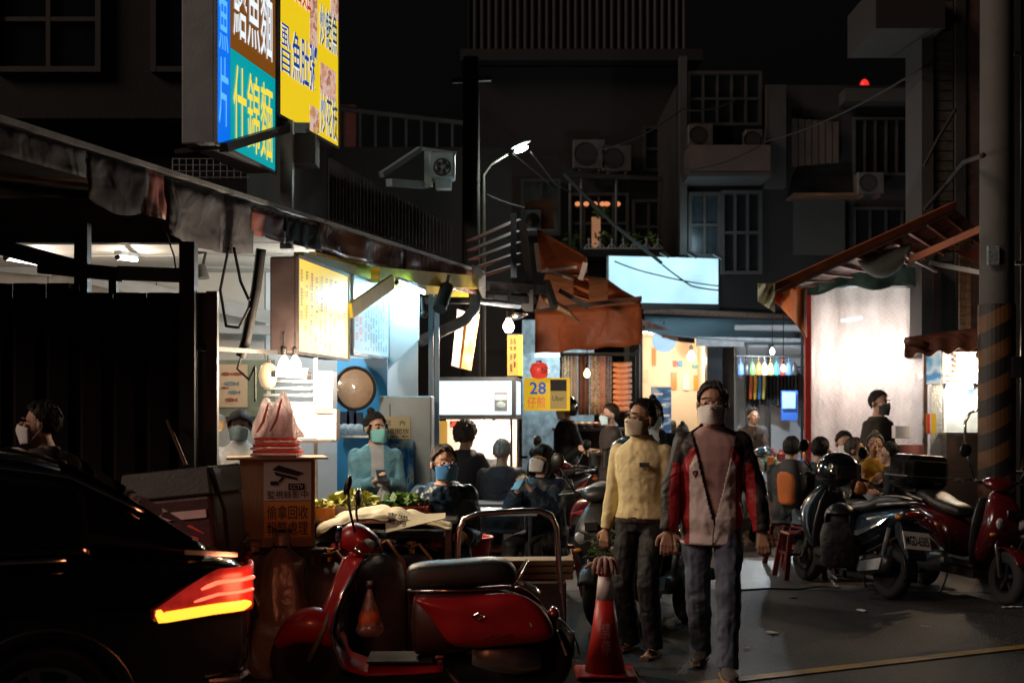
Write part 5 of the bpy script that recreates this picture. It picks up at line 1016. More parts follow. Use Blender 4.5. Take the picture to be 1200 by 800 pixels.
for i, (px, py, Y, pw) in enumerate(((968,421,15.5,13), (1030,412,15.45,20), (1052,405,15.9,14))):
    bulb(['warm bulb glowing through the plastic curtain beside the red post', 'brightest bulb glowing through the middle of the plastic curtain', 'bulb glowing through the curtain beside the dark post'][i], W(px,py,Y), pw, (1,.84,.74), E('tent_bulb', (1,.85,.72), 45), .085, .5, off=(0,.02,-.10))
tube_lamp('fluorescent tube glowing through the upper plastic curtain', W(985,376,15.7), W(1010,373,15.75), 9, (.85,.93,1))
tube_lamp('fluorescent tube behind the lower curtain by the snack cart', W(1075,440,15.5), W(1090,440,15.6), 6, (.9,.95,1))
# big orange awning frame
ra = thing('ribbed_awning', 'orange ribbed awning sloping up to the tiled building over the tent', 'awning', (X_(1030,13.5), 13.5, Z_(345,13.5)))
OB = M('orange_bar', (.38,.12,.05), .4, .1, var=.25, dirt=.3); 
m = MB(); m.bar(W(893,343,12.6), W(1119,240,13.6), .06, .07); m.build('front_rail', OB, ra, world=True); m = MB(); m.bar(W(895,350,12.65), W(1117,247,13.65), .03, .04); m.build('front_lip', M('pale_lip', (.50,.40,.36), .5), ra, world=True)
m = MB(); m.grid(lambda u_, v_: W(900+216*u_, 339-97*u_, 12.7+.95*u_).lerp(W(945+215*u_, 333-52*u_, 14.4), v_), 8, 3); m.build('canvas', M('dark_orange_canvas', (.16,.045,.02), .6, var=.3, bump=.2), ra, world=True, solid=.012)
for i in range(10): f_ = (i+.5)/10; a = W(900+216*f_, 343-97*f_, 12.7+.95*f_); b = W(945+215*f_, 337-52*f_, 14.4); m = MB(); m.bar(a, b, .03, .03); m.build('rib', OB, ra, world=True)
m = MB(); m.grid(lambda u_, v_: W(903+42*u_, 334+4*u_+(34+24*u_*1.0)*v_*(.45+.55*u_), 12.9+.2*sin(u_*6)), 10, 8); m.build('hanging_flap', M('bright_orange_tarp', (.55,.14,.03), .5, var=.3, scale=4, bump=.4, bscale=14), ra, world=True, smooth=True, solid=.012)
m = MB(); m.grid(lambda u_, v_: W(1006+62*u_, 300-14*u_+(6+26*sin(pi*u_)**.7)*v_, 13.6-.1*sin(pi*v_)), 14, 6); m.build('pale_rag', M('pale_rag_cloth', (.35,.42,.44), .7, var=.25, bump=.4, bscale=14), ra, world=True, smooth=True, solid=.01)
m = MB(); m.grid(lambda u_, v_: W(888+20*u_, 332+8*v_+26*v_*(.5+u_*.5), 12.5+.08*sin(u_*9+v_*5)), 10, 10); m.build('plastic_bundle', FILM('green_film', (.62,.62,.48), .2, .4, .12, 1.0, 24), ra, world=True, smooth=True, solid=.003)
m = MB(); m.bar(W(1062,300,13.4), W(1098,318,14), .03); m.build('strut', M('pale_arm2', (.5,.42,.4), .4, .3), ra, world=True); m = MB(); m.bar(W(1066,305,13.4), W(1150,268,13), .05, .07); m.build('side_rail', OB, ra, world=True)
m = MB(); m.bar(W(1090,308,13.9), W(1152,320,13.5), .06, .05); m.build('gutter', M('pale_gutter', (.35,.36,.36), .4, .3), ra, world=True); m = MB(); m.grid(lambda u_, v_: W(1103+48*u_, 291+22*u_+(6-26*u_)*v_-2, 13.7), 6, 4); m.build('orange_panel', MATS['dark_orange_canvas'], ra, world=True, solid=.01)
# snack cart on the right
sc_ = thing('snack_cart', 'small glass snack cart with blue posters under a brown tarpaulin roof', 'food cart', (X_(1122,13.1), 13.2, 0)); cx = X_(1122,13.1); Ys = 13.1
def S_(name, m, mat, **k): return m.build(name, mat, sc_, world=True, **k)
m = MB(); m.grid(lambda u_, v_: W(1060+96*u_, 404-10*u_-8*(1-v_)*(1+u_*.4)+13*v_+3*v_*sin(u_*26), Ys-.25+.0*v_-.15*v_+.5*(1-v_)), 36, 8); S_('tarpaulin_roof', m, BROWNT, smooth=True, solid=.015)
m = MB(); m.tube([W(1060,402,Ys-.3)+V((0,0,.0)), W(1066,400,Ys-.3), W(1076,402,Ys-.32), W(1088,405,Ys-.32)], [.03,.05,.045,.03], 8); S_('tarpaulin_roll', m, BROWNT, smooth=True)
for px in (1084, 1103): m = MB(); m.bar(V((X_(px,Ys),Ys,0)), W(px,408,Ys), .04); S_('post', m, CHROME)
o = W(1086,450,Ys-.03); m = MB(); panel(m, o, V((.9,-.42,0)), (0,0,1), .14, .34, .01); S_('blue_poster', m, PRINT('poster_blue', [(.05,.28,.55),(.35,.6,.75),(.6,.72,.8),(.08,.3,.6)], 6, emit=.45))
o = W(1105,449,Ys-.04); m = MB(); panel(m, o, (1,0,0), (0,0,1), .36, .32, .01); S_('white_poster', m, PRINT('poster_white', [(.10,.35,.6),(.75,.72,.65),(.85,.75,.62),(.8,.7,.6)], 4, emit=.45))
tt = MB()
for i in range(4): tt.box(W(1119,417+6*i,Ys-.06), (.03,.004,.035))
for i in range(8): tt.box(W(1109+2.6*i,440+ (0),Ys-.06), (.016,.004,.02)); tt.box(W(1109+2.6*i,446,Ys-.06), (.016,.004,.02))
tag(tt.build('poster_writing', E('poster_red', (.75,.15,.05), .6), sc_, world=True), kind='stuff')
m = MB(); m.box((X_(1130,Ys), Ys+.02, 1.80-.9), (.52,.5,.0+.9)); S_('steel_cabinet', m, STEEL)
m = MB(); m.box((X_(1130,Ys), Ys, 1.36), (.56,.56,.03)); S_('counter', m, STEEL)
m = MB(); m.box((X_(1130,Ys), Ys-.27, 1.60), (.54,.008,.46)); S_('glass_pane', m, CLEAR); m = MB(); m.box((X_(1130,Ys), Ys+.25, 1.6), (.54,.02,.46)); S_('back_panel', m, M('steel_white', (.6,.66,.68), .4))
m = MB(); m.box((X_(1095,Ys), Ys-.06, 1.35), (.12,.02,1.0)); S_('cloudy_panel', m, FILM('cloudy_film', (.75,.78,.78), .3, .6, .15, .8, 40)); m = MB(); m.box((X_(1094,Ys-.1), Ys-.1, 1.46), (.045,.006,.2)); S_('yellow_sticker', m, E('sticker_yellow', (.75,.45,.02), .4)); m = MB(); m.box((X_(1088,Ys-.1), Ys-.1, 1.46), (.03,.006,.2)); S_('red_sticker', m, REDINK)
m = MB(); m.bar(W(1118,478,Ys-.1), W(1150,464,Ys-.1), .012); S_('glowing_rod', m, BULBC); m = MB(); m.tube([W(1131,530,Ys-.33), W(1131,495,Ys-.33), W(1137,483,Ys-.33), W(1152,478,Ys-.33)], .016, 8); S_('handle', m, CHROME, smooth=True)  # the rod's shine is painted as emission; it is no lamp
bulb('bare bulb shining beside the striped utility pole', W(1146,429,Ys-.25), 44, (1,.72,.45), E('bulb_amber', (1,.74,.45), 30), .05, .18); tube_lamp('small tube lamp inside the glass snack cart', W(1108,453,Ys+.05), W(1140,453,Ys+.05), 7, (.8,.95,1))
# utility pole
up = thing('utility_pole', 'concrete utility pole wrapped in yellow and black warning stripes', 'pole', (4.62, 12.2, 0)); 
m = MB(); m.tube([(0,0,0), (0,0,4), (0,0,9)], [.165,.155,.14], 28); m.build('shaft', M('pole_concrete', (.085,.085,.082), .75, var=.2, scale=2, bump=.3, dirt=.3), up, smooth=True)
m = MB(); Zt = Z_(357,12.2)
nseg = 28; nz = 60
def stripe_mi(a, z): return 0 if ((z*1.0+a*.165*1.15)/.30) % 1 < .5 else 1
for j in range(nz):
    for i in range(nseg):
        a0 = 2*pi*i/nseg; a1 = 2*pi*(i+1)/nseg; z0 = .05+(Zt-.05)*j/nz; z1 = .05+(Zt-.05)*(j+1)/nz; r0 = .1725
        k0, k1 = a0, a1
        m.add([(r0*sin(k0), -r0*cos(k0), z0), (r0*sin(k1), -r0*cos(k1), z0), (r0*sin(k1), -r0*cos(k1), z1), (r0*sin(k0), -r0*cos(k0), z1)], [(0,1,2,3)], 0)
SW = STRIPE('warning_stripes', (.009,.008,.007), (.12,.05,.013), 3.1, (-.55,0,1), .55)
m.build('striped_sleeve', SW, up, smooth=True, recalc=False)
m = MB(); m.box((.12,-.17,2.0), (.08,.06,.2)); m.build('cable_box', BLKPL, up); m = MB(); m.box((-.10,-.17,3.05), (.1,.05,.18)); m.build('wall_box', M('speckled_box', (.2,.25,.27), .5, var=.6, scale=30), up)
cb = thing('conduit', 'thin dark conduit strapped beside the utility pole', 'conduit', (4.9, 12.25, 0)); m = MB(); m.tube([(4.9,12.25,0), (4.9,12.25,5), (4.9,12.25,8)], .035, 10); m.build('pipe', BLKPL, cb, world=True, smooth=True)
for z in (1.0, 3.0, 5.0): m = MB(); m.box((4.86,12.23,z), (.12,.06,.03)); m.build('strap', GALV, cb, world=True)

# ------------------------------------------------------------------ vehicles
REDPAINT = M('red_lacquer', (.30,.010,.012), .36, var=.25, scale=5, bump=.04, coat=.25, dirt=.12, dirtc=(.10,.01,.01)); LENSR = M('tail_lens', (.30,.01,.01), .15, var=.1, bump=.02, coat=1); LENSO = M('amber_lens', (.6,.2,.02), .15, var=.05, bump=0, coat=1); HEADL = M('headlamp_glass', (.55,.57,.6), .1, .3, var=.1, bump=0, coat=1); VINYL = M('black_vinyl', (.018,.018,.019), .42, var=.2, bump=.25, bscale=160); ALU = M('cast_alloy', (.30,.30,.31), .4, .8, var=.25, bump=.1)
def wheel(par, c, r, w, rim=ALU, disc=False, spokes=5):
    c = V(c); rg = []
    for k in range(9):
        a = pi*k/8; rg.append((r-w*.38+w*.38*sin(a)*1.0, -w/2*cos(a)))
    prof = [(r*.60,-w*.42)]+[(q, h) for q, h in rg]+[(r*.60,w*.42)]
    m = MB(); m.lathe(prof+[prof[0]], c, 32, axis=(0,1,0)); wo = m.build('wheel', RUBBER, par, smooth=50)
    m = MB(); m.lathe([(r*.60,-w*.36),(r*.62,-w*.38),(r*.62,w*.38),(r*.54,w*.36),(r*.54,-w*.36),(r*.60,-w*.36)], c, 28, axis=(0,1,0)); m.build('rim', rim, wo, smooth=40)
    m = MB(); m.lathe([(.035,-w*.4),(.04,-w*.3),(.04,w*.3),(.035,w*.4)], c, 16, axis=(0,1,0)); m.build('hub', rim, wo, smooth=40)
    for k in range(spokes):
        a = 2*pi*k/spokes+.3; d = V((cos(a),0,sin(a))); m = MB(); m.bar(c+d*.03, c+d*(r*.57), .03, w*.35, up=(0,1,0)); m.build('spoke', rim, wo)
    if disc:
        q = c+V((0,-w*.55,0)); m = MB()
        for k in range(36):
            a = 2*pi*k/36; b = 2*pi*(k+1)/36
            for (r0, r1) in ((.075,.098),(.103,.112)): m.add([q+V((r0*cos(a),0,r0*sin(a))), q+V((r1*cos(a),0,r1*sin(a))), q+V((r1*cos(b),0,r1*sin(b))), q+V((r0*cos(b),0,r0*sin(b)))], [(0,1,2,3)])
        m.build('brake_disc', M('disc_steel', (.7,.68,.5), .15, 1, var=.3, scale=12, bump=.05), wo, solid=.004, recalc=False)
    return wo
def rings_x(mb, secs, p=2.4, n=20):
    """secs: (x, zc, half height, half width, yc)"""
    mb.rings([ringp(V((x, yc, zc)), V((0,1,0)), V((0,0,1)), hw, hh, n, p) for x, zc, hh, hw, yc in secs]); return mb
# ---- classic red scooter (front to -X)
def classic_scooter(label, loc, rz):
    t = thing('motor_scooter', label, 'scooter', loc, rz)
    def K(name, m, mat, par=None, **k): return m.build(name, mat, par or t, **k)
    PX = lambda px, py, y=0: V(((px-490)/211, y, (818-py)/211))
    fw_ = wheel(t, (-.607,0,.215), .215, .09, ALU, False, 4); rw_ = wheel(t, (.65,0,.215), .215, .10, ALU, False, 4)
    # leg shield and floor
    path = [(408,652,.13),(401,668,.20),(392,690,.245),(387,712,.255),(387,732,.25),(394,752,.24),(408,770,.22),(432,778,.205),(480,777,.20),(520,775,.19)]
    m = MB(); nn = 16
    def fn(u, v):
        f_ = u*(len(path)-1); i = min(int(f_), len(path)-2); q = f_-i; a = path[i]; b = path[i+1]; px = a[0]+(b[0]-a[0])*q; py = a[1]+(b[1]-a[1])*q; w = a[2]+(b[2]-a[2])*q
        y = (v*2-1); sw = .10*abs(y)**2.2*max(0, 1-u*1.55); lip = .02*(abs(y) > .93)
        return PX(px, py)+V((sw, y*w, -.03*abs(y)**4*(u > .6)))
    m.grid(fn, 36, nn); sh_ = K('leg_shield', m, REDPAINT, smooth=True, solid=.014)
    for q in (0, 1):
        m = MB(); m.tube([fn(k/30*.68, q) for k in range(31)], .009, 8); K('shield_trim', m, CHROME if q == 0 else REDPAINT, sh_, smooth=True)
    m = MB(); m.grid(lambda u, v: fn(.02+u*.50, .08+.84*v)+V((.022+.02*sin(pi*u),0,0)), 16, 10); K('inner_shield', m, BLKPL, sh_, smooth=True, solid=.006)
    m = MB(); m.box(PX(470,774)+V((0,0,.012)), (.36,.30,.012)); K('floor_mat', m, RUBBER)
    # steering column, headset
    m = MB(); m.tube([PX(362,772), PX(385,715), PX(408,655)], [.03,.035,.03], 12); K('steering_column', m, REDPAINT, smooth=True)
    m = MB(); rings_x(m, [(-.435,.875,.03,.035,0),(-.42,.885,.062,.075,0),(-.37,.895,.085,.10,0),(-.31,.885,.082,.115,0),(-.25,.86,.06,.09,0),(-.20,.84,.03,.045,0)]); m.tube([PX(420,640), PX(412,662)], [.06,.045], 14); hs = K('headset', m, REDPAINT, smooth=True, sub=1)
    m = MB(); m.lathe([(.064,0),(.07,.012),(.066,.028)], (-.425,0,.885), 22, axis=(-1,0,.08)); K('headlight_ring', m, CHROME, hs, smooth=40); m = MB(); m.ell((-.438,0,.885), (.022,.06,.06)); K('headlight', m, HEADL, hs, smooth=True)
    for s_ in (-1, 1):
        m = MB(); m.tube([(-.30,s_*.09,.87), (-.26,s_*.20,.885)], .016, 10); hb = K('handlebar', m, CHROME, smooth=True); m = MB(); m.tube([(-.265,s_*.19,.884), (-.215,s_*.33,.872)], [.019,.021], 12); K('grip', m, RUBBER, hb, smooth=True)
        m = MB(); m.tube([(-.315,s_*.17,.87), (-.33,s_*.24,.85), (-.29,s_*.34,.845)], .007, 8); K('brake_lever', m, CHROME, hb, smooth=True)
    m = MB(); m.tube([(-.34,-.13,.93), (-.365,-.16,1.05), (-.375,-.17,1.17)], .007, 8); mr = K('mirror_stalk', m, BLKPL, smooth=True); m = MB(); m.ell((-.375,-.17,1.19), (.02,.03,.055), R=Matrix.Rotation(.3,3,'Y')); K('mirror', m, BLKPL, mr, smooth=True)
    m = MB(); m.tube([(-.34,.15,.93), (-.36,.19,1.0), (-.36,.2,1.06)], .007, 8); mr = K('mirror_stalk', m, BLKPL, smooth=True); m = MB(); m.ell((-.35,.21,1.1), (.02,.06,.05)); K('mirror', m, BLKPL, mr, smooth=True)
    # front fender
    m = MB(); rings_x(m, [(-.80,.29,.02,.02,0),(-.78,.315,.06,.055,0),(-.72,.37,.085,.085,0),(-.64,.405,.10,.10,0),(-.55,.40,.11,.095,0),(-.48,.37,.10,.075,0),(-.43,.34,.07,.05,0)], 2.2); K('front_fender', m, REDPAINT, smooth=True, sub=1)
    m = MB(); m.tube([(-.60,-.075,.215), (-.53,-.075,.36), (-.47,-.05,.5)], .018, 8); K('fork_arm', m, GREYPL, smooth=True)
    # body
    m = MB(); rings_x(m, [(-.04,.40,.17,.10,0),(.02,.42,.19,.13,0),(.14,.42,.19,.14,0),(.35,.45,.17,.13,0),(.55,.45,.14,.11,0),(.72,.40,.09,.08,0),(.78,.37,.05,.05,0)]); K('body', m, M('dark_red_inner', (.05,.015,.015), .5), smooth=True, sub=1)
    for s_ in (-1, 1):
        out = [(478,694),(520,697),(560,694),(600,690),(622,697),(640,713),(650,735),(648,748),(600,752),(532,757),(520,742),(508,722),(494,706)]
        cen = V((sum(a for a, b in out)/len(out), sum(b for a, b in out)/len(out))); rgs = []
        for f_, y in ((1.0,.12),(1.0,.165),(.965,.20),(.86,.222),(.62,.238),(.30,.243)): rgs.append([PX(cen.x+(a-cen.x)*f_, cen.y+(b-cen.y)*f_, s_*y) for a, b in out])
        m = MB(); m.rings(rgs); cw = K('side_cowl', m, REDPAINT, smooth=True, sub=2)
        if s_ == -1:
            m = MB(); m.ell(PX(620,726,-.205), (.022,.03,.055), R=Matrix.Rotation(RAD(-28),3,'Y')); K('turn_signal', m, HEADL, cw, smooth=True)
            m = MB(); m.tube([PX(566,741,-.249), PX(575,738,-.25), PX(584,740,-.248), PX(598,736,-.242)], .003, 6); K('script_badge', m, CHROME, cw)
            m = MB(); m.tube([PX(553,716,-.243), PX(560,712,-.246), PX(568,716,-.245), PX(560,720,-.247)], .006, 6, closed=True); K('emblem', m, CHROME, cw)
    m = MB(); rings_x(m, [(-.065,.665,.045,.075,0),(-.045,.665,.075,.105,0),(.05,.675,.085,.125,0),(.22,.685,.078,.135,0),(.38,.70,.080,.135,0),(.48,.70,.075,.13,0),(.535,.685,.055,.105,0),(.555,.67,.03,.07,0)], 3.0); K('seat', m, VINYL, smooth=True, sub=1)
    m = MB(); m.tube([PX(479,690,-.13), PX(540,689,-.14), PX(600,687,-.13), PX(607,684,0), PX(600,687,.13), PX(540,689,.14), PX(479,690,.13)], .008, 8); K('seat_trim', m, CHROME, smooth=True)
    m = MB(); m.tube([PX(596,690,-.1), PX(612,684,-.11), PX(630,694,-.11), PX(634,697,0), PX(630,694,.11), PX(612,684,.11), PX(596,690,.1)], .007, 8); rk = K('rear_rack', m, CHROME, smooth=True); m = MB(); m.tube([PX(600,690,-.08), PX(614,668,-.08), PX(619,660,-.07), PX(619,660,.07), PX(614,668,.08), PX(600,690,.08)], .008, 8); K('grab_rail', m, CHROME, smooth=True)
    m = MB(); m.ell(PX(650,722), (.035,.06,.045)); K('tail_light', m, LENSR, smooth=True); m = MB(); m.box(PX(658,752), (.012,.24,.14), R=Matrix.Rotation(RAD(-20),3,'Y')); K('number_plate', m, WHITEPL)
    m = MB(); m.grid(lambda u, v: V((.65+.25*cos(.1+u*1.5), (v-.5)*.13, .215+.26*sin(.1+u*1.5))), 10, 4); K('rear_mudguard', m, BLKPL, smooth=True, solid=.006)
    m = MB(); rings_x(m, [(.30,.24,.05,.05,-.06),(.40,.24,.085,.08,-.06),(.55,.22,.09,.085,-.06),(.68,.215,.06,.07,-.06)]); K('engine', m, ALU, smooth=True); m = MB(); rings_x(m, [(.45,.17,.03,.03,.13),(.5,.17,.06,.055,.13),(.8,.19,.06,.055,.13),(.84,.19,.03,.03,.13)]); K('exhaust', m, GALV, smooth=True)
    m = MB(); m.tube([PX(520,780,-.1), PX(540,800,-.13), PX(552,816,-.16)], .012, 8); K('stand', m, GALV)
    return t
sc1 = classic_scooter('shiny red classic scooter with a black seat parked beside the traffic cone', (X_(490,7.15), 7.15, 0), RAD(2))

# ---- modern scooters
def modern_scooter(label, loc, rz, paint, accent=BLKPL, topbox=False, plate=None, helmet=None, disc=True, windscreen=False, lean=0, group=None, steer=0, platemat=WHITEPL, seat=VINYL):
    t = thing('motor_scooter', label, 'scooter', loc, rz, group)
    if lean: t.matrix_basis = t.matrix_basis @ Matrix.Rotation(RAD(lean), 4, 'X')
    def K(name, m, mat, par=None, **k): return m.build(name, mat, par or t, **k)
    wheel(t, (-.64,0,.225), .225, .10, ALU if not disc else BLKPL, disc, 5); wheel(t, (.62,0,.225), .225, .11, BLKPL, False, 5)
    for s_ in (-1, 1): m = MB(); m.tube([(-.64,s_*.075,.225), (-.56,s_*.075,.50), (-.50,s_*.06,.70)], .02, 10); K('fork_leg', m, CHROME, smooth=True)
    m = MB(); m.grid(lambda u, v: V((-.64+.255*cos(.35+u*2.3), (v-.5)*.15*(1-.2*abs(u-.5)), .225+.255*sin(.35+u*2.3)-.012*abs(v-.5)*2)), 14, 6); K('front_fender', m, paint, smooth=True, solid=.008)
    # front apron: sharp nose
    m = MB(); m.rings([ringp(V((x,0,z)), V((0,1,0)), V((cos(a),0,sin(a))), hw, hh, 20, 2.6) for x, z, hw, hh, a in ((-.36,.30,.13,.05,.5),(-.44,.42,.19,.075,.3),(-.52,.55,.20,.10,.2),(-.56,.68,.185,.115,.15),(-.52,.79,.15,.10,.0),(-.46,.88,.10,.07,-.2),(-.43,.93,.05,.04,-.3))]); ap = K('front_apron', m, paint, smooth=True, sub=1)
    for s_ in (-1, 1):
        m = MB(); m.ell((-.625,s_*.085,.66), (.03,.065,.05), R=Matrix.Rotation(s_*.5,3,'Z') @ Matrix.Rotation(s_*.35,3,'X')); K('headlight', m, HEADL, ap, smooth=True)
        m = MB(); m.ell((-.60,s_*.13,.57), (.03,.05,.02), R=Matrix.Rotation(s_*.6,3,'Z')); K('turn_signal', m, LENSO if s_ == 1 else HEADL, ap, smooth=True)
    m = MB(); m.box((-.655,0,.745), (.02,.10,.06)); K('badge_panel', m, accent, ap)
    m = MB(); m.rings([ringp(V((-.34+.0*i,0,z)), V((0,1,0)), V((1,0,0)), hw, .025, 16, 3) for i, (z, hw) in enumerate(((.30,.17),(.45,.19),(.6,.18),(.75,.15),(.86,.10)))]); K('inner_panel', m, BLKPL, smooth=True)
    # headset
    m = MB(); rings_x(m, [(-.55,.955,.03,.05,0),(-.52,.965,.055,.11,0),(-.45,.985,.065,.15,0),(-.38,.985,.05,.14,0),(-.33,.98,.025,.08,0)], 2.3); hs = K('headset', m, paint, smooth=True, sub=1)
    m = MB(); m.tube([(-.42,0,.86), (-.43,0,.97)], .04, 10); K('steering_stem', m, BLKPL)
    for s_ in (-1, 1):
        m = MB(); m.tube([(-.42,s_*.12,.985), (-.38,s_*.22,1.0)], .014, 8); hb = K('handlebar', m, BLKPL, smooth=True); m = MB(); m.tube([(-.385,s_*.21,1.0), (-.33,s_*.34,.99)], .018, 10); K('grip', m, RUBBER, hb, smooth=True); m = MB(); m.tube([(-.43,s_*.2,.99), (-.42,s_*.33,.985)], .006, 6); K('brake_lever', m, ALU, hb)
        m = MB(); m.tube([(-.41,s_*.21,1.01), (-.42,s_*.26,1.11), (-.43,s_*.30,1.19)], .007, 8); mr = K('mirror_stalk', m, BLKPL, smooth=True); m = MB(); m.ell((-.425,s_*.32,1.245), (.018,.055,.06), R=Matrix.Rotation(s_*.35,3,'X')); K('mirror', m, BLKPL, mr, smooth=True)
    if windscreen: m = MB(); m.grid(lambda u, v: V((-.52+.12*v, (u-.5)*.34, 1.0+.28*v)), 6, 6); K('windscreen', m, GLASS('scooter_screen', (.8,.85,.85), .3), smooth=True, recalc=False)
    m = MB(); m.box((-.14,0,.30), (.42,.33,.09), ch=.02); K('floorboard', m, BLKPL); m = MB(); m.box((-.10,0,.22), (.5,.26,.08)); K('under_tray', m, BLKPL)
    m = MB(); rings_x(m, [(.02,.42,.13,.13,0),(.08,.48,.17,.17,0),(.22,.55,.16,.19,0),(.42,.60,.13,.185,0),(.60,.66,.11,.15,0),(.74,.71,.075,.11,0),(.82,.735,.045,.07,0)], 2.5); bd = K('rear_body', m, paint, smooth=True, sub=1)
    for s_ in (-1, 1): m = MB(); m.prism([(.12,s_*.175,.50),(.40,s_*.19,.56),(.70,s_*.135,.70),(.62,s_*.16,.62),(.36,s_*.195,.50)], (0,s_*.012,0)); K('side_flash', m, accent, bd, bevel=.006)
    m = MB(); rings_x(m, [(.0,.70,.025,.07,0),(.03,.715,.055,.10,0),(.15,.735,.06,.13,0),(.33,.755,.055,.14,0),(.42,.80,.06,.14,0),(.58,.83,.055,.125,0),(.70,.835,.04,.09,0),(.74,.835,.02,.05,0)], 3.0); K('seat', m, seat, smooth=True, sub=1)
    for s_ in (-1, 1): m = MB(); m.tube([(.50,s_*.13,.78), (.66,s_*.13,.80), (.82,s_*.10,.82), (.86,0,.825)], .014, 8); K('grab_rail', m, ALU, smooth=True)
    m = MB(); m.ell((.845,0,.73), (.035,.10,.03)); K('tail_light', m, LENSR, smooth=True)
    for s_ in (-1, 1): m = MB(); m.ell((.80,s_*.13,.70), (.04,.03,.022)); K('rear_signal', m, LENSO, smooth=True)
    m = MB(); m.prism([(.70,-.09,.66),(.78,-.09,.66),(.92,-.08,.38),(.90,-.08,.36),(.72,-.09,.55)], (0,.18,0)); K('tail_fender', m, BLKPL)
    Rp = Matrix.Rotation(RAD(-22), 3, 'Y'); pc = V((.895,0,.52)); m = MB(); m.box(pc, (.008,.26,.15), R=Rp); pl = K('number_plate', m, platemat)
    if plate:
        u = V((0,1,0)); v_ = Rp @ V((0,0,1)); o = pc+Rp@V((.0045,0,0))-u*.115-v_*.045; M4 = t.matrix_basis
        tm = text_on(t, INK if platemat is WHITEPL else WHITEPAPER, plate, M4@o, M4.to_3x3()@u, M4.to_3x3()@v_, .23 if len(plate) > 4 else .13, .085, .012, .002, name='plate_number')
        tm.parent = pl
    m = MB(); m.grid(lambda u, v: V((.62+.25*cos(-.2+u*1.6), (v-.5)*.13, .225+.255*sin(-.2+u*1.6))), 10, 4); K('rear_hugger', m, BLKPL, smooth=True, solid=.006)
    m = MB(); rings_x(m, [(.12,.27,.05,.05,.05),(.22,.27,.09,.09,.03),(.42,.25,.10,.10,.05),(.62,.24,.07,.08,.08)]); K('engine', m, ALU, smooth=True)
    m = MB(); rings_x(m, [(.34,.23,.03,.03,-.14),(.40,.24,.065,.055,-.15),(.74,.30,.075,.06,-.15),(.80,.31,.05,.045,-.15)]); ex = K('exhaust', m, BLKPL, smooth=True); m = MB(); m.prism([(.42,-.208,.20),(.72,-.212,.25),(.74,-.212,.35),(.44,-.208,.29)], (0,-.006,0)); K('heat_shield', m, ALU, ex)
    for s_ in (-1, 1): m = MB(); m.tube([(.60,s_*.11,.24), (.66,s_*.13,.45), (.68,s_*.12,.60)], .022, 10); K('shock_absorber', m, GREYPL, smooth=True)
    m = MB(); m.tube([(.10,.08,.22), (.02,.16,.10), (-.04,.24,.012)], .011, 8); K('side_stand', m, GALV)
    if topbox:
        m = MB(); m.box((.80,0,.86), (.26,.22,.03)); K('box_rack', m, BLKPL); m = MB(); m.box((.82,0,1.03), (.40,.46,.31), ch=.06); K('top_box', m, M('gloss_black', (.008,.008,.009), .16, var=.1, bump=0, coat=.6), bevel=.02); m = MB(); m.box((.82,0,.985), (.41,.47,.014)); K('box_seam', m, GREYPL)
    return t
def dirpt(root, p): return root.matrix_basis @ V(p)
NAVYP = M('navy_metallic', (.025,.045,.07), .25, .3, var=.15, bump=.02, coat=.8); GREYP = M('grey_metallic', (.14,.15,.16), .3, .3, var=.15, bump=.02, coat=.6); MAROON = M('maroon_lacquer', (.085,.006,.009), .2, var=.12, bump=.02, coat=.9); GUNM = M('gunmetal', (.03,.03,.032), .35, .3, var=.3, dirt=.5, dirtc=(.08,.07,.06)); BLKP = M('black_lacquer', (.010,.010,.011), .2, var=.1, bump=.02, coat=.8)
# blue-grey scooter, rear and plate turned to the street (plate at 1050,638)
s2 = modern_scooter('grey-blue scooter with number plate MGD-6505 turned to the street', (2.98, 11.4, 0), RAD(-70), NAVYP, GREYP, plate='MGD-6505', lean=-7)
s3 = modern_scooter('maroon scooter with a black top box beside the striped utility pole', (3.90, 11.10, 0), RAD(103), MAROON, BLKP, topbox=True, windscreen=False, lean=4)
s4 = modern_scooter('worn grey scooter loaded with plants and bags behind the traffic cone', (X_(738,9.9), 10.0, 0), RAD(66), GUNM, BLKPL, disc=False, lean=-5)
s5 = modern_scooter('dark scooter with plate 160 standing behind the two walking men', (X_(782,9.7), 10.25, 0), RAD(-78), BLKP, GREYP, plate='160', lean=-4)
s6 = modern_scooter('red scooter with a blue number plate parked behind the woman with the phone', (X_(676,13.2), 13.6, 0), RAD(-60), MAROON, REDPAINT, plate='990-QCJ', platemat=M('blue_plate', (.03,.09,.16), .4, var=.1), lean=-5)
s7 = modern_scooter('dark scooter parked in the alley beside the omelette stall', (X_(632,16.2), 16.2, 0), RAD(30), BLKP, REDPAINT, lean=-5)
s8 = modern_scooter('pale grey scooter parked in front of the goods tables', (X_(868,14.8), 15.0, 0), RAD(60), M('silver_paint', (.35,.37,.38), .25, .4, coat=.7), GREYP, plate=None, lean=-5)
s9 = modern_scooter('blue scooter parked against the long goods table', (X_(915,16.4), 16.4, 0), RAD(10), M('blue_lacquer', (.03,.12,.28), .22, coat=.8), GREYP, lean=-5)
# rider's delivery scooter behind the car
s10 = modern_scooter('black delivery scooter carrying a large dark red box', (-2.42, 7.55, 0), RAD(6), BLKP, BLKP, disc=False)

# ---- black car (front to -X, near side -Y)
car = thing('car', 'black glossy car with a glowing red and amber tail light leaving the street', 'car', (-3.55, 5.50, 0), RAD(26))
CARP = M('black_car_paint', (.005,.005,.006), .12, var=.1, bump=0, coat=1.0)
def KC(name, m, mat, par=None, **k): return m.build(name, mat, par or car, **k)
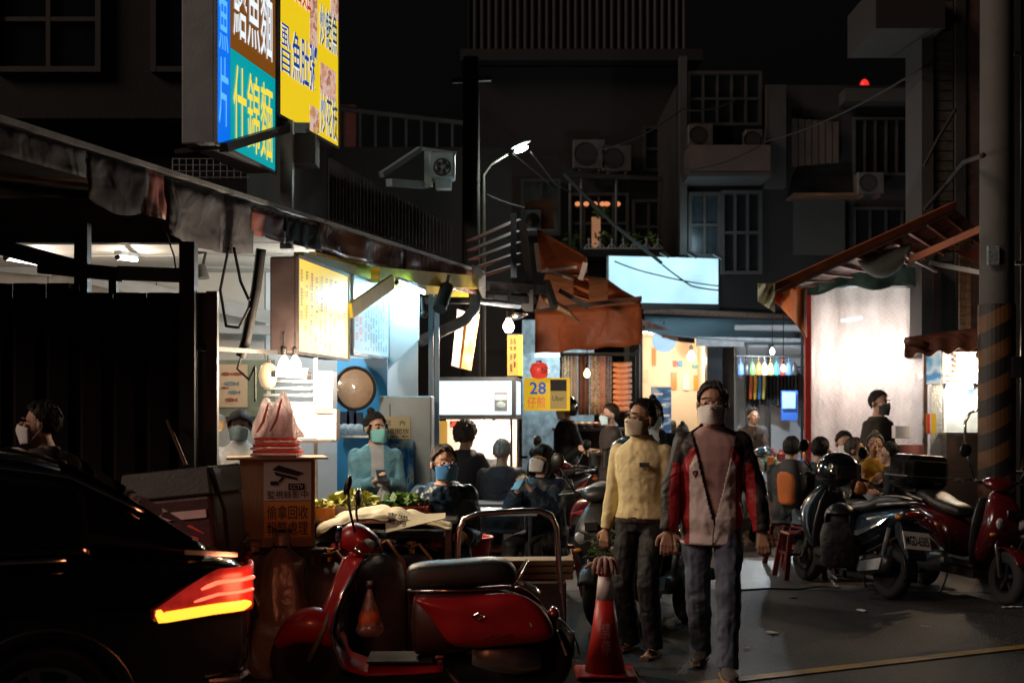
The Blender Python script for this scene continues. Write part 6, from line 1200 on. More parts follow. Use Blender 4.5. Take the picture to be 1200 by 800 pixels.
# body: lower shell as loft of cross sections, cabin as a second loft
def sec(x, hw, z0, z1, tuck, n=None):
    pts = [(-hw*.90, z0), (-hw*.985, z0+.12), (-hw, (z0+z1)*.5+.02), (-hw*.985, z1-.12), (-hw*.95, z1-.03), (-hw*.80, z1), (-hw*.4, z1+.012), (0, z1+.016)]
    pts = pts+[(-a, b) for a, b in pts[-2::-1]]+[(hw*.5, z0-.02), (0, z0-.03), (-hw*.5, z0-.02)]
    return [V((x, a, b)) for a, b in pts]
m = MB(); m.rings([sec(*q) for q in ((-2.30,.62,.36,.62,0),(-2.24,.76,.28,.70,0),(-2.05,.85,.24,.76,0),(-1.6,.89,.22,.86,0),(-1.0,.90,.20,.93,0),(-.4,.905,.20,.95,0),(.4,.905,.20,.96,0),(1.1,.90,.21,.97,0),(1.7,.89,.24,.965,0),(2.02,.86,.28,.95,0),(2.20,.80,.32,.93,0),(2.28,.70,.38,.88,0),(2.30,.60,.45,.80,0))]); body = KC('body', m, CARP, smooth=True, sub=1)
def csec(x, hwb, hwt, z0, z1): return [V((x,-hwb,z0)), V((x,-(hwb*.6+hwt*.4),z0+(z1-z0)*.45)), V((x,-hwt,z0+(z1-z0)*.86)), V((x,-hwt*.86,z1-.012)), V((x,-hwt*.45,z1+.008)), V((x,0,z1+.012)), V((x,hwt*.45,z1+.008)), V((x,hwt*.86,z1-.012)), V((x,hwt,z0+(z1-z0)*.86)), V((x,(hwb*.6+hwt*.4),z0+(z1-z0)*.45)), V((x,hwb,z0)), V((x,0,z0-.05))]
m = MB(); m.rings([csec(*q) for q in ((-1.15,.80,.76,.90,.93),(-.85,.83,.74,.92,1.12),(-.45,.85,.70,.93,1.34),(-.1,.86,.68,.94,1.45),(.4,.86,.68,.95,1.485),(.85,.86,.67,.95,1.455),(1.2,.85,.66,.95,1.44),(1.48,.84,.65,.95,1.385),(1.75,.82,.65,.95,1.22),(1.98,.79,.67,.94,1.06),(2.14,.77,.70,.92,.96))]); KC('cabin', m, CARP, smooth=True, sub=1)
GLK = M('tinted_glass', (.006,.007,.009), .05, var=.1, bump=0, coat=1)
def side_pt(x, f): # point on the near cabin side
    T = [(-.85,.83,.74,.92,1.12),(-.45,.85,.70,.93,1.34),(-.1,.86,.68,.94,1.45),(.4,.86,.68,.95,1.485),(.85,.86,.67,.95,1.455),(1.2,.85,.66,.95,1.44),(1.48,.84,.65,.95,1.385),(1.75,.82,.65,.95,1.22),(1.98,.79,.67,.94,1.06)]
    for a, b in zip(T, T[1:]):
        if a[0] <= x <= b[0]: q = (x-a[0])/(b[0]-a[0]); c = [a[i]+(b[i]-a[i])*q for i in range(5)]; break
    return c, V((x, -(c[1]+(c[2]-c[1])*f)-.012, c[3]+(c[4]-c[3])*f*.9))
for side in (-1, 1):
    for x0, x1, nm in ((-.72,.05,'front_side_window'),(.12,.82,'rear_side_window'),(.88,1.55,'quarter_window')):
        m = MB(); m.grid(lambda u, v: (lambda p: V((p.x, p.y*(-side), p.z)))(side_pt(x0+(x1-x0)*u, .10+.74*v)[1]), 10, 6); w_ = KC(nm, m, GLK, smooth=True, recalc=False, solid=.008)
    m = MB(); m.tube([(lambda p: V((p.x, p.y*(-side)-.004*-side, p.z)))(side_pt(-.75+2.2*k/20, .05)[1]) for k in range(21)], .012, 6); KC('window_trim', m, CHROME, smooth=True)
    m = MB(); m.tube([(lambda p: V((p.x, p.y*(-side), p.z)))(side_pt(-.7+2.5*k/24, .93)[1]) for k in range(25)], .012, 6); KC('roof_trim', m, CHROME, smooth=True)
    for x0, x1, nm in ((-.85,.08,'front_door_gap'),): pass
    for x in (-.25, .72): m = MB(); m.box((x, side*.915, .80), (.2,.03,.03), ch=.008); KC('door_handle', m, CARP)
    # tail light wraps from the side to the back
    m = MB(); prof = [(1.80,.886),(1.87,.882),(1.94,.876),(2.02,.866),(2.12,.845),(2.20,.812),(2.255,.755),(2.285,.66),(2.30,.55)]
    def tl(u, v):
        f_ = u*(len(prof)-1); i = min(int(f_), len(prof)-2); q = f_-i; x = prof[i][0]+(prof[i+1][0]-prof[i][0])*q; y = prof[i][1]+(prof[i+1][1]-prof[i][1])*q
        z0 = .70+.0*u; z1 = .90-.16*max(0, 1-u*2.2); return V((x+.006, side*(y+.010), z0+(z1-z0)*v))
    m.grid(tl, 24, 6); tlo = KC('tail_light', m, E('tail_red', (.70,.03,.02), .28, var=.6, scale=9), smooth=True, recalc=False, solid=.01)
    m = MB(); m.tube([tl(.03,.85)+V((0,side*.012,0)), tl(.035,.5)+V((0,side*.012,0))]+[tl(.05+.68*k/16, .14)+V((.0,side*.012,0)) for k in range(17)], [.010,.018]+[.024]*15+[.018,.010], 8, flat=.6); KC('light_bar', m, E('tail_amber', (1,.42,.03), 2.2), tlo, smooth=True)
    m = MB(); m.tube([tl(.35+.45*k/10, .72)+V((0,side*.01,0)) for k in range(11)], [.008]+[.016]*9+[.008], 8, flat=.6); KC('light_bar', m, E('tail_bright_red', (1,.16,.08), 1.8), tlo, smooth=True)
    m = MB(); m.tube([tl(.30+.5*k/10, .45)+V((0,side*.01,0)) for k in range(11)], [.006]+[.012]*9+[.006], 8, flat=.6); KC('light_bar', m, MATS['tail_bright_red'], tlo, smooth=True)
    if side == -1: lamp(tlo, (2.32, -.95, .82), 8, (1,.28,.12), .10, world=False)
    for x in (-1.42, 1.36):
        c = V((x, side*.80, .33)); m = MB(); m.lathe([(.20,-.10),(.27,-.115),(.325,-.09),(.335,0),(.325,.09),(.27,.115),(.20,.10)], c, 32, axis=(0,1,0)); wo = KC('wheel', m, RUBBER, smooth=50)
        m = MB(); m.lathe([(.205,-.09),(.21,.105),(.19,.10),(.185,-.08)], c, 28, axis=(0,side,0)); KC('rim', m, ALU, wo, smooth=40)
        for k in range(7): a = 2*pi*k/7; d = V((cos(a),0,sin(a))); m = MB(); m.bar(c+d*.03+V((0,side*.085,0)), c+d*.2+V((0,side*.095,0)), .045, .02, up=(0,1,0)); KC('spoke', m, ALU, wo)
        m = MB(); m.grid(lambda u, v: c+V((.375*cos(pi*u), side*(.085+.03*v), .375*sin(pi*u)-.02)), 18, 2); KC('wheel_arch', m, BLKPL, smooth=True, solid=.02)
m = MB(); m.grid(lambda u, v: V((1.50+.60*u, (v-.5)*2*(.60+.06*u), 1.405-.39*u-.03*abs(v-.5)**2+.014)), 10, 8); KC('rear_window', m, GLK, smooth=True, recalc=False)
m = MB(); m.bar((1.95,-.805,.975), (2.2,-.74,.945), .02); KC('boot_trim', m, CHROME)
m = MB(); m.box((2.29,0,.42), (.04,1.1,.16), ch=.01); KC('bumper_insert', m, BLKPL); m = MB(); m.box((2.31,0,.68), (.012,.38,.13)); KC('number_plate', m, WHITEPL)
m = MB(); m.tube([(2.05,-.83,.40), (2.2,-.78,.39), (2.27,-.66,.39)], .014, 6); KC('bumper_trim', m, CHROME)

# ------------------------------------------------------------------ people
SHB = [M('shoe_black', (.02,.02,.021), .5), M('sole_grey', (.18,.17,.16), .7)]; SHG = [M('shoe_grey', (.09,.085,.08), .6), M('sole_tan', (.32,.22,.13), .7)]
JEANS = M('jeans', (.09,.115,.165), .8, fold=.9, fscale=6, var=.45, scale=5, bump=.3, bscale=200); DTROU = M('dark_trousers', (.012,.012,.014), .7, fold=.8, var=.3, scale=6, bump=.2); NAVYC = M('navy_coat', (.012,.022,.045), .5, fold=.9, var=.3, scale=6, bump=.3, bscale=30); BLACKC = M('black_cloth', (.012,.012,.013), .7, fold=.8, var=.3, bump=.3)
# man in the red, white and black jacket
JW = M('jacket_white', (.66,.60,.58), .6, fold=.45, var=.1, scale=6, bump=.25, bscale=35); JR = M('jacket_red', (.34,.012,.018), .6, fold=.8, var=.15, bump=.25, bscale=35); JK = M('jacket_black', (.018,.013,.012), .6, fold=.8, var=.3, bump=.3, bscale=35)
def jacket_col(c):
    x, y, z = c; ax = abs(x)
    if z > 1.385-.25*max(0, ax-.06): return 2
    if ax > .20:
        return 1 if (y < -.05 and ax < .262-.12*max(0, z-1.1) and z < 1.28) else 2
    if y > -.02: return 2
    w_ = .138 if z < 1.26 else .138-(z-1.26)*.55
    if ax < w_: return 0
    return 1 if ax < w_+.052 else 2
def jacket_cut(c): return c.y < -.02 and .93 < c.z and abs(c.x-.01) < .005+.115*max(0, (c.z-.93)/.47)**.9
p1 = G(835, 786)
i1 = person('man in a white and red jacket with black sleeves walking toward the street', (p1.x, p1.y, 0), -9, 1.74, hands={'L': (.30,-.07,.83), 'R': (-.27,-.09,.84)}, elbows={'L': (1,.5,0), 'R': (-1,.5,0)}, feet={'L': (.085,-.20,.078), 'R': (-.07,.22,.10)}, knees={'R': (-.05,-1,0)}, head=(-3, 3),
    top=('jacket', [JW, JR, JK]), top_inf=.036, top_len=.03, trousers=JEANS, trouser_inf=.016, shoes=SHG, hair=HAIRS, style='short', mask=MASKW, skin=SKIN2, vox=.0075, folds=.022, colour=jacket_col, cut=jacket_cut, undershirt=M('pink_grey_tee', (.42,.27,.25), .85, var=.1, bump=.25, bscale=120), collar=True, curl=.55, wide=.98)
r = i1['root']
m = MB(); m.tube([(.0,-.165,.79), (.005,-.172,.86), (.012,-.175,.93)], .004, 6); m.build('zip', STEEL, r); m = MB(); m.box((.012,-.182,.925), (.012,.008,.03)); m.build('zip_pull', BLKPL, r)
m = MB(); m.prism([(-.115,-.168,1.235),(-.085,-.172,1.235),(-.083,-.172,1.215),(-.10,-.17,1.19),(-.117,-.168,1.215)], (0,-.006,0)); bd_ = m.build('shield_badge', INK, r); m = MB(); m.ell((-.10,-.178,1.215), (.008,.003,.012), 8, 5); m.build('badge_mark', REDINK, bd_)
m = MB(); m.tube([(.16*cos(a)*1.18, .15*sin(a), .795) for a in [2*pi*k/24 for k in range(24)]], .012, 8, closed=True); m.build('jacket_hem', JW, r, smooth=True)
# man in the pale yellow shirt
p2 = G(752, 764); SHY = M('pale_yellow_shirt', (.74,.64,.34), .7, fold=.4, var=.08, scale=5, bump=.2, bscale=60)
i2 = person('man in a pale yellow shirt and black trousers looking aside beside the cone', (p2.x, p2.y, 0), -30, 1.64, hands={'L': (.24,-.06,.80), 'R': (-.25,-.02,.79)}, feet={'L': (.11,-.06,.07), 'R': (-.10,.05,.07)}, head=(-22, 6),
    top=('shirt', SHY), top_inf=.018, top_len=-.10, trousers=DTROU, trouser_inf=.018, shoes=[M('sandal_tan', (.12,.08,.05), .7)], shoe_kind='sandal', legskin=True, hair=HAIRB, style='short', mask=MASKY, skin=SKIN2, vox=.0075, folds=.016, collar=True, curl=.5, wide=1.03)
r = i2['root']
m = MB(); m.rings([ringp(V((0,0,z)), V((1,0,0)), V((0,1,0)), (.168), .128, 28, 2.3) for z in (.865,.90)]); m.build('belt', M('leather_belt', (.03,.02,.014), .4), r); m = MB(); m.box((0,-.131,.883), (.045,.012,.036), ch=.004); m.build('belt_buckle', CHROME, r)
m = MB(); m.box((.082,-.138,1.243), (.065,.012,.03)); m.build('phone_in_pocket', BLKPL, r)
for i in range(6): m = MB(); m.lathe([(.006,0),(.006,.004)], (0,-.142+.006*abs(i-3),.96+.075*i), 8, axis=(0,-1,0)); m.build('button', WHITEPL, r)
# woman with glasses behind
q = (X_(765,11.6), 11.6, 0)
person('woman in glasses and a pale blue mask standing behind the yellow shirt', q, -5, 1.66, top=('jacket', [NAVYC, M('pale_tee', (.55,.56,.58), .8)]), colour=lambda c: 1 if (abs(c.x) < .055 and c.y < -.04 and c.z > 1.0) else 0, trousers=DTROU, shoes=SHB, hair=HAIRB, style='bun', mask=MASKB, skin=SKIN3, glasses=True)
# man with helmet, standing sideways
person('man in a black helmet and dark jacket standing sideways in the alley', (X_(664,17), 17, 0), -68, 1.70, top=('jacket', BLACKC), top_len=.05, top_inf=.035, trousers=DTROU, shoes=SHB, hair=M('gloss_black_shell', (.01,.01,.011), .15, coat=1, var=0, bump=0), style='helmet', mask=MASKW, hands={'L': (.2,-.12,.95), 'R': (-.2,-.15,.95)})
# person with folded arms in profile
person('bare-armed woman in a dark vest standing sideways by the fabric table', (X_(716,15.2), 15.2, 0), -75, 1.64, top=('vest', M('dark_brown_vest', (.03,.022,.02), .8)), sleeve=.4, trousers=DTROU, shoes=SHB, hair=HAIRBR, style='short', mask=MASKB, skin=SKIN, hands={'L': (-.05,-.24,1.12), 'R': (.05,-.26,1.10)})
# two women in the shop
person('long-haired shop woman in profile inside the bright shop', (X_(757,23.2), 23.2, 0), -80, 1.66, top=('blouse', BLACKC), trousers=DTROU, shoes=SHB, hair=HAIRB, style='long', mask=None, vox=.014); person('shop woman in a dark hood and white mask facing out of the bright shop', (X_(778,23.4), 23.4, 0), 0, 1.68, top=('coat', BLACKC), trousers=DTROU, shoes=SHB, hair=HAIRBR, style='long', mask=MASKW, vox=.014)
person('person in a pale yellow top sitting with back turned outside the shop', (X_(800,18.5), 18.5, 0), 170, 1.62, pelvis=.62, top=('shirt', M('pale_yellow_top', (.62,.52,.28), .8)), trousers=DTROU, shoes=SHB, hair=HAIRB, style='bun', feet={'L': (.12,-.42,.075), 'R': (-.12,-.42,.075)}, hands={'L': (.1,-.3,.8), 'R': (-.1,-.3,.8)}, vox=.013)
person('shopper in dark clothes bending over the long goods table', (X_(878,18.8), 18.75, 0), 10, 1.62, lean=14, top=('jacket', M('brown_jacket', (.05,.03,.022), .8)), trousers=DTROU, shoes=SHB, hair=HAIRB, style='short', skin=SKIN2, hands={'L': (.12,-.42,.96), 'R': (-.12,-.42,.96)}, vox=.013)
# stall woman in denim
DENIM = M('denim_teal', (.13,.33,.43), .75, fold=.9, var=.3, scale=6, bump=.3, bscale=100)
iw = person('young woman with a hair bun and denim jacket checking her phone at the stall', (X_(440,10.0), 10.0, 0), 14, 1.55, head=(24, 4), top=('denim_jacket', [DENIM, M('grey_inner', (.42,.46,.50), .8)]), colour=lambda c: 1 if (abs(c.x) < .045+.03*(c.z-1.0) and c.y < -.05 and c.z > .98) else 0, top_inf=.024, folds=.02, trousers=DTROU, shoes=SHB, hair=HAIRB, style='bun', mask=MASKT, skin=SKIN3, vox=.009, hands={'L': (.055,-.24,1.04), 'R': (-.045,-.24,1.05)}, elbows={'L': (.5,.6,-.5), 'R': (-.5,.6,-.5)}, curl=.7, palm=(0,.3,1))
R0 = iw['root'].matrix_basis
m = MB(); m.box(R0 @ V((.0,-.33,1.10)), (.075,.012,.145), R=Matrix.Rotation(RAD(14),3,'Z') @ Matrix.Rotation(RAD(-55),3,'X'), ch=.004); tag(m.build('mobile_phone', BLKPL, None, world=True), 'dark phone held by the woman in the denim jacket', 'phone')
m = MB(); c = R0 @ V((.02,-.30,1.0)); m.rings([[c+V((cos(a)*rx+.01*sin(3*a), sin(a)*rx*.6, z)) for a in [2*pi*k/16 for k in range(16)]] for z, rx in ((.02,.012),(-.05,.05),(-.14,.075),(-.21,.07),(-.24,.03))]); tag(m.build('plastic_bag', FILM('clear_bag', (.75,.8,.82), .45, .5, .12, .9, 40), None, world=True, smooth=True), 'clear plastic bag dangling from the hands of the denim woman', 'bag')
# man in white shirt behind the carton
iw2 = person('man in a white shirt and mask with a backpack strap behind the carton', (X_(281,9.9), 9.9, 0), 6, 1.56, top=('shirt', M('white_shirt', (.66,.70,.72), .7, var=.06, fold=.7, bump=.2)), top_inf=.03, trousers=DTROU, shoes=SHB, hair=HAIRB, style='cap', mask=MASKB, skin=SKIN, vox=.010, collar=True, head=(0, 10))
m = MB(); m.tube([(.13,.10,1.15), (.135,.02,1.31), (.14,-.10,1.22), (.13,-.14,1.05)], .022, 8, flat=.4); m.build('backpack_strap', BLACKC, iw2['root'], smooth=True)
# seated diners around the folding table
SEATF = {'L': (.13,-.42,.075), 'R': (-.13,-.42,.075)}
person('seated man in glasses, blue mask and navy puffer jacket at the folding table', (X_(519,8.9), 8.95, 0), 8, 1.68, pelvis=.56, lean=6, head=(14, 4), top=('puffer_jacket', M('navy_puffer', (.012,.038,.072), .4, fold=1.0, var=.3, scale=8, bump=.3)), top_inf=.05, folds=.035, trousers=DTROU, shoes=SHB, hair=M('hair_thin', (.06,.05,.045), .6), style='crop', mask=MASKBL, glasses=True, skin=SKIN, feet=SEATF, hands={'L': (.12,-.26,.74), 'R': (-.12,-.25,.72)}, vox=.009)
person('curly-haired diner in a dark jacket sitting with back turned before the cart', (X_(545,12.9), 12.9, 0), 150, 1.70, pelvis=.66, top=('jacket', M('charcoal_jacket', (.022,.022,.028), .7, var=.3)), top_inf=.035, trousers=DTROU, shoes=SHB, hair=HAIRBR, style='curly', skin=SKIN, feet=SEATF, hands={'L': (.15,-.35,.95), 'R': (-.15,-.35,.95)})
person('grey-haired diner in a charcoal pullover sitting with back turned', (X_(588,12.6), 12.6, 0), 172, 1.66, pelvis=.52, top=('pullover', M('charcoal_pullover', (.04,.042,.05), .9, fold=.7, var=.3, bump=.3)), top_inf=.04, wide=1.1, trousers=DTROU, shoes=SHB, hair=HAIRG, style='crop', skin=SKIN, feet=SEATF, hands={'L': (.12,-.33,.8), 'R': (-.12,-.33,.8)})
ip = person('woman in a navy coat and white mask looking at her phone on a stool', (X_(641,10.9), 11.0, 0), -32, 1.62, pelvis=.53, lean=8, head=(-6, 14), top=('coat', NAVYC), top_inf=.05, top_len=.06, folds=.02, trousers=BLACKC, shoes=SHB, hair=HAIRB, style='fringe', mask=MASKW, skin=SKIN3, feet={'L': (.12,-.40,.075), 'R': (-.10,-.44,.075)}, hands={'L': (.06,-.36,.93), 'R': (-.07,-.37,.92)}, elbows={'L': (.6,.4,-.7), 'R': (-.6,.4,-.7)}, vox=.009, curl=.6, palm=(0,.3,1))
R0 = ip['root'].matrix_basis; m = MB(); m.box(R0 @ V((.0,-.46,.985)), (.075,.012,.15), R=Matrix.Rotation(RAD(-32),3,'Z') @ Matrix.Rotation(RAD(-50),3,'X'), ch=.004); tag(m.build('mobile_phone', BLKPL, None, world=True), 'dark phone held by the seated woman in the navy coat', 'phone')
# rider behind the car
ir = person('rider in dark clothes and mask sitting on the delivery scooter', (X_(58,7.6), 7.62, 0), -72, 1.70, pelvis=.84, lean=4, head=(-8, 2), top=('jacket', M('dark_rider_jacket', (.02,.014,.016), .6, var=.3)), trousers=DTROU, shoes=SHB, hair=HAIRB, style='short', mask=MASKW, skin=SKIN, feet={'L': (.2,-.36,.40), 'R': (-.2,-.36,.40)}, hands={'L': (.22,-.40,1.02), 'R': (-.22,-.40,1.02)}, vox=.010)
# right-hand diners
DT = (X_(1012,12.1), 12.15)
person('man in a black T-shirt sitting with back turned on a red stool', (X_(926,13.2), 13.2, 0), 160, 1.68, pelvis=.53, lean=10, top=('t_shirt', BLACKC), top_inf=.04, wide=1.12, trousers=DTROU, shoes=SHB, hair=HAIRB, style='crop', skin=SKIN2, feet=SEATF, hands={'L': (.1,-.33,.8), 'R': (-.1,-.33,.8)})
ib = person('young diner wearing an orange backpack sitting on a red stool', (X_(950,12.6), 12.6, 0), 118, 1.64, pelvis=.56, lean=12, head=(15, 0), top=('hooded_jacket', M('slate_hoodie', (.045,.07,.095), .75, fold=.8, var=.3, bump=.3)), top_inf=.045, trousers=M('blue_jeans_dark', (.05,.085,.13), .8, var=.3), shoes=SHB, hair=HAIRB, style='crop', skin=SKIN, feet={'L': (.12,-.38,.075), 'R': (-.12,-.40,.075)}, hands={'L': (.12,-.38,.85), 'R': (-.12,-.38,.85)})
person('man with a pale mask sitting and facing out before the plastic curtain', (X_(989,13.6), 13.6, 0), 0, 1.66, pelvis=.58, top=('grey_top', M('pale_grey_top', (.38,.36,.36), .8)), trousers=DTROU, shoes=SHB, hair=HAIRB, style='short', skin=SKIN, feet=SEATF, hands={'L': (.08,-.30,1.0), 'R': (-.10,-.28,.9)}, mask=MASKW)
person('woman in a mustard yellow sweater eating at the street table', (X_(1024,13.2), 13.2, 0), -8, 1.62, pelvis=.60, lean=8, head=(-8, 12), top=('sweater', M('mustard_sweater', (.50,.30,.03), .9, fold=.6, var=.2, bump=.3)), top_inf=.035, trousers=DTROU, shoes=SHB, hair=M('hair_greying', (.07,.065,.06), .6), style='bun', skin=SKIN2, feet=SEATF, hands={'L': (.14,-.34,.86), 'R': (-.05,-.36,.88)})
person('standing man in a dark green top and dark mask before the plastic curtain', (X_(1029,14.1), 14.1, 0), 38, 1.78, top=('pullover', M('dark_green_pullover', (.028,.026,.020), .85, var=.3, bump=.2)), trousers=DTROU, shoes=SHB, hair=HAIRB, style='crop', mask=MASKD, skin=SKIN, hands={'L': (.2,-.22,1.0), 'R': (-.2,-.2,.98)})
person('dark-haired child in a black top sitting at the street table end', (X_(1056,12.7), 12.7, 0), -110, 1.45, pelvis=.60, lean=12, top=('dark_top', BLACKC), trousers=DTROU, shoes=SHB, hair=HAIRB, style='short', skin=SKIN, feet={'L': (.1,-.34,.075), 'R': (-.1,-.34,.075)}, hands={'L': (.1,-.30,.85), 'R': (-.1,-.30,.85)})
person('person in a striped top eating behind the hanging black helmet', (X_(990,13.0), 13.0, 0), 60, 1.6, pelvis=.56, lean=10, top=('striped_top', STRIPE('striped_cloth', (.10,.05,.045), (.22,.17,.16), 26)), trousers=DTROU, shoes=SHB, hair=HAIRBR, style='short', skin=SKIN, feet=SEATF, hands={'L': (.1,-.36,.84), 'R': (-.1,-.36,.86)})

# ------------------------------------------------------------------ stools and tables
def stool(label, loc, h, mat, rz=0, group=None, s=1.0):
    t = thing('plastic_stool', label, 'stool', loc, rz, group); w = .15*s
    m = MB(); m.box((0,0,h-.015), (w*2, w*2, .03), ch=.012); m.build('seat', mat, t, bevel=.008)
    for sx in (-1,1):
        for sy in (-1,1):
            m = MB(); a = V((sx*w*.88, sy*w*.88, h-.03)); b = V((sx*w*1.25, sy*w*1.25, 0)); m.bar(a, b, .045, .03); m.build('leg', mat, t)
    for k, (dx, dy) in enumerate(((1,0),(-1,0),(0,1),(0,-1))):
        m = MB(); q = w*1.02; m.bar((dx*q-dy*q, dy*q-dx*q, h*.55) if False else (dx*q-(dy*q), dy*q-(dx*q), h*.55), (dx*q+dy*q, dy*q+dx*q, h*.55), .012, .03); m.build('stretcher', mat, t)
    return t
stool('red plastic stool under the man in the black T-shirt', (X_(926,13.2), 13.22, 0), .43, DKRED, .3); stool('red plastic stool under the diner with the orange backpack', (X_(950,12.6), 12.62, 0), .46, DKRED, .2); stool('empty red plastic stool pushed beside the backpack diner', (X_(934,12.3), 12.2, 0), .44, DKRED, .1)
stool('red stool under the woman in the navy coat', (X_(649,11.0), 11.05, 0), .44, DKRED, .5); stool('tall red stool under the curly-haired diner', (X_(545,12.9), 12.9, 0), .55, DKRED); stool('red stool under the grey-haired diner', (X_(588,12.6), 12.62, 0), .42, DKRED); stool('red stool under the man in the navy puffer jacket', (X_(519,8.95), 8.97, 0), .45, DKRED, .2); stool('red stool under the woman in the mustard sweater', (X_(1024,13.2), 13.22, 0), .48, DKRED); stool('red stool under the man facing out before the curtain', (X_(989,13.6), 13.62, 0), .47, DKRED); stool('red stool under the child at the table end', (X_(1056,12.7), 12.72, 0), .50, DKRED); stool('red stool under the diner in the striped top', (X_(990,13.0), 13.02, 0), .46, DKRED); stool('stool under the person in the pale yellow top', (X_(800,18.5), 18.5, 0), .5, DKRED)
for i, (px, Y) in enumerate(((885,15.2),(898,15.0),(906,15.7))): stool(['pale beige plastic stool standing before the goods table', 'pale beige plastic stool nearest the man in black', 'pale beige plastic stool half hidden by the one before it'][i], (X_(px,Y), Y, 0), .62, PINKPL, .2*i)
def table(label, c, w, d, h, top, leg, rz=0, folding=False, name='table'):
    t = thing(name, label, 'table', c, rz)
    m = MB(); m.box((0,0,h-.015), (w,d,.03), ch=.008); m.build('tabletop', top, t)
    for sx in (-1,1):
        if folding: m = MB(); m.tube([(sx*w*.42,-d*.42,0.012), (sx*w*.42,-d*.42,h*.5), (sx*w*.42,-d*.42,h-.03)], .013, 8); m.build('leg', leg, t); m = MB(); m.tube([(sx*w*.42,d*.42,0.012), (sx*w*.42,d*.42,h*.5), (sx*w*.42,d*.42,h-.03)], .013, 8); m.build('leg', leg, t); m = MB(); m.tube([(sx*w*.42,-d*.42,.2), (sx*w*.42,d*.42,.2)], .01, 8); m.build('stretcher', leg, t)
        else:
            for sy in (-1,1): m = MB(); m.box((sx*w*.44,sy*d*.44,(h-.03)/2), (.035,.035,h-.03)); m.build('leg', leg, t)
    if folding: m = MB(); m.tube([(-w*.42,0,.24), (w*.42,0,.24)], .01, 8); m.build('stretcher', leg, t)
    return t
table('folding steel table with a pale blue top beside the hand trolley', (X_(575,10.6), 10.75, 0), .74, .62, .76, M('pale_blue_top', (.34,.44,.52), .25, .2, var=.1, bump=.03), CHROME, .05, True, 'folding_table'); table('steel table at the street diners with bowls on it', (X_(1016,12.5), 12.5, 0), .75, .62, .72, STEEL, BLACKM, .1, False, 'dining_table'); table('low dark table behind the blue-topped folding table', (X_(570,11.9), 11.95, 0), .8, .5, .74, M('grey_top', (.16,.19,.23), .35, .3), BLACKM, 0, True, 'folding_table')
m = MB(); m.box((X_(560,10.5), 10.5, .767), (.09,.07,.014), ch=.003); tag(m.build('tissue_packet', WHITEPL, None, world=True), 'white tissue packet on the pale blue folding table', 'tissue')
def bowl(label, c, r, mat, food=None):
    t = thing('bowl', label, 'bowl', c); m = MB(); m.lathe([(r*.5,0),(r*.55,.01),(r*.9,.045),(r,.07),(r*.95,.07),(r*.8,.035)], (0,0,0), 18); m.build('dish', mat, t, smooth=40)
    if food:
        m = MB(); rr = random.Random(int(c[0]*100))
        for _ in range(9): m.ell((rr.uniform(-.6,.6)*r, rr.uniform(-.6,.6)*r, .06+rr.uniform(0,.03)), (.025,.025,.02), 8, 5)
        tag(m.build('food', food, t, smooth=True), kind='stuff')
    return t
DX, DY = X_(1016,12.5), 12.5
bowl('white bowl of prawns on the street table before the mustard sweater', (DX+.04, DY-.05, .722), .10, WHITEPL, M('pink_food', (.6,.28,.18), .5, var=.3)); bowl('steel bowl beside the prawns on the street table', (DX-.2, DY+.08, .722), .08, STEEL, M('noodle_food', (.6,.45,.22), .5)); bowl('red bowl at the end of the street table', (DX+.26, DY+.12, .722), .075, REDPL)
pp = thing('plastic_bag', 'orange plastic bag hanging in front of the street table', 'bag', (DX-.16, DY-.38, .80)); m = MB(); m.rings([[V((cos(a)*rx, sin(a)*rx*.7, z)) for a in [2*pi*k/14 for k in range(14)]] for z, rx in ((.16,.015),(.1,.05),(.03,.07),(0,.045))]); m.build('sack', M('orange_film', (.65,.22,.06), .35, var=.3, bump=.6, bscale=40), pp, smooth=True); m = MB(); m.tube([(0,0,.15), (.02,0,.22), (0,0,.26)], .006, 6); m.build('handle', MATS['orange_film'], pp)
# cardboard tray stack held near the standing man
wb = thing('white_box', 'white box on a pink crate beside the standing man', 'box', W(1058,520,13.3)); m = MB(); m.box(W(1056,506,13.3), (.16,.12,.13), ch=.004); m.build('carton', WHITEPAPER, wb, world=True); m = MB(); m.box((X_(1062,13.3), 13.35, .62), (.3,.25,1.24)); m.build('pink_crate', M('pink_crate', (.45,.18,.16), .5, var=.2), wb, world=True)
# orange backpack
B0 = ib['root'].matrix_basis; bk = thing('backpack', 'orange and black backpack worn by the seated young diner', 'backpack', B0 @ V((0,.20,.64)), RAD(118))
m = MB(); m.rings([ringp(V((0,.02+.05*z,z)), V((1,0,0)), V((0,1,0)), hw, hd_, 20, 3) for z, hw, hd_ in ((0,.10,.05),(.03,.15,.085),(.2,.16,.10),(.36,.15,.095),(.46,.11,.06),(.48,.06,.03))]); bo = m.build('bag', M('backpack_black', (.015,.015,.016), .7, var=.3, bump=.3), bk, smooth=True)
m = MB(); m.rings([ringp(V((0,.075+.05*z,z)), V((1,0,0)), V((0,1,0)), hw, .055, 18, 3) for z, hw in ((.04,.08),(.07,.125),(.26,.135),(.33,.12),(.36,.06))]); m.build('front_pocket', M('orange_cloth', (.62,.14,.015), .7, var=.15, bump=.25), bk, smooth=True)
for sx in (-1,1): m = MB(); m.tube([(sx*.09,-.06,.06), (sx*.11,-.12,.2), (sx*.10,-.14,.36), (sx*.08,-.05,.46)], .02, 8, flat=.5); m.build('strap', MATS['backpack_black'], bk, smooth=True)

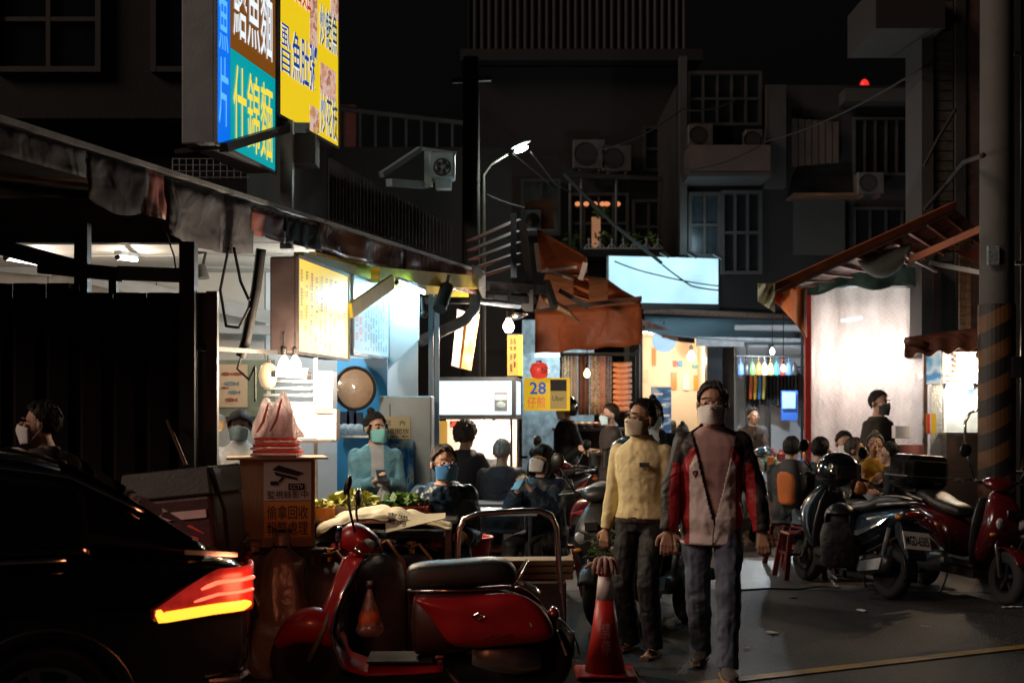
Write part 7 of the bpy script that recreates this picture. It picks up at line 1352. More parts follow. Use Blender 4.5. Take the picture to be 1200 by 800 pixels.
# ------------------------------------------------------------------ food stall props
stt = thing('stall_counter', 'long steel-topped stall counter behind the red classic scooter', 'counter', (X_(430,8.75), 8.75, 0)); m = MB(); m.box((X_(400,8.75), 8.8, .86), (1.6,.62,.035), ch=.006); m.build('top', STEEL, stt, world=True); m = MB(); m.box((X_(400,8.75), 8.92, .44), (1.5,.3,.8)); m.build('cabinet', M('dark_cabinet', (.05,.05,.055), .5, var=.3), stt, world=True)
for sx in (-.74,.74): m = MB(); m.box((X_(400,8.75)+sx, 8.55, .42), (.04,.04,.84)); m.build('leg', GALV, stt, world=True)
tb2 = thing('carton_table', 'dark wooden table carrying the cardboard carton', 'table', (X_(325,8.1), 8.1, 0)); m = MB(); m.box((X_(325,8.1), 8.1, .725), (.66,.5,.04)); m.build('tabletop', DARKW, tb2, world=True)
for sx in (-1,1):
    for sy in (-1,1): m = MB(); m.box((X_(325,8.1)+sx*.29, 8.1+sy*.21, .35), (.045,.045,.70)); m.build('leg', DARKW, tb2, world=True)
bx = thing('cardboard_box', 'brown cardboard carton with a camera warning notice facing the street', 'box', (X_(322,8.05), 8.12, .748), RAD(12)); 
m = MB(); m.box((0,0,.27), (.46,.36,.54)); m.build('carton', CARD, bx, bevel=.004); m = MB(); m.box((.0,.01,.55), (.62,.42,.012)); m.build('top_sheet', CARD, bx)
MX = bx.matrix_basis; MX3 = MX.to_3x3(); o = MX @ V((-.085,-.184,.04)); u = MX3 @ V((1,0,0)); v = V((0,0,1))
def card(name, x, z, w_, h_, mat, lift): m = MB(); panel(m, o+u*x+v*z, u, v, w_, h_, 0, lift); return m.build(name, mat, bx, world=True, recalc=False)
card('upper_notice', 0, .25, .29, .24, M('notice_grey', (.55,.60,.62), .5, var=.06), .004); card('lower_notice', 0, .02, .29, .225, M('notice_orange', (.68,.33,.08), .5, var=.06), .004)
text_on(bx, INK, '監視錄影中', o+u*.02+v*.262, u, v, .25, .05, .004, .007); text_on(bx, INK, '偷拿回收', o+u*.02+v*.135, u, v, .25, .085, .002, .007); text_on(bx, INK, '報警處理', o+u*.02+v*.035, u, v, .25, .085, .002, .007)
ic = MB(); Q = lambda x, z: o+u*x+v*z+(u.cross(v))*.007
ic.add([Q(.05,.44), Q(.21,.40), Q(.245,.42), Q(.09,.47)], [(0,1,2,3)]); ic.add([Q(.06,.43), Q(.205,.392), Q(.205,.375), Q(.075,.405)], [(0,1,2,3)]); ic.add([Q(.11,.395), Q(.13,.39), Q(.10,.36), Q(.085,.365)], [(0,1,2,3)]); ic.add([Q(.04,.37), Q(.09,.37), Q(.09,.345), Q(.04,.345)], [(0,1,2,3)]); ic.add([Q(.15,.355), Q(.25,.355), Q(.25,.315), Q(.15,.315)], [(0,1,2,3)]); ic.build('camera_symbol', INK, bx, world=True, recalc=False); text_on(bx, M('notice_grey_letter', (.5,.55,.57), .5), 'CCTV', o+u*.16+v*.322, u, v, .08, .026, .01, .009)
# stack of plastic bags on the carton
pbg = thing('plastic_bags', 'pile of pink and white striped plastic bags on the carton', 'bags', MX @ V((-.02,-.02,.558))); c0 = MX @ V((.0,-.02,.558))
BAGM = FILM('pink_white_bag', (.85,.60,.58), .12, .65, .2, .8, 30); BAGR = FILM('red_bag_stripe', (.80,.22,.18), .1, .6, .2, .8, 30)
for i in range(6): m = MB(); m.box(c0+V((.01*math.sin(i*2),0,.012+.02*i)), (.30-.01*i,.2,.017), rz=.1*sin(i*3), ch=.005); m.build('bag_layer', BAGR if i % 2 else BAGM, pbg, world=True)
BAGW = FILM('white_pink_bag', (.95,.84,.83), .10, .78, .2, 1.0, 22)
for i, (dx, dy, h_, rx) in enumerate(((-.07,.0,.25,.075), (.02,-.03,.29,.08), (.08,.02,.20,.07), (-.02,.06,.22,.07))):
    m = MB(); rg = []
    for k in range(16):
        z = k/15; w_ = rx*(1-z)**.75+.010; rg.append([c0+V((dx+.03*z*sin(i*2.1)+cos(a)*w_*(1+.35*mnoise.noise(V((cos(a)*2.5, sin(a)*2.5, z*3+i*4)))+.10*sin(7*a+i)), dy+sin(a)*w_*.8*(1+.35*mnoise.noise(V((cos(a)*2.5+5, sin(a)*2.5, z*3+i*4)))), .12+h_*z)) for a in [2*pi*j_/28 for j_ in range(28)]])
    m.rings(rg); m.build('bag_bundle', BAGW, pbg, world=True, smooth=True)
    m = MB(); m.tube([c0+V((dx-rx*.6, dy-rx*.75, .13+h_*.1)), c0+V((dx-rx*.1, dy-rx*.72, .13+h_*.35)), c0+V((dx+.02, dy-rx*.35, .13+h_*.8))], [.006,.010,.006], 6); m.build('bag_edge', BAGR, pbg, world=True)
# glass / steel display behind
dc = thing('steel_display', 'brightly lit steel shelf unit behind the plastic bags', 'shelf', (X_(348,9.3), 9.3, .88))
for py in (447, 455, 463, 472): m = MB(); m.box(W(342,py,9.3), (.36,.26,.018)); m.build('shelf', STEEL, dc, world=True)
for px in (315, 370): m = MB(); m.box((X_(px,9.2), 9.2, 1.42), (.025,.025,1.1)); m.build('upright', STEEL, dc, world=True)
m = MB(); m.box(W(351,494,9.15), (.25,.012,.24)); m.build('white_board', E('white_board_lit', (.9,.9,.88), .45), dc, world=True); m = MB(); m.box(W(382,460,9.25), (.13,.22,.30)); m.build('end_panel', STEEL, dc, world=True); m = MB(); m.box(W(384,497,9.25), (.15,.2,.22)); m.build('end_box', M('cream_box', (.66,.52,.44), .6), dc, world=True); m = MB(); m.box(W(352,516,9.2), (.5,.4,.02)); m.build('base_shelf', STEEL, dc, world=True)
bulb('warm bulb hanging under the yellow menu box, first of a pair', W(333,428,9.0), 44, (1,.76,.5), BULBW, .045, .1, off=(.12,-.30,-.02)); bulb('warm bulb hanging under the yellow menu box, above the white board', W(346,428,9.0), 48, (1,.80,.6), BULBW, .045, .1, off=(.30,-.30,-.02))
tube_lamp('short warm tube glaring above the steel shelf unit', W(324,438,8.95), W(360,440,8.95), 18, (1,.80,.58), E('tube_warm', (1,.82,.58), 9), .02)
gh = MB(); gh.lathe([(.02,.09),(.05,.07),(.068,0),(.05,-.07),(.02,-.09)], W(314,440,9.0), 16); gg = thing('globe_lamp', 'round cream globe hanging beside the warm tube', 'lamp', W(314,452,9)); gh.build('globe', E('globe_cream', (.8,.55,.32), .6), gg, world=True, smooth=True); m = MB(); m.tube([W(314,430,9), W(314,416,9)], .008, 6); m.build('cord', RUBBER, gg, world=True)
# round tray / mirror
rt = thing('round_tray', 'round bamboo tray with a dark rim hanging on the blue door', 'tray', W(416,478,10.6)); m = MB(); m.lathe([(.155,0),(.16,.012),(.0,.02)], W(416,455,10.62), 32, axis=(.1,-1,0)); m.build('woven_disc', M('bamboo', (.42,.24,.11), .3, var=.15, scale=12, bump=.2, bscale=60, coat=.5), rt, world=True, smooth=30); m = MB(); c = W(416,455,10.58); m.tube([c+V((.162*cos(2*pi*k/36), .016*cos(2*pi*k/36), .172*sin(2*pi*k/36))) for k in range(36)], .014, 8, closed=True); m.build('rim', DARKW, rt, world=True, smooth=True)
for i, (px, py) in enumerate(((404,490),(412,488),(420,491))): m = MB(); m.prism([W(px-5,py-8,11.1), W(px+5,py-8,11.1), W(px+6,py+10,11.1), W(px-6,py+9,11.1)], (0,.03,0)); tag(m.build('apron', M('navy_apron', (.02,.03,.06), .8, var=.3), None, world=True), 'dark apron hanging on the blue door below the round tray', 'apron', 'aprons on the blue door')
sf = thing('wall_shelf', 'narrow steel shelf of clear bags along the blue door', 'shelf', W(418,512,10.9)); m = MB(); m.box(W(410,511,10.9), (.7,.2,.02)); m.build('board', STEEL, sf, world=True)
for i in range(7): m = MB(); m.ell(W(396+8*i,503,10.85), (.05,.05,.05)); tag(m.build('clear_bag', FILM('ice_bag', (.75,.85,.9), .3, .6, .1, 1.0, 50), None, world=True, smooth=True), 'knotted clear bag on the narrow wall shelf', 'bag', 'clear bags on the wall shelf')
# metal cabinet with notices
mc = thing('metal_cabinet', 'pale grey metal cabinet with taped notices behind the denim woman', 'cabinet', (X_(478,11.0), 11.2, 0)); m = MB(); m.box((X_(475,11.0), 11.2, .86), (.45,.4,1.72), ch=.01); m.build('case', M('grey_cabinet', (.33,.38,.40), .45, .3, var=.15, scale=4, dirt=.2), mc, world=True)
for px in (453, 460): m = MB(); m.box((X_(466,11.0)+ (px-456)*.0, 10.995, 1.3), (.004,.008,.7)); 
m = MB(); m.box((X_(457,11), 10.996, 1.0), (.006,.01,1.3)); m.build('door_gap', DARKP, mc, world=True); m = MB(); m.box((X_(460,11), 10.985, 1.1), (.015,.02,.1)); m.build('handle', CHROME, mc, world=True)
wn_ = thing('paper_notice', 'cream handwritten notice taped to the metal cabinet', 'notice', W(463,513,10.95)); o = W(444,514,10.98); m = MB(); panel(m, o, (1,0,0), (0,0,1), .27, .19, .003); m.build('sheet', M('cream_notice', (.72,.60,.36), .7, var=.05), wn_, world=True)
text_on(wn_, INK, '店', o+V((.06,0,.115)), (1,0,0), (0,0,1), .045, .045, 0, .003); text_on(wn_, INK, '內', o+V((.18,0,.115)), (1,0,0), (0,0,1), .045, .045, 0, .003); text_on(wn_, INK, '備開放', o+V((.075,0,.04)), (1,0,0), (0,0,1), .185, .05, 0, .003)
for x in (.10,.195): m = MB(); m.add([o+V((x,-.004,.022)), o+V((x+.018,-.004,.032)), o+V((x+.018,-.004,.026)), o+V((x+.06,-.004,.026)), o+V((x+.06,-.004,.018)), o+V((x+.018,-.004,.018)), o+V((x+.018,-.004,.012))], [(0,1,2,3,4,5,6)]); m.build('arrow', INK, wn_, world=True)
bp = thing('drink_poster', 'blue drink poster with bottles below the cream notice', 'poster', W(465,575,10.9)); o = W(441,574,10.94); m = MB(); panel(m, o, (1,0,0), (0,0,1), .32, .42, .003); m.build('sheet', PRINT('drink_print', [(.02,.15,.5),(.05,.3,.7),(.25,.55,.8),(.55,.75,.85),(.03,.2,.55)], 9, detail=3, stretch=(2,1,.7)), bp, world=True); text_on(bp, WHITEPAPER, '黑糖冰品', o+V((.12,0,.36)), (1,0,0), (0,0,1), .17, .035, .006, .004)
# fish pictures
fp = thing('fish_banner', 'green checked cloth banner with two cream fish pictures on the wall', 'banner', W(270,488,11.9)); m = MB(); m.box(W(272,455,11.95), (.80,.012,.53)); m.build('checked_cloth', STRIPE('green_check', (.13,.16,.09), (.34,.33,.22), 46, (1,0,1)), fp, world=True)
FR = M('fish_red', (.30,.06,.03), .7, var=.4, scale=20); FG = M('fish_grey', (.20,.22,.20), .7, var=.4, scale=20)
for k, (pa, pb_) in enumerate(((234,248),(253,290))):
    o = W(pa,477,11.93); ww = (pb_-pa)*11.93/F; m = MB(); panel(m, o, (1,0,0), (0,0,1), ww, .40, .006); pc_ = m.build('picture_sheet', M('fish_paper', (.60,.40,.24), .7, var=.06), fp, world=True)
    for j, (x, z, r_, mt, kind) in enumerate(((.35,.31,.045,FR,0),(.75,.31,.045,FR,0),(.5,.22,.06,FG,0),(.3,.18,.03,FR,0),(.6,.14,.05,FG,0),(.5,.07,.05,FR,1))):
        c = o+V((x*ww*(.9 if k else .6),-.008,z)); m = MB(); n_ = 10; pts = [c+V((r_*cos(2*pi*q/n_), 0, r_*.36*sin(2*pi*q/n_))) for q in range(n_)]; m.add(pts, [list(range(n_))]); m.add([c+V((r_*.85,0,0)), c+V((r_*1.4,0,r_*.4)), c+V((r_*1.4,0,-r_*.4))], [(0,1,2)])
        if kind: 
            for q in range(5): m.add([c+V((-r_*.8+q*r_*.4,0,0)), c+V((-r_*.9+q*r_*.4,0,-.05)), c+V((-r_*.85+q*r_*.4,0,-.05))], [(0,1,2)])
        m.build('painted_fish', mt, fp, world=True, recalc=False)
m = MB(); m.tube([W(250,425,11.85), W(250,492,11.85)], .02, 8); m.build('divider_pole', GREYPL, fp, world=True, smooth=True)
hb_ = thing('hanging_bag', 'clear bag with orange food hanging before the fish pictures', 'bag', W(256,503,9.8)); m = MB(); m.rings([[W(256,503,9.8)+V((cos(a)*rx, sin(a)*rx*.6, z)) for a in [2*pi*k/14 for k in range(14)]] for z, rx in ((.0,.05),(.06,.06),(.1,.05),(.12,.012))]); m.build('sack', FILM('clear_bag2', (.8,.8,.8), .5, .5, .1, .8, 40), hb_, world=True, smooth=True); m = MB(); m.ell(W(256,499,9.8), (.04,.03,.04)); m.build('contents', M('orange_food', (.65,.20,.06), .5, var=.3), hb_, world=True, smooth=True); m = MB(); m.tube([W(256,484,9.8), W(251,430,9.85)], .004, 5); m.build('string', RUBBER, hb_, world=True)
# vegetables
def veg_tray(label, c, w, d, tray, leafm, seed, n=260, h=.08):
    t = thing('vegetable_tray', label, 'vegetables', c); m = MB(); m.prism([(-w/2,-d/2,0),(w/2,-d/2,0),(w/2,d/2,0),(-w/2,d/2,0)], (0,0,.008))
    for a, b in (((-w/2,-d/2),(w/2,-d/2)),((w/2,-d/2),(w/2,d/2)),((w/2,d/2),(-w/2,d/2)),((-w/2,d/2),(-w/2,-d/2))): m.bar((a[0],a[1],.04), (b[0],b[1],.04), .012, .08)
    m.build('tray', tray, t); m = MB(); leaves(m, (0,0,.08), (w*.5,d*.5,h), n, .075, random.Random(seed)); tag(m.build('greens', leafm, t, recalc=False), kind='stuff'); return t
veg_tray('tray of pale yellow-green vegetables on the stall counter', (X_(412,8.6), 8.62, .88), .44, .34, WHITEPL, LEAFY, 1, 340, .10); veg_tray('red tray of leafy greens at the end of the stall counter', (X_(474,8.6), 8.62, .88), .32, .3, REDPL, LEAF, 2, 300, .08); veg_tray('orange box of vegetables beside the carton', (X_(378,8.5), 8.5, .88), .18, .3, M('orange_plastic', (.6,.2,.04), .4), LEAFY, 5, 120, .05)
veg_tray('heap of yellow flowers behind the seated woman with the phone', (X_(617,12.2), 12.2, .80), .22, .2, BLACKM, M('yellow_petal', (.65,.42,.03), .6, var=.4, scale=30), 9, 160, .12)
# printed wrapping paper over the counter front
wp = MB(); wp.grid(lambda u_, v_: W(372+158*u_, 618-22*sin(pi*u_**.8)*(1-.3*v_)-6*u_+8*v_+4*mnoise.noise(V((u_*6,v_*4,2))), 8.05+.35*(1-v_))+V((0,-.05*sin(pi*v_),.03*mnoise.noise(V((u_*9,v_*7,5))))), 40, 20); wt = thing('wrapping_paper', 'crumpled cream printed paper sheet draped over the counter goods', 'paper', W(450,622,8.2)); wp.build('sheet', PAPERY, wt, world=True, smooth=True, solid=.004)
m = MB(); m.grid(lambda u_, v_: W(452+70*u_, 604+6*v_-3*u_+14*v_*(1-u_), 8.0+.1*(1-v_)), 10, 6); m.build('second_sheet', PAPERY, wt, world=True, solid=.004); text_on(wt, INK, '臺灣', W(452,612,7.93), (.93,0,-.2), (.2,0,.93), .13, .07, .006, .0)
m = MB(); m.box((X_(450,8.35), 8.40, .80), (.80,.5,.03)); m.build('board_under', DARKW, wt, world=True)
# gas cylinders
GASM = M('gas_grey', (.15,.155,.165), .5, .2, var=.3, scale=4, dirt=.5, dirtc=(.04,.03,.025))
for i, (px, Y, h_) in enumerate(((445,8.0,.78), (386,7.95,.72), (482,8.2,.74))):
    t = thing('gas_cylinder', ['tall grey gas cylinder behind the red scooter leg shield', 'grey gas cylinder with a regulator beside the plastic sack', 'grey gas cylinder half hidden behind the scooter seat'][i], 'gas cylinder', (X_(px,Y), Y, 0)); r_ = .165; m = MB(); m.lathe([(r_*.9,0),(r_,.04),(r_,h_*.72),(r_*.9,h_*.82),(r_*.5,h_*.9),(.03,h_*.92)], (0,0,0), 24); m.build('tank', GASM, t, smooth=40)
    m = MB(); m.tube([(.10*cos(2*pi*k/20), .10*sin(2*pi*k/20), h_*.99) for k in range(16)], .012, 8); m.build('collar', GASM, t, smooth=True); m = MB(); m.lathe([(.022,h_*.9),(.022,h_*1.0),(.035,h_*1.0),(.035,h_*1.03)], (0,0,0), 10); m.build('valve', M('brass', (.4,.28,.1), .35, 1), t); m = MB(); m.tube([(0,-.03,h_*.97), (.06,-.12,h_*1.02), (.16,-.13,h_*.85), (.2,0,h_*.5)], .010, 8); m.build('hose', M('orange_hose', (.35,.10,.03), .5), t, smooth=True)
m = MB(); m.box(W(416,640,8.1)+V((0,0,-.08)), (.30,.2,.02)); 
gs = thing('gas_stove', 'dark steel stove box with a red gauge behind the headset', 'stove', W(390,668,8.3)); m = MB(); m.box(W(385,650,8.35), (.26,.2,.2), ch=.01); m.build('case', GREYPL, gs, world=True); m = MB(); m.box(W(384,642,8.2), (.14,.02,.06)); m.build('gauge', E('red_gauge', (.35,.03,.02), .3), gs, world=True)
# tall plastic sacks
def sack(label, c, rx, ry, h, mat, seed, tie=True, name='plastic_sack', inner=None, top=.25):
    t = thing(name, label, 'sack', c); rr_ = seed; m = MB(); rg = []
    for k in range(26):
        z = k/25; w_ = (1-.55*max(0,z-.25)/.75) if z < .80 else max(.14, .60-4.5*(z-.80)) if z < .90 else .14+.9*(z-.90)
        w_ = (w_*(.86+.14*min(1, z*6)) if name == 'plastic_sack' else (max(.10, 1.0-z*1.05)*min(1, .55+z*4) if z < .9 else .10+1.2*(z-.9))); na = .40 if name == 'plastic_sack' else .22; rg.append([V((cos(a)*rx*w_*(1+(.05+.12*z)*sin(9*a+4*z+rr_)+na*mnoise.noise(V((cos(a)*3,sin(a)*3,z*2.5+rr_)))), sin(a)*ry*w_*(1+na*mnoise.noise(V((cos(a)*3+9,sin(a)*3,z*2.5+rr_)))), h*z)) for a in [2*pi*j/30 for j in range(30)]])
    m.rings(rg); m.build('bag', mat, t, smooth=True)
    m = MB(); m.tube([(rx*.17*cos(2*pi*k/12), ry*.17*sin(2*pi*k/12), h*.90) for k in range(12)], .012, 6, closed=True); m.build('tie', RUBBER, t)
    if inner: m = MB(); m.ell((0,0,h*.28), (rx*.75,ry*.75,h*.26)); m.build('contents', inner, t, smooth=True)
    return t
sack('tall cloudy plastic sack tied at the neck below the carton', (X_(330,7.75), 7.72, 0), .21, .16, .86, FILM('cloudy_sack', (.55,.42,.36), .15, .35, .2, 1.0, 12), 2.0); sack('smaller cloudy plastic sack slumped beside the delivery box', (X_(300,7.9), 7.85, 0), .17, .15, .80, MATS['cloudy_sack'], 5.0)
gb = sack('clear carrier bag of orange fruit hanging on the red scooter hook', (X_(434,7.02), 6.98, Z_(744,7.0)), .085, .065, .30, FILM('pink_clear_bag', (.70,.50,.45), .5, .5, .12, .9, 30), 8.0, name='carrier_bag', inner=M('orange_fruit', (.60,.15,.04), .5, var=.4, scale=20))
# delivery box
dbx = thing('delivery_box', 'large dark red insulated delivery box with pale reflective strips', 'delivery box', (X_(222,7.45), 7.42, .80), RAD(-10)); DBM = M('dark_red_fabric', (.055,.010,.012), .6, var=.3, scale=5, bump=.3); Rb = Matrix.Rotation(RAD(-6),3,'Y')
m = MB(); m.rings([[Rb @ V(p) for p in ((-.27,-.24,z),(.27,-.24,z),(.27,.24,z),(-.27,.24,z))] for z in (-.12,.30)]); m.build('box', DBM, dbx, bevel=.02); m = MB(); m.prism([Rb @ V(p) for p in ((-.285,-.25,.30),(.285,-.25,.30),(.265,-.21,.46),(-.265,-.21,.46))], Rb @ V((0,.47,0))); m.build('lid', M('dark_lid', (.022,.016,.016), .55, var=.3, bump=.2), dbx, bevel=.015)
REFL = M('reflective_strip', (.70,.50,.50), .5, var=.15); m = MB(); m.box(Rb @ V((.09,-.246,.20)), (.30,.008,.045), R=Rb); m.build('reflective_strip', REFL, dbx); m = MB(); m.box(Rb @ V((-.225,-.246,.18)), (.06,.008,.16), R=Rb); m.build('reflective_strip', REFL, dbx)
m = MB(); m.tube([Rb @ V((.275,-.2,.45)), Rb @ V((.31,-.15,.2)), Rb @ V((.30,-.12,-.1))], .012, 8); m.build('strap', BLACKC, dbx)
pl_ = MB(); pl_.tube([W(196,492,7.9), W(218,545,7.75)], .012, 8); tag(pl_.build('leaning_pole', RUST, None, world=True), 'thin rusty pole leaning above the delivery box', 'pole'); 
# hand trolley
ht = thing('hand_trolley', 'chrome hand trolley loaded with wooden boards behind the red scooter', 'trolley', (X_(600,8.35), 8.35, 0)); Yh = 8.3
pts = [W(537,762,Yh), W(536,655,Yh), W(537,622,Yh), W(544,608,Yh), W(560,602,Yh), W(600,599,Yh), W(632,598,Yh), W(646,603,Yh), W(652,618,Yh), W(657,690,Yh), W(661,750,Yh)]
m = MB(); m.tube(pts, .019, 12); m.build('handle_frame', CHROME, ht, world=True, smooth=True)
m = MB(); m.box((X_(600,Yh), Yh+.30, .16), (.72,.55,.03)); m.build('platform', GALV, ht, world=True)
for px, dy in ((538,.05),(668,.0),(540,.5),(662,.5)):
    m = MB(); c = V((X_(px,Yh), Yh+dy, .075)); m.lathe([(.03,-.025),(.065,-.025),(.075,-.012),(.075,.012),(.065,.025),(.03,.025)], c, 18, axis=(1,0,0)); m.build('wheel', RUBBER, ht, world=True, smooth=40); m = MB(); m.box(c+V((0,0,.06)), (.06,.04,.06)); m.build('caster_fork', GALV, ht, world=True)
for i in range(3): m = MB(); m.box((X_(628,Yh)-.0, Yh+.25, .50+.045*i), (.50,.22,.038), rz=.03*i, ch=.004); tag(m.build('wooden_board', WOOD, None, world=True), ['pale wooden board at the bottom of the trolley stack', 'pale wooden board in the middle of the trolley stack', 'pale wooden board on top of the trolley stack'][i], 'board')
m = MB(); m.box((X_(610,Yh), Yh+.27, .325), (.6,.4,.30), ch=.01); tag(m.build('brown_carton', M('dark_carton', (.09,.06,.045), .8, var=.3), None, world=True), 'dark brown carton under the boards on the trolley', 'box')
# red basket and bucket
rbk = thing('red_basket', 'red plastic tub standing below the folding table', 'tub', (X_(547,9.4), 9.4, .40)); m = MB(); m.lathe([(.12,0),(.15,.02),(.18,.24),(.195,.25),(.195,.27),(.175,.27),(.15,.04)], (0,0,0), 26); m.build('tub', REDPL, rbk, smooth=40); m = MB(); m.tube([(.19*cos(2*pi*k/28), .19*sin(2*pi*k/28), .265) for k in range(28)], .010, 6, closed=True); m.build('rim', REDPL, rbk, smooth=True); m = MB(); m.box((0,-.05,.25), (.2,.12,.01), rz=.3); m.build('paper_sheet', PAPERY, rbk)
m = MB(); m.box((X_(547,9.4), 9.4, .20), (.34,.34,.395), ch=.01); tag(m.build('black_crate', BLKPL, None, world=True), 'black crate holding up the red plastic tub', 'crate')
# traffic cone with a work glove on top
cn = thing('traffic_cone', 'red traffic cone with a white band standing in the road', 'cone', (X_(709,7.72), 7.72, 0)); m = MB(); m.lathe([(.125,.03),(.085,.24),(.055,.46)], (0,0,0), 28, 0); CONEM = M('cone_red', (.50,.022,.015), .4, var=.2, scale=6, bump=.1, dirt=.35, dirtc=(.14,.02,.015)); m.build('cone_body', CONEM, cn, smooth=True); m = MB(); m.lathe([(.0555,.46),(.041,.60)], (0,0,0), 28); m.build('white_band', M('cone_white', (.68,.64,.62), .5, var=.15, dirt=.3), cn, smooth=True); m = MB(); m.lathe([(.041,.60),(.034,.66),(.02,.665)], (0,0,0), 24); m.build('tip', CONEM, cn, smooth=True); m = MB(); m.box((0,0,.015), (.36,.36,.03), ch=.008); m.build('base', CONEM, cn)
text_on(cn, M('faded_white_paint', (.50,.28,.26), .6, var=.5, scale=20), '禁停', cn.matrix_basis @ V((-.03,-.112,.14)), (1,0,0), (0,.17,.98), .055, .20, .0, .004, vertical=True)
gv = thing('work_glove', 'dirty pink work glove pulled over the cone tip', 'glove', cn.matrix_basis @ V((0,0,.62))); m = MB(); m.lathe([(.046,-.01),(.05,.03),(.055,.06),(.04,.09),(.01,.10)], (0,0,0), 16)
for k, a in enumerate((-2.6,-2.1,-1.6,-1.1,-.6)): d = V((cos(a), sin(a), 0)); m.tube([d*.03+V((0,0,.085)), d*.065+V((0,0,.08)), d*.085+V((0,0,.035)), d*.085+V((0,0,-.005))], [.014,.014,.013,.009], 8)
m.tube([V((-.03,-.02,.06)), V((-.09,-.03,.055)), V((-.125,-.03,.03))], [.014,.012,.008], 8); m.build('glove', M('dirty_glove', (.42,.26,.22), .85, var=.3, scale=20, bump=.4), gv, smooth=True); m = MB(); m.tube([(.05*cos(2*pi*k/20), .05*sin(2*pi*k/20), .0) for k in range(20)], .006, 6, closed=True); m.build('cuff_band', REDPL, gv)
# junk on the grey scooter: basket plants, yellow-green bag, helmet on mirror
jk = thing('basket_plants', 'tangle of stems and wires stuffed on the grey scooter front', 'plants', W(708,650,9.35)); m = MB(); rr = random.Random(8)
for i in range(40): a = W(704+rr.uniform(-8,12), 640+rr.uniform(-10,12), 9.3); m.tube([a, a+V((rr.uniform(-.12,.12), rr.uniform(-.08,.05), rr.uniform(-.02,.12))), a+V((rr.uniform(-.16,.16), rr.uniform(-.1,.05), rr.uniform(-.12,.1)))], .0045, 5)
tag(m.build('stems', M('pale_stem', (.20,.22,.13), .7, var=.5), jk, world=True), kind='stuff'); m = MB(); leaves(m, W(708,645,9.35), (.12,.1,.14), 90, .05, rr); tag(m.build('foliage', LEAF, jk, world=True, recalc=False), kind='stuff')
sack('bright yellow-green bag hanging on the grey scooter behind the cone', (X_(711,9.2), 9.15, Z_(700,9.2)), .07, .06, .30, M('lime_bag', (.52,.50,.05), .45, var=.3, scale=10, bump=.5, bscale=30), 3.0, name='lime_bag'); 
HP = M('helmet_print', (.02,.05,.10), .15, coat=1, var=.2, bump=0)
open_helmet('dark blue printed helmet with a raised clear visor beside the yellow shirt', W(737,556,9.6), RAD(-20), PRINT('helmet_stickers', [(.01,.02,.03),(.02,.06,.11),(.02,.06,.11),(.35,.30,.03),(.4,.05,.03)], 22, .2), .15)
m = MB(); m.grid(lambda u_, v_: W(690+34*u_, 528+18*u_*0+20*v_-6*u_+10*v_*u_, 9.5)+V((0,-.08*sin(pi*u_),0)), 10, 6); tag(m.build('clear_visor', GLASS('visor_film', (.75,.8,.8), .35, .08), None, world=True, smooth=True, solid=.003), 'clear curved helmet visor catching light above the red scooter', 'visor')
open_helmet('glossy black helmet hanging on the grey-blue scooter', W(982,572,11.35), RAD(40), M('gloss_black_helmet', (.008,.008,.009), .08, coat=1, var=0, bump=0), .17)
open_helmet('dark helmet resting on the scooter seat below the glossy one', W(985,622,11.2), RAD(-30), BLKPL, .13, False)
m = MB(); m.rings([ringp(W(984,640,11.15)+V((0,0,z)), V((1,0,0)), V((0,1,0)), a, b_, 16, 3) for z, a, b_ in ((-.18,.12,.06),(-.14,.16,.09),(.1,.17,.10),(.2,.14,.08),(.22,.05,.03))]); tag(m.build('black_bag', BLACKC, None, world=True, smooth=True), 'black shopping bag slung below the helmets on the grey-blue scooter', 'bag')

# ------------------------------------------------------------------ road repairs and litter
rr = random.Random(21)
for k, (px, py, nm, cl_) in enumerate(((1186,712,'white paper strip', 0),(905,742,'crumpled receipt', 0),(1010,716,'torn paper scrap', 0),(660,782,'flattened leaf', 1),(930,700,'brown leaf', 1),(1085,735,'cigarette stub', 2),(875,760,'pale bottle cap', 2))):
    c = G(px, py); m = MB(); a_ = rr.uniform(0, 3); sx, sy = ((.09,.02),(.045,.035),(.05,.03),(.05,.03),(.045,.03),(.04,.008),(.02,.02))[k]
    m.grid(lambda u_, v_: c+Matrix.Rotation(a_ if k else .2,3,'Z')@V(((u_-.5)*2*sx, (v_-.5)*2*sy*(1-.5*abs(u_-.5)), .009+.012*abs(mnoise.noise(V((u_*3,v_*3,k)))))), 6, 4)
    tag(m.build('litter', [WHITEPAPER, M('dry_leaf', (.12,.07,.03), .8), M('pale_litter', (.5,.45,.38), .7)][cl_], None, world=True, solid=.002), nm+' lying on the road', 'litter')

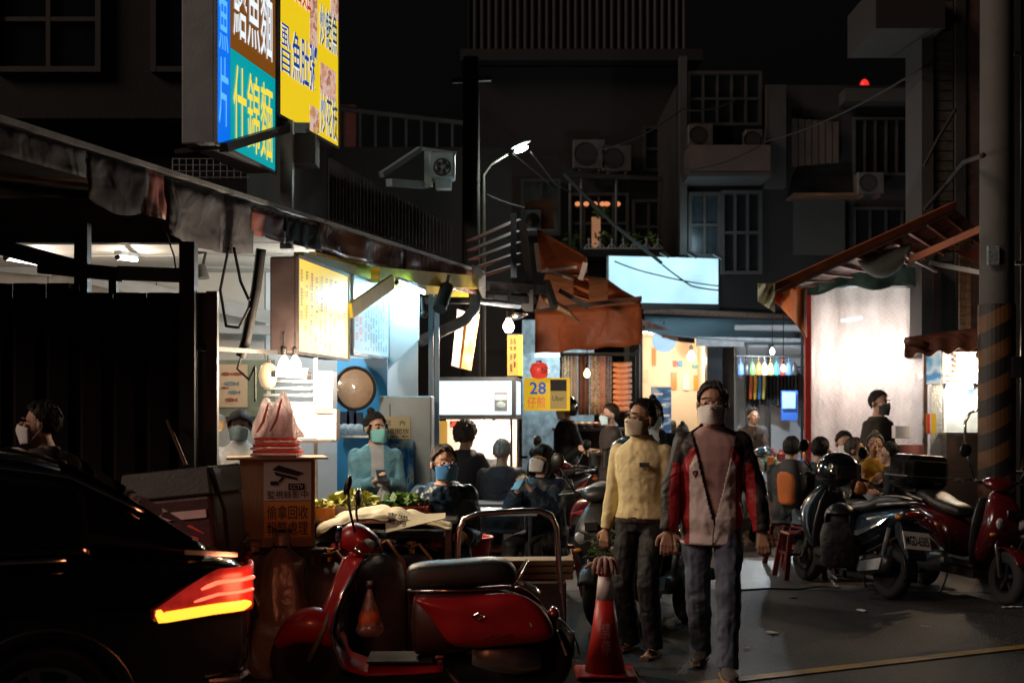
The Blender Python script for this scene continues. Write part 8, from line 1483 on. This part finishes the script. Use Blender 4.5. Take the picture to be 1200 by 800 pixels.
# crowded second goods table behind the walking man
tb3 = thing('goods_table', 'second goods table crowded with boxes and baskets beside the tent', 'table', (X_(912,16.9), 16.95, 0))
m = MB(); m.box((X_(912,16.9), 16.95, .78), (.75,.5,.03)); m.build('top', STEEL, tb3, world=True)
for sx in (-1,1):
    for sy in (-1,1): m = MB(); m.box((X_(912,16.9)+sx*.34, 16.95+sy*.21, .38), (.035,.035,.765)); m.build('leg', BLACKM, tb3, world=True)
rnd = random.Random(17); used_ = {}
for i in range(22):
    q = rnd.randrange(8); c = V((X_(912,16.9)+rnd.uniform(-.33,.33), 16.95+rnd.uniform(-.2,.2), .797)); kd = ('carton','jar','pouch')[i % 3]; r_ = rnd.uniform(.04,.075); m = MB()
    if kd == 'carton': m.box(c+V((0,0,r_*1.3)), (r_*1.6,r_*1.2,r_*2.6), rz=rnd.uniform(0,3), ch=.004)
    elif kd == 'jar': m.lathe([(r_*.7,0),(r_*.75,.01),(r_*.75,r_*2),(r_*.5,r_*2.3),(r_*.55,r_*2.35),(r_*.55,r_*2.7)], c, 12)
    else: m.ell(c+V((0,0,r_*1.1)), (r_,r_*.5,r_*1.1))
    tag(m.build(kd, M('goods_%s' % GN[q], GC[q], .4), None, world=True, smooth=40), 'little %s %s on the crowded second goods table' % (GN[q], kd), kd, 'goods on the second goods table')
for i in range(10):
    q = (i*3) % 8; c = W(868+7*i, 424, 19.2); m = MB(); m.rings([[c+V((cos(a)*rx, sin(a)*rx*.5, z)) for a in [2*pi*k/10 for k in range(10)]] for z, rx in ((0,.01),(-.05,.04),(-.18,.055),(-.2,.03))]); m.tube([c, c+V((0,0,.08))], .005, 5)
    tag(m.build('pouch_bag', M('goods_%s' % GN[q], GC[q], .4), None, world=True, smooth=True), 'small %s pouch hanging over the long goods table' % GN[q], 'pouch', 'pouches hanging over the goods table')
m = MB(); m.bar(W(862,417,19.2), W(940,418,19.2), .02); tag(m.build('hanging_rail', BLACKM, None, world=True), 'thin black rail hung with pouches over the goods table', 'rail')
bulb('added bare bulb lighting the crowded second goods table', W(918,432,17.2), 40, (1,.88,.72), BULBW, .035, .9)  # bulb added to brighten the extra goods
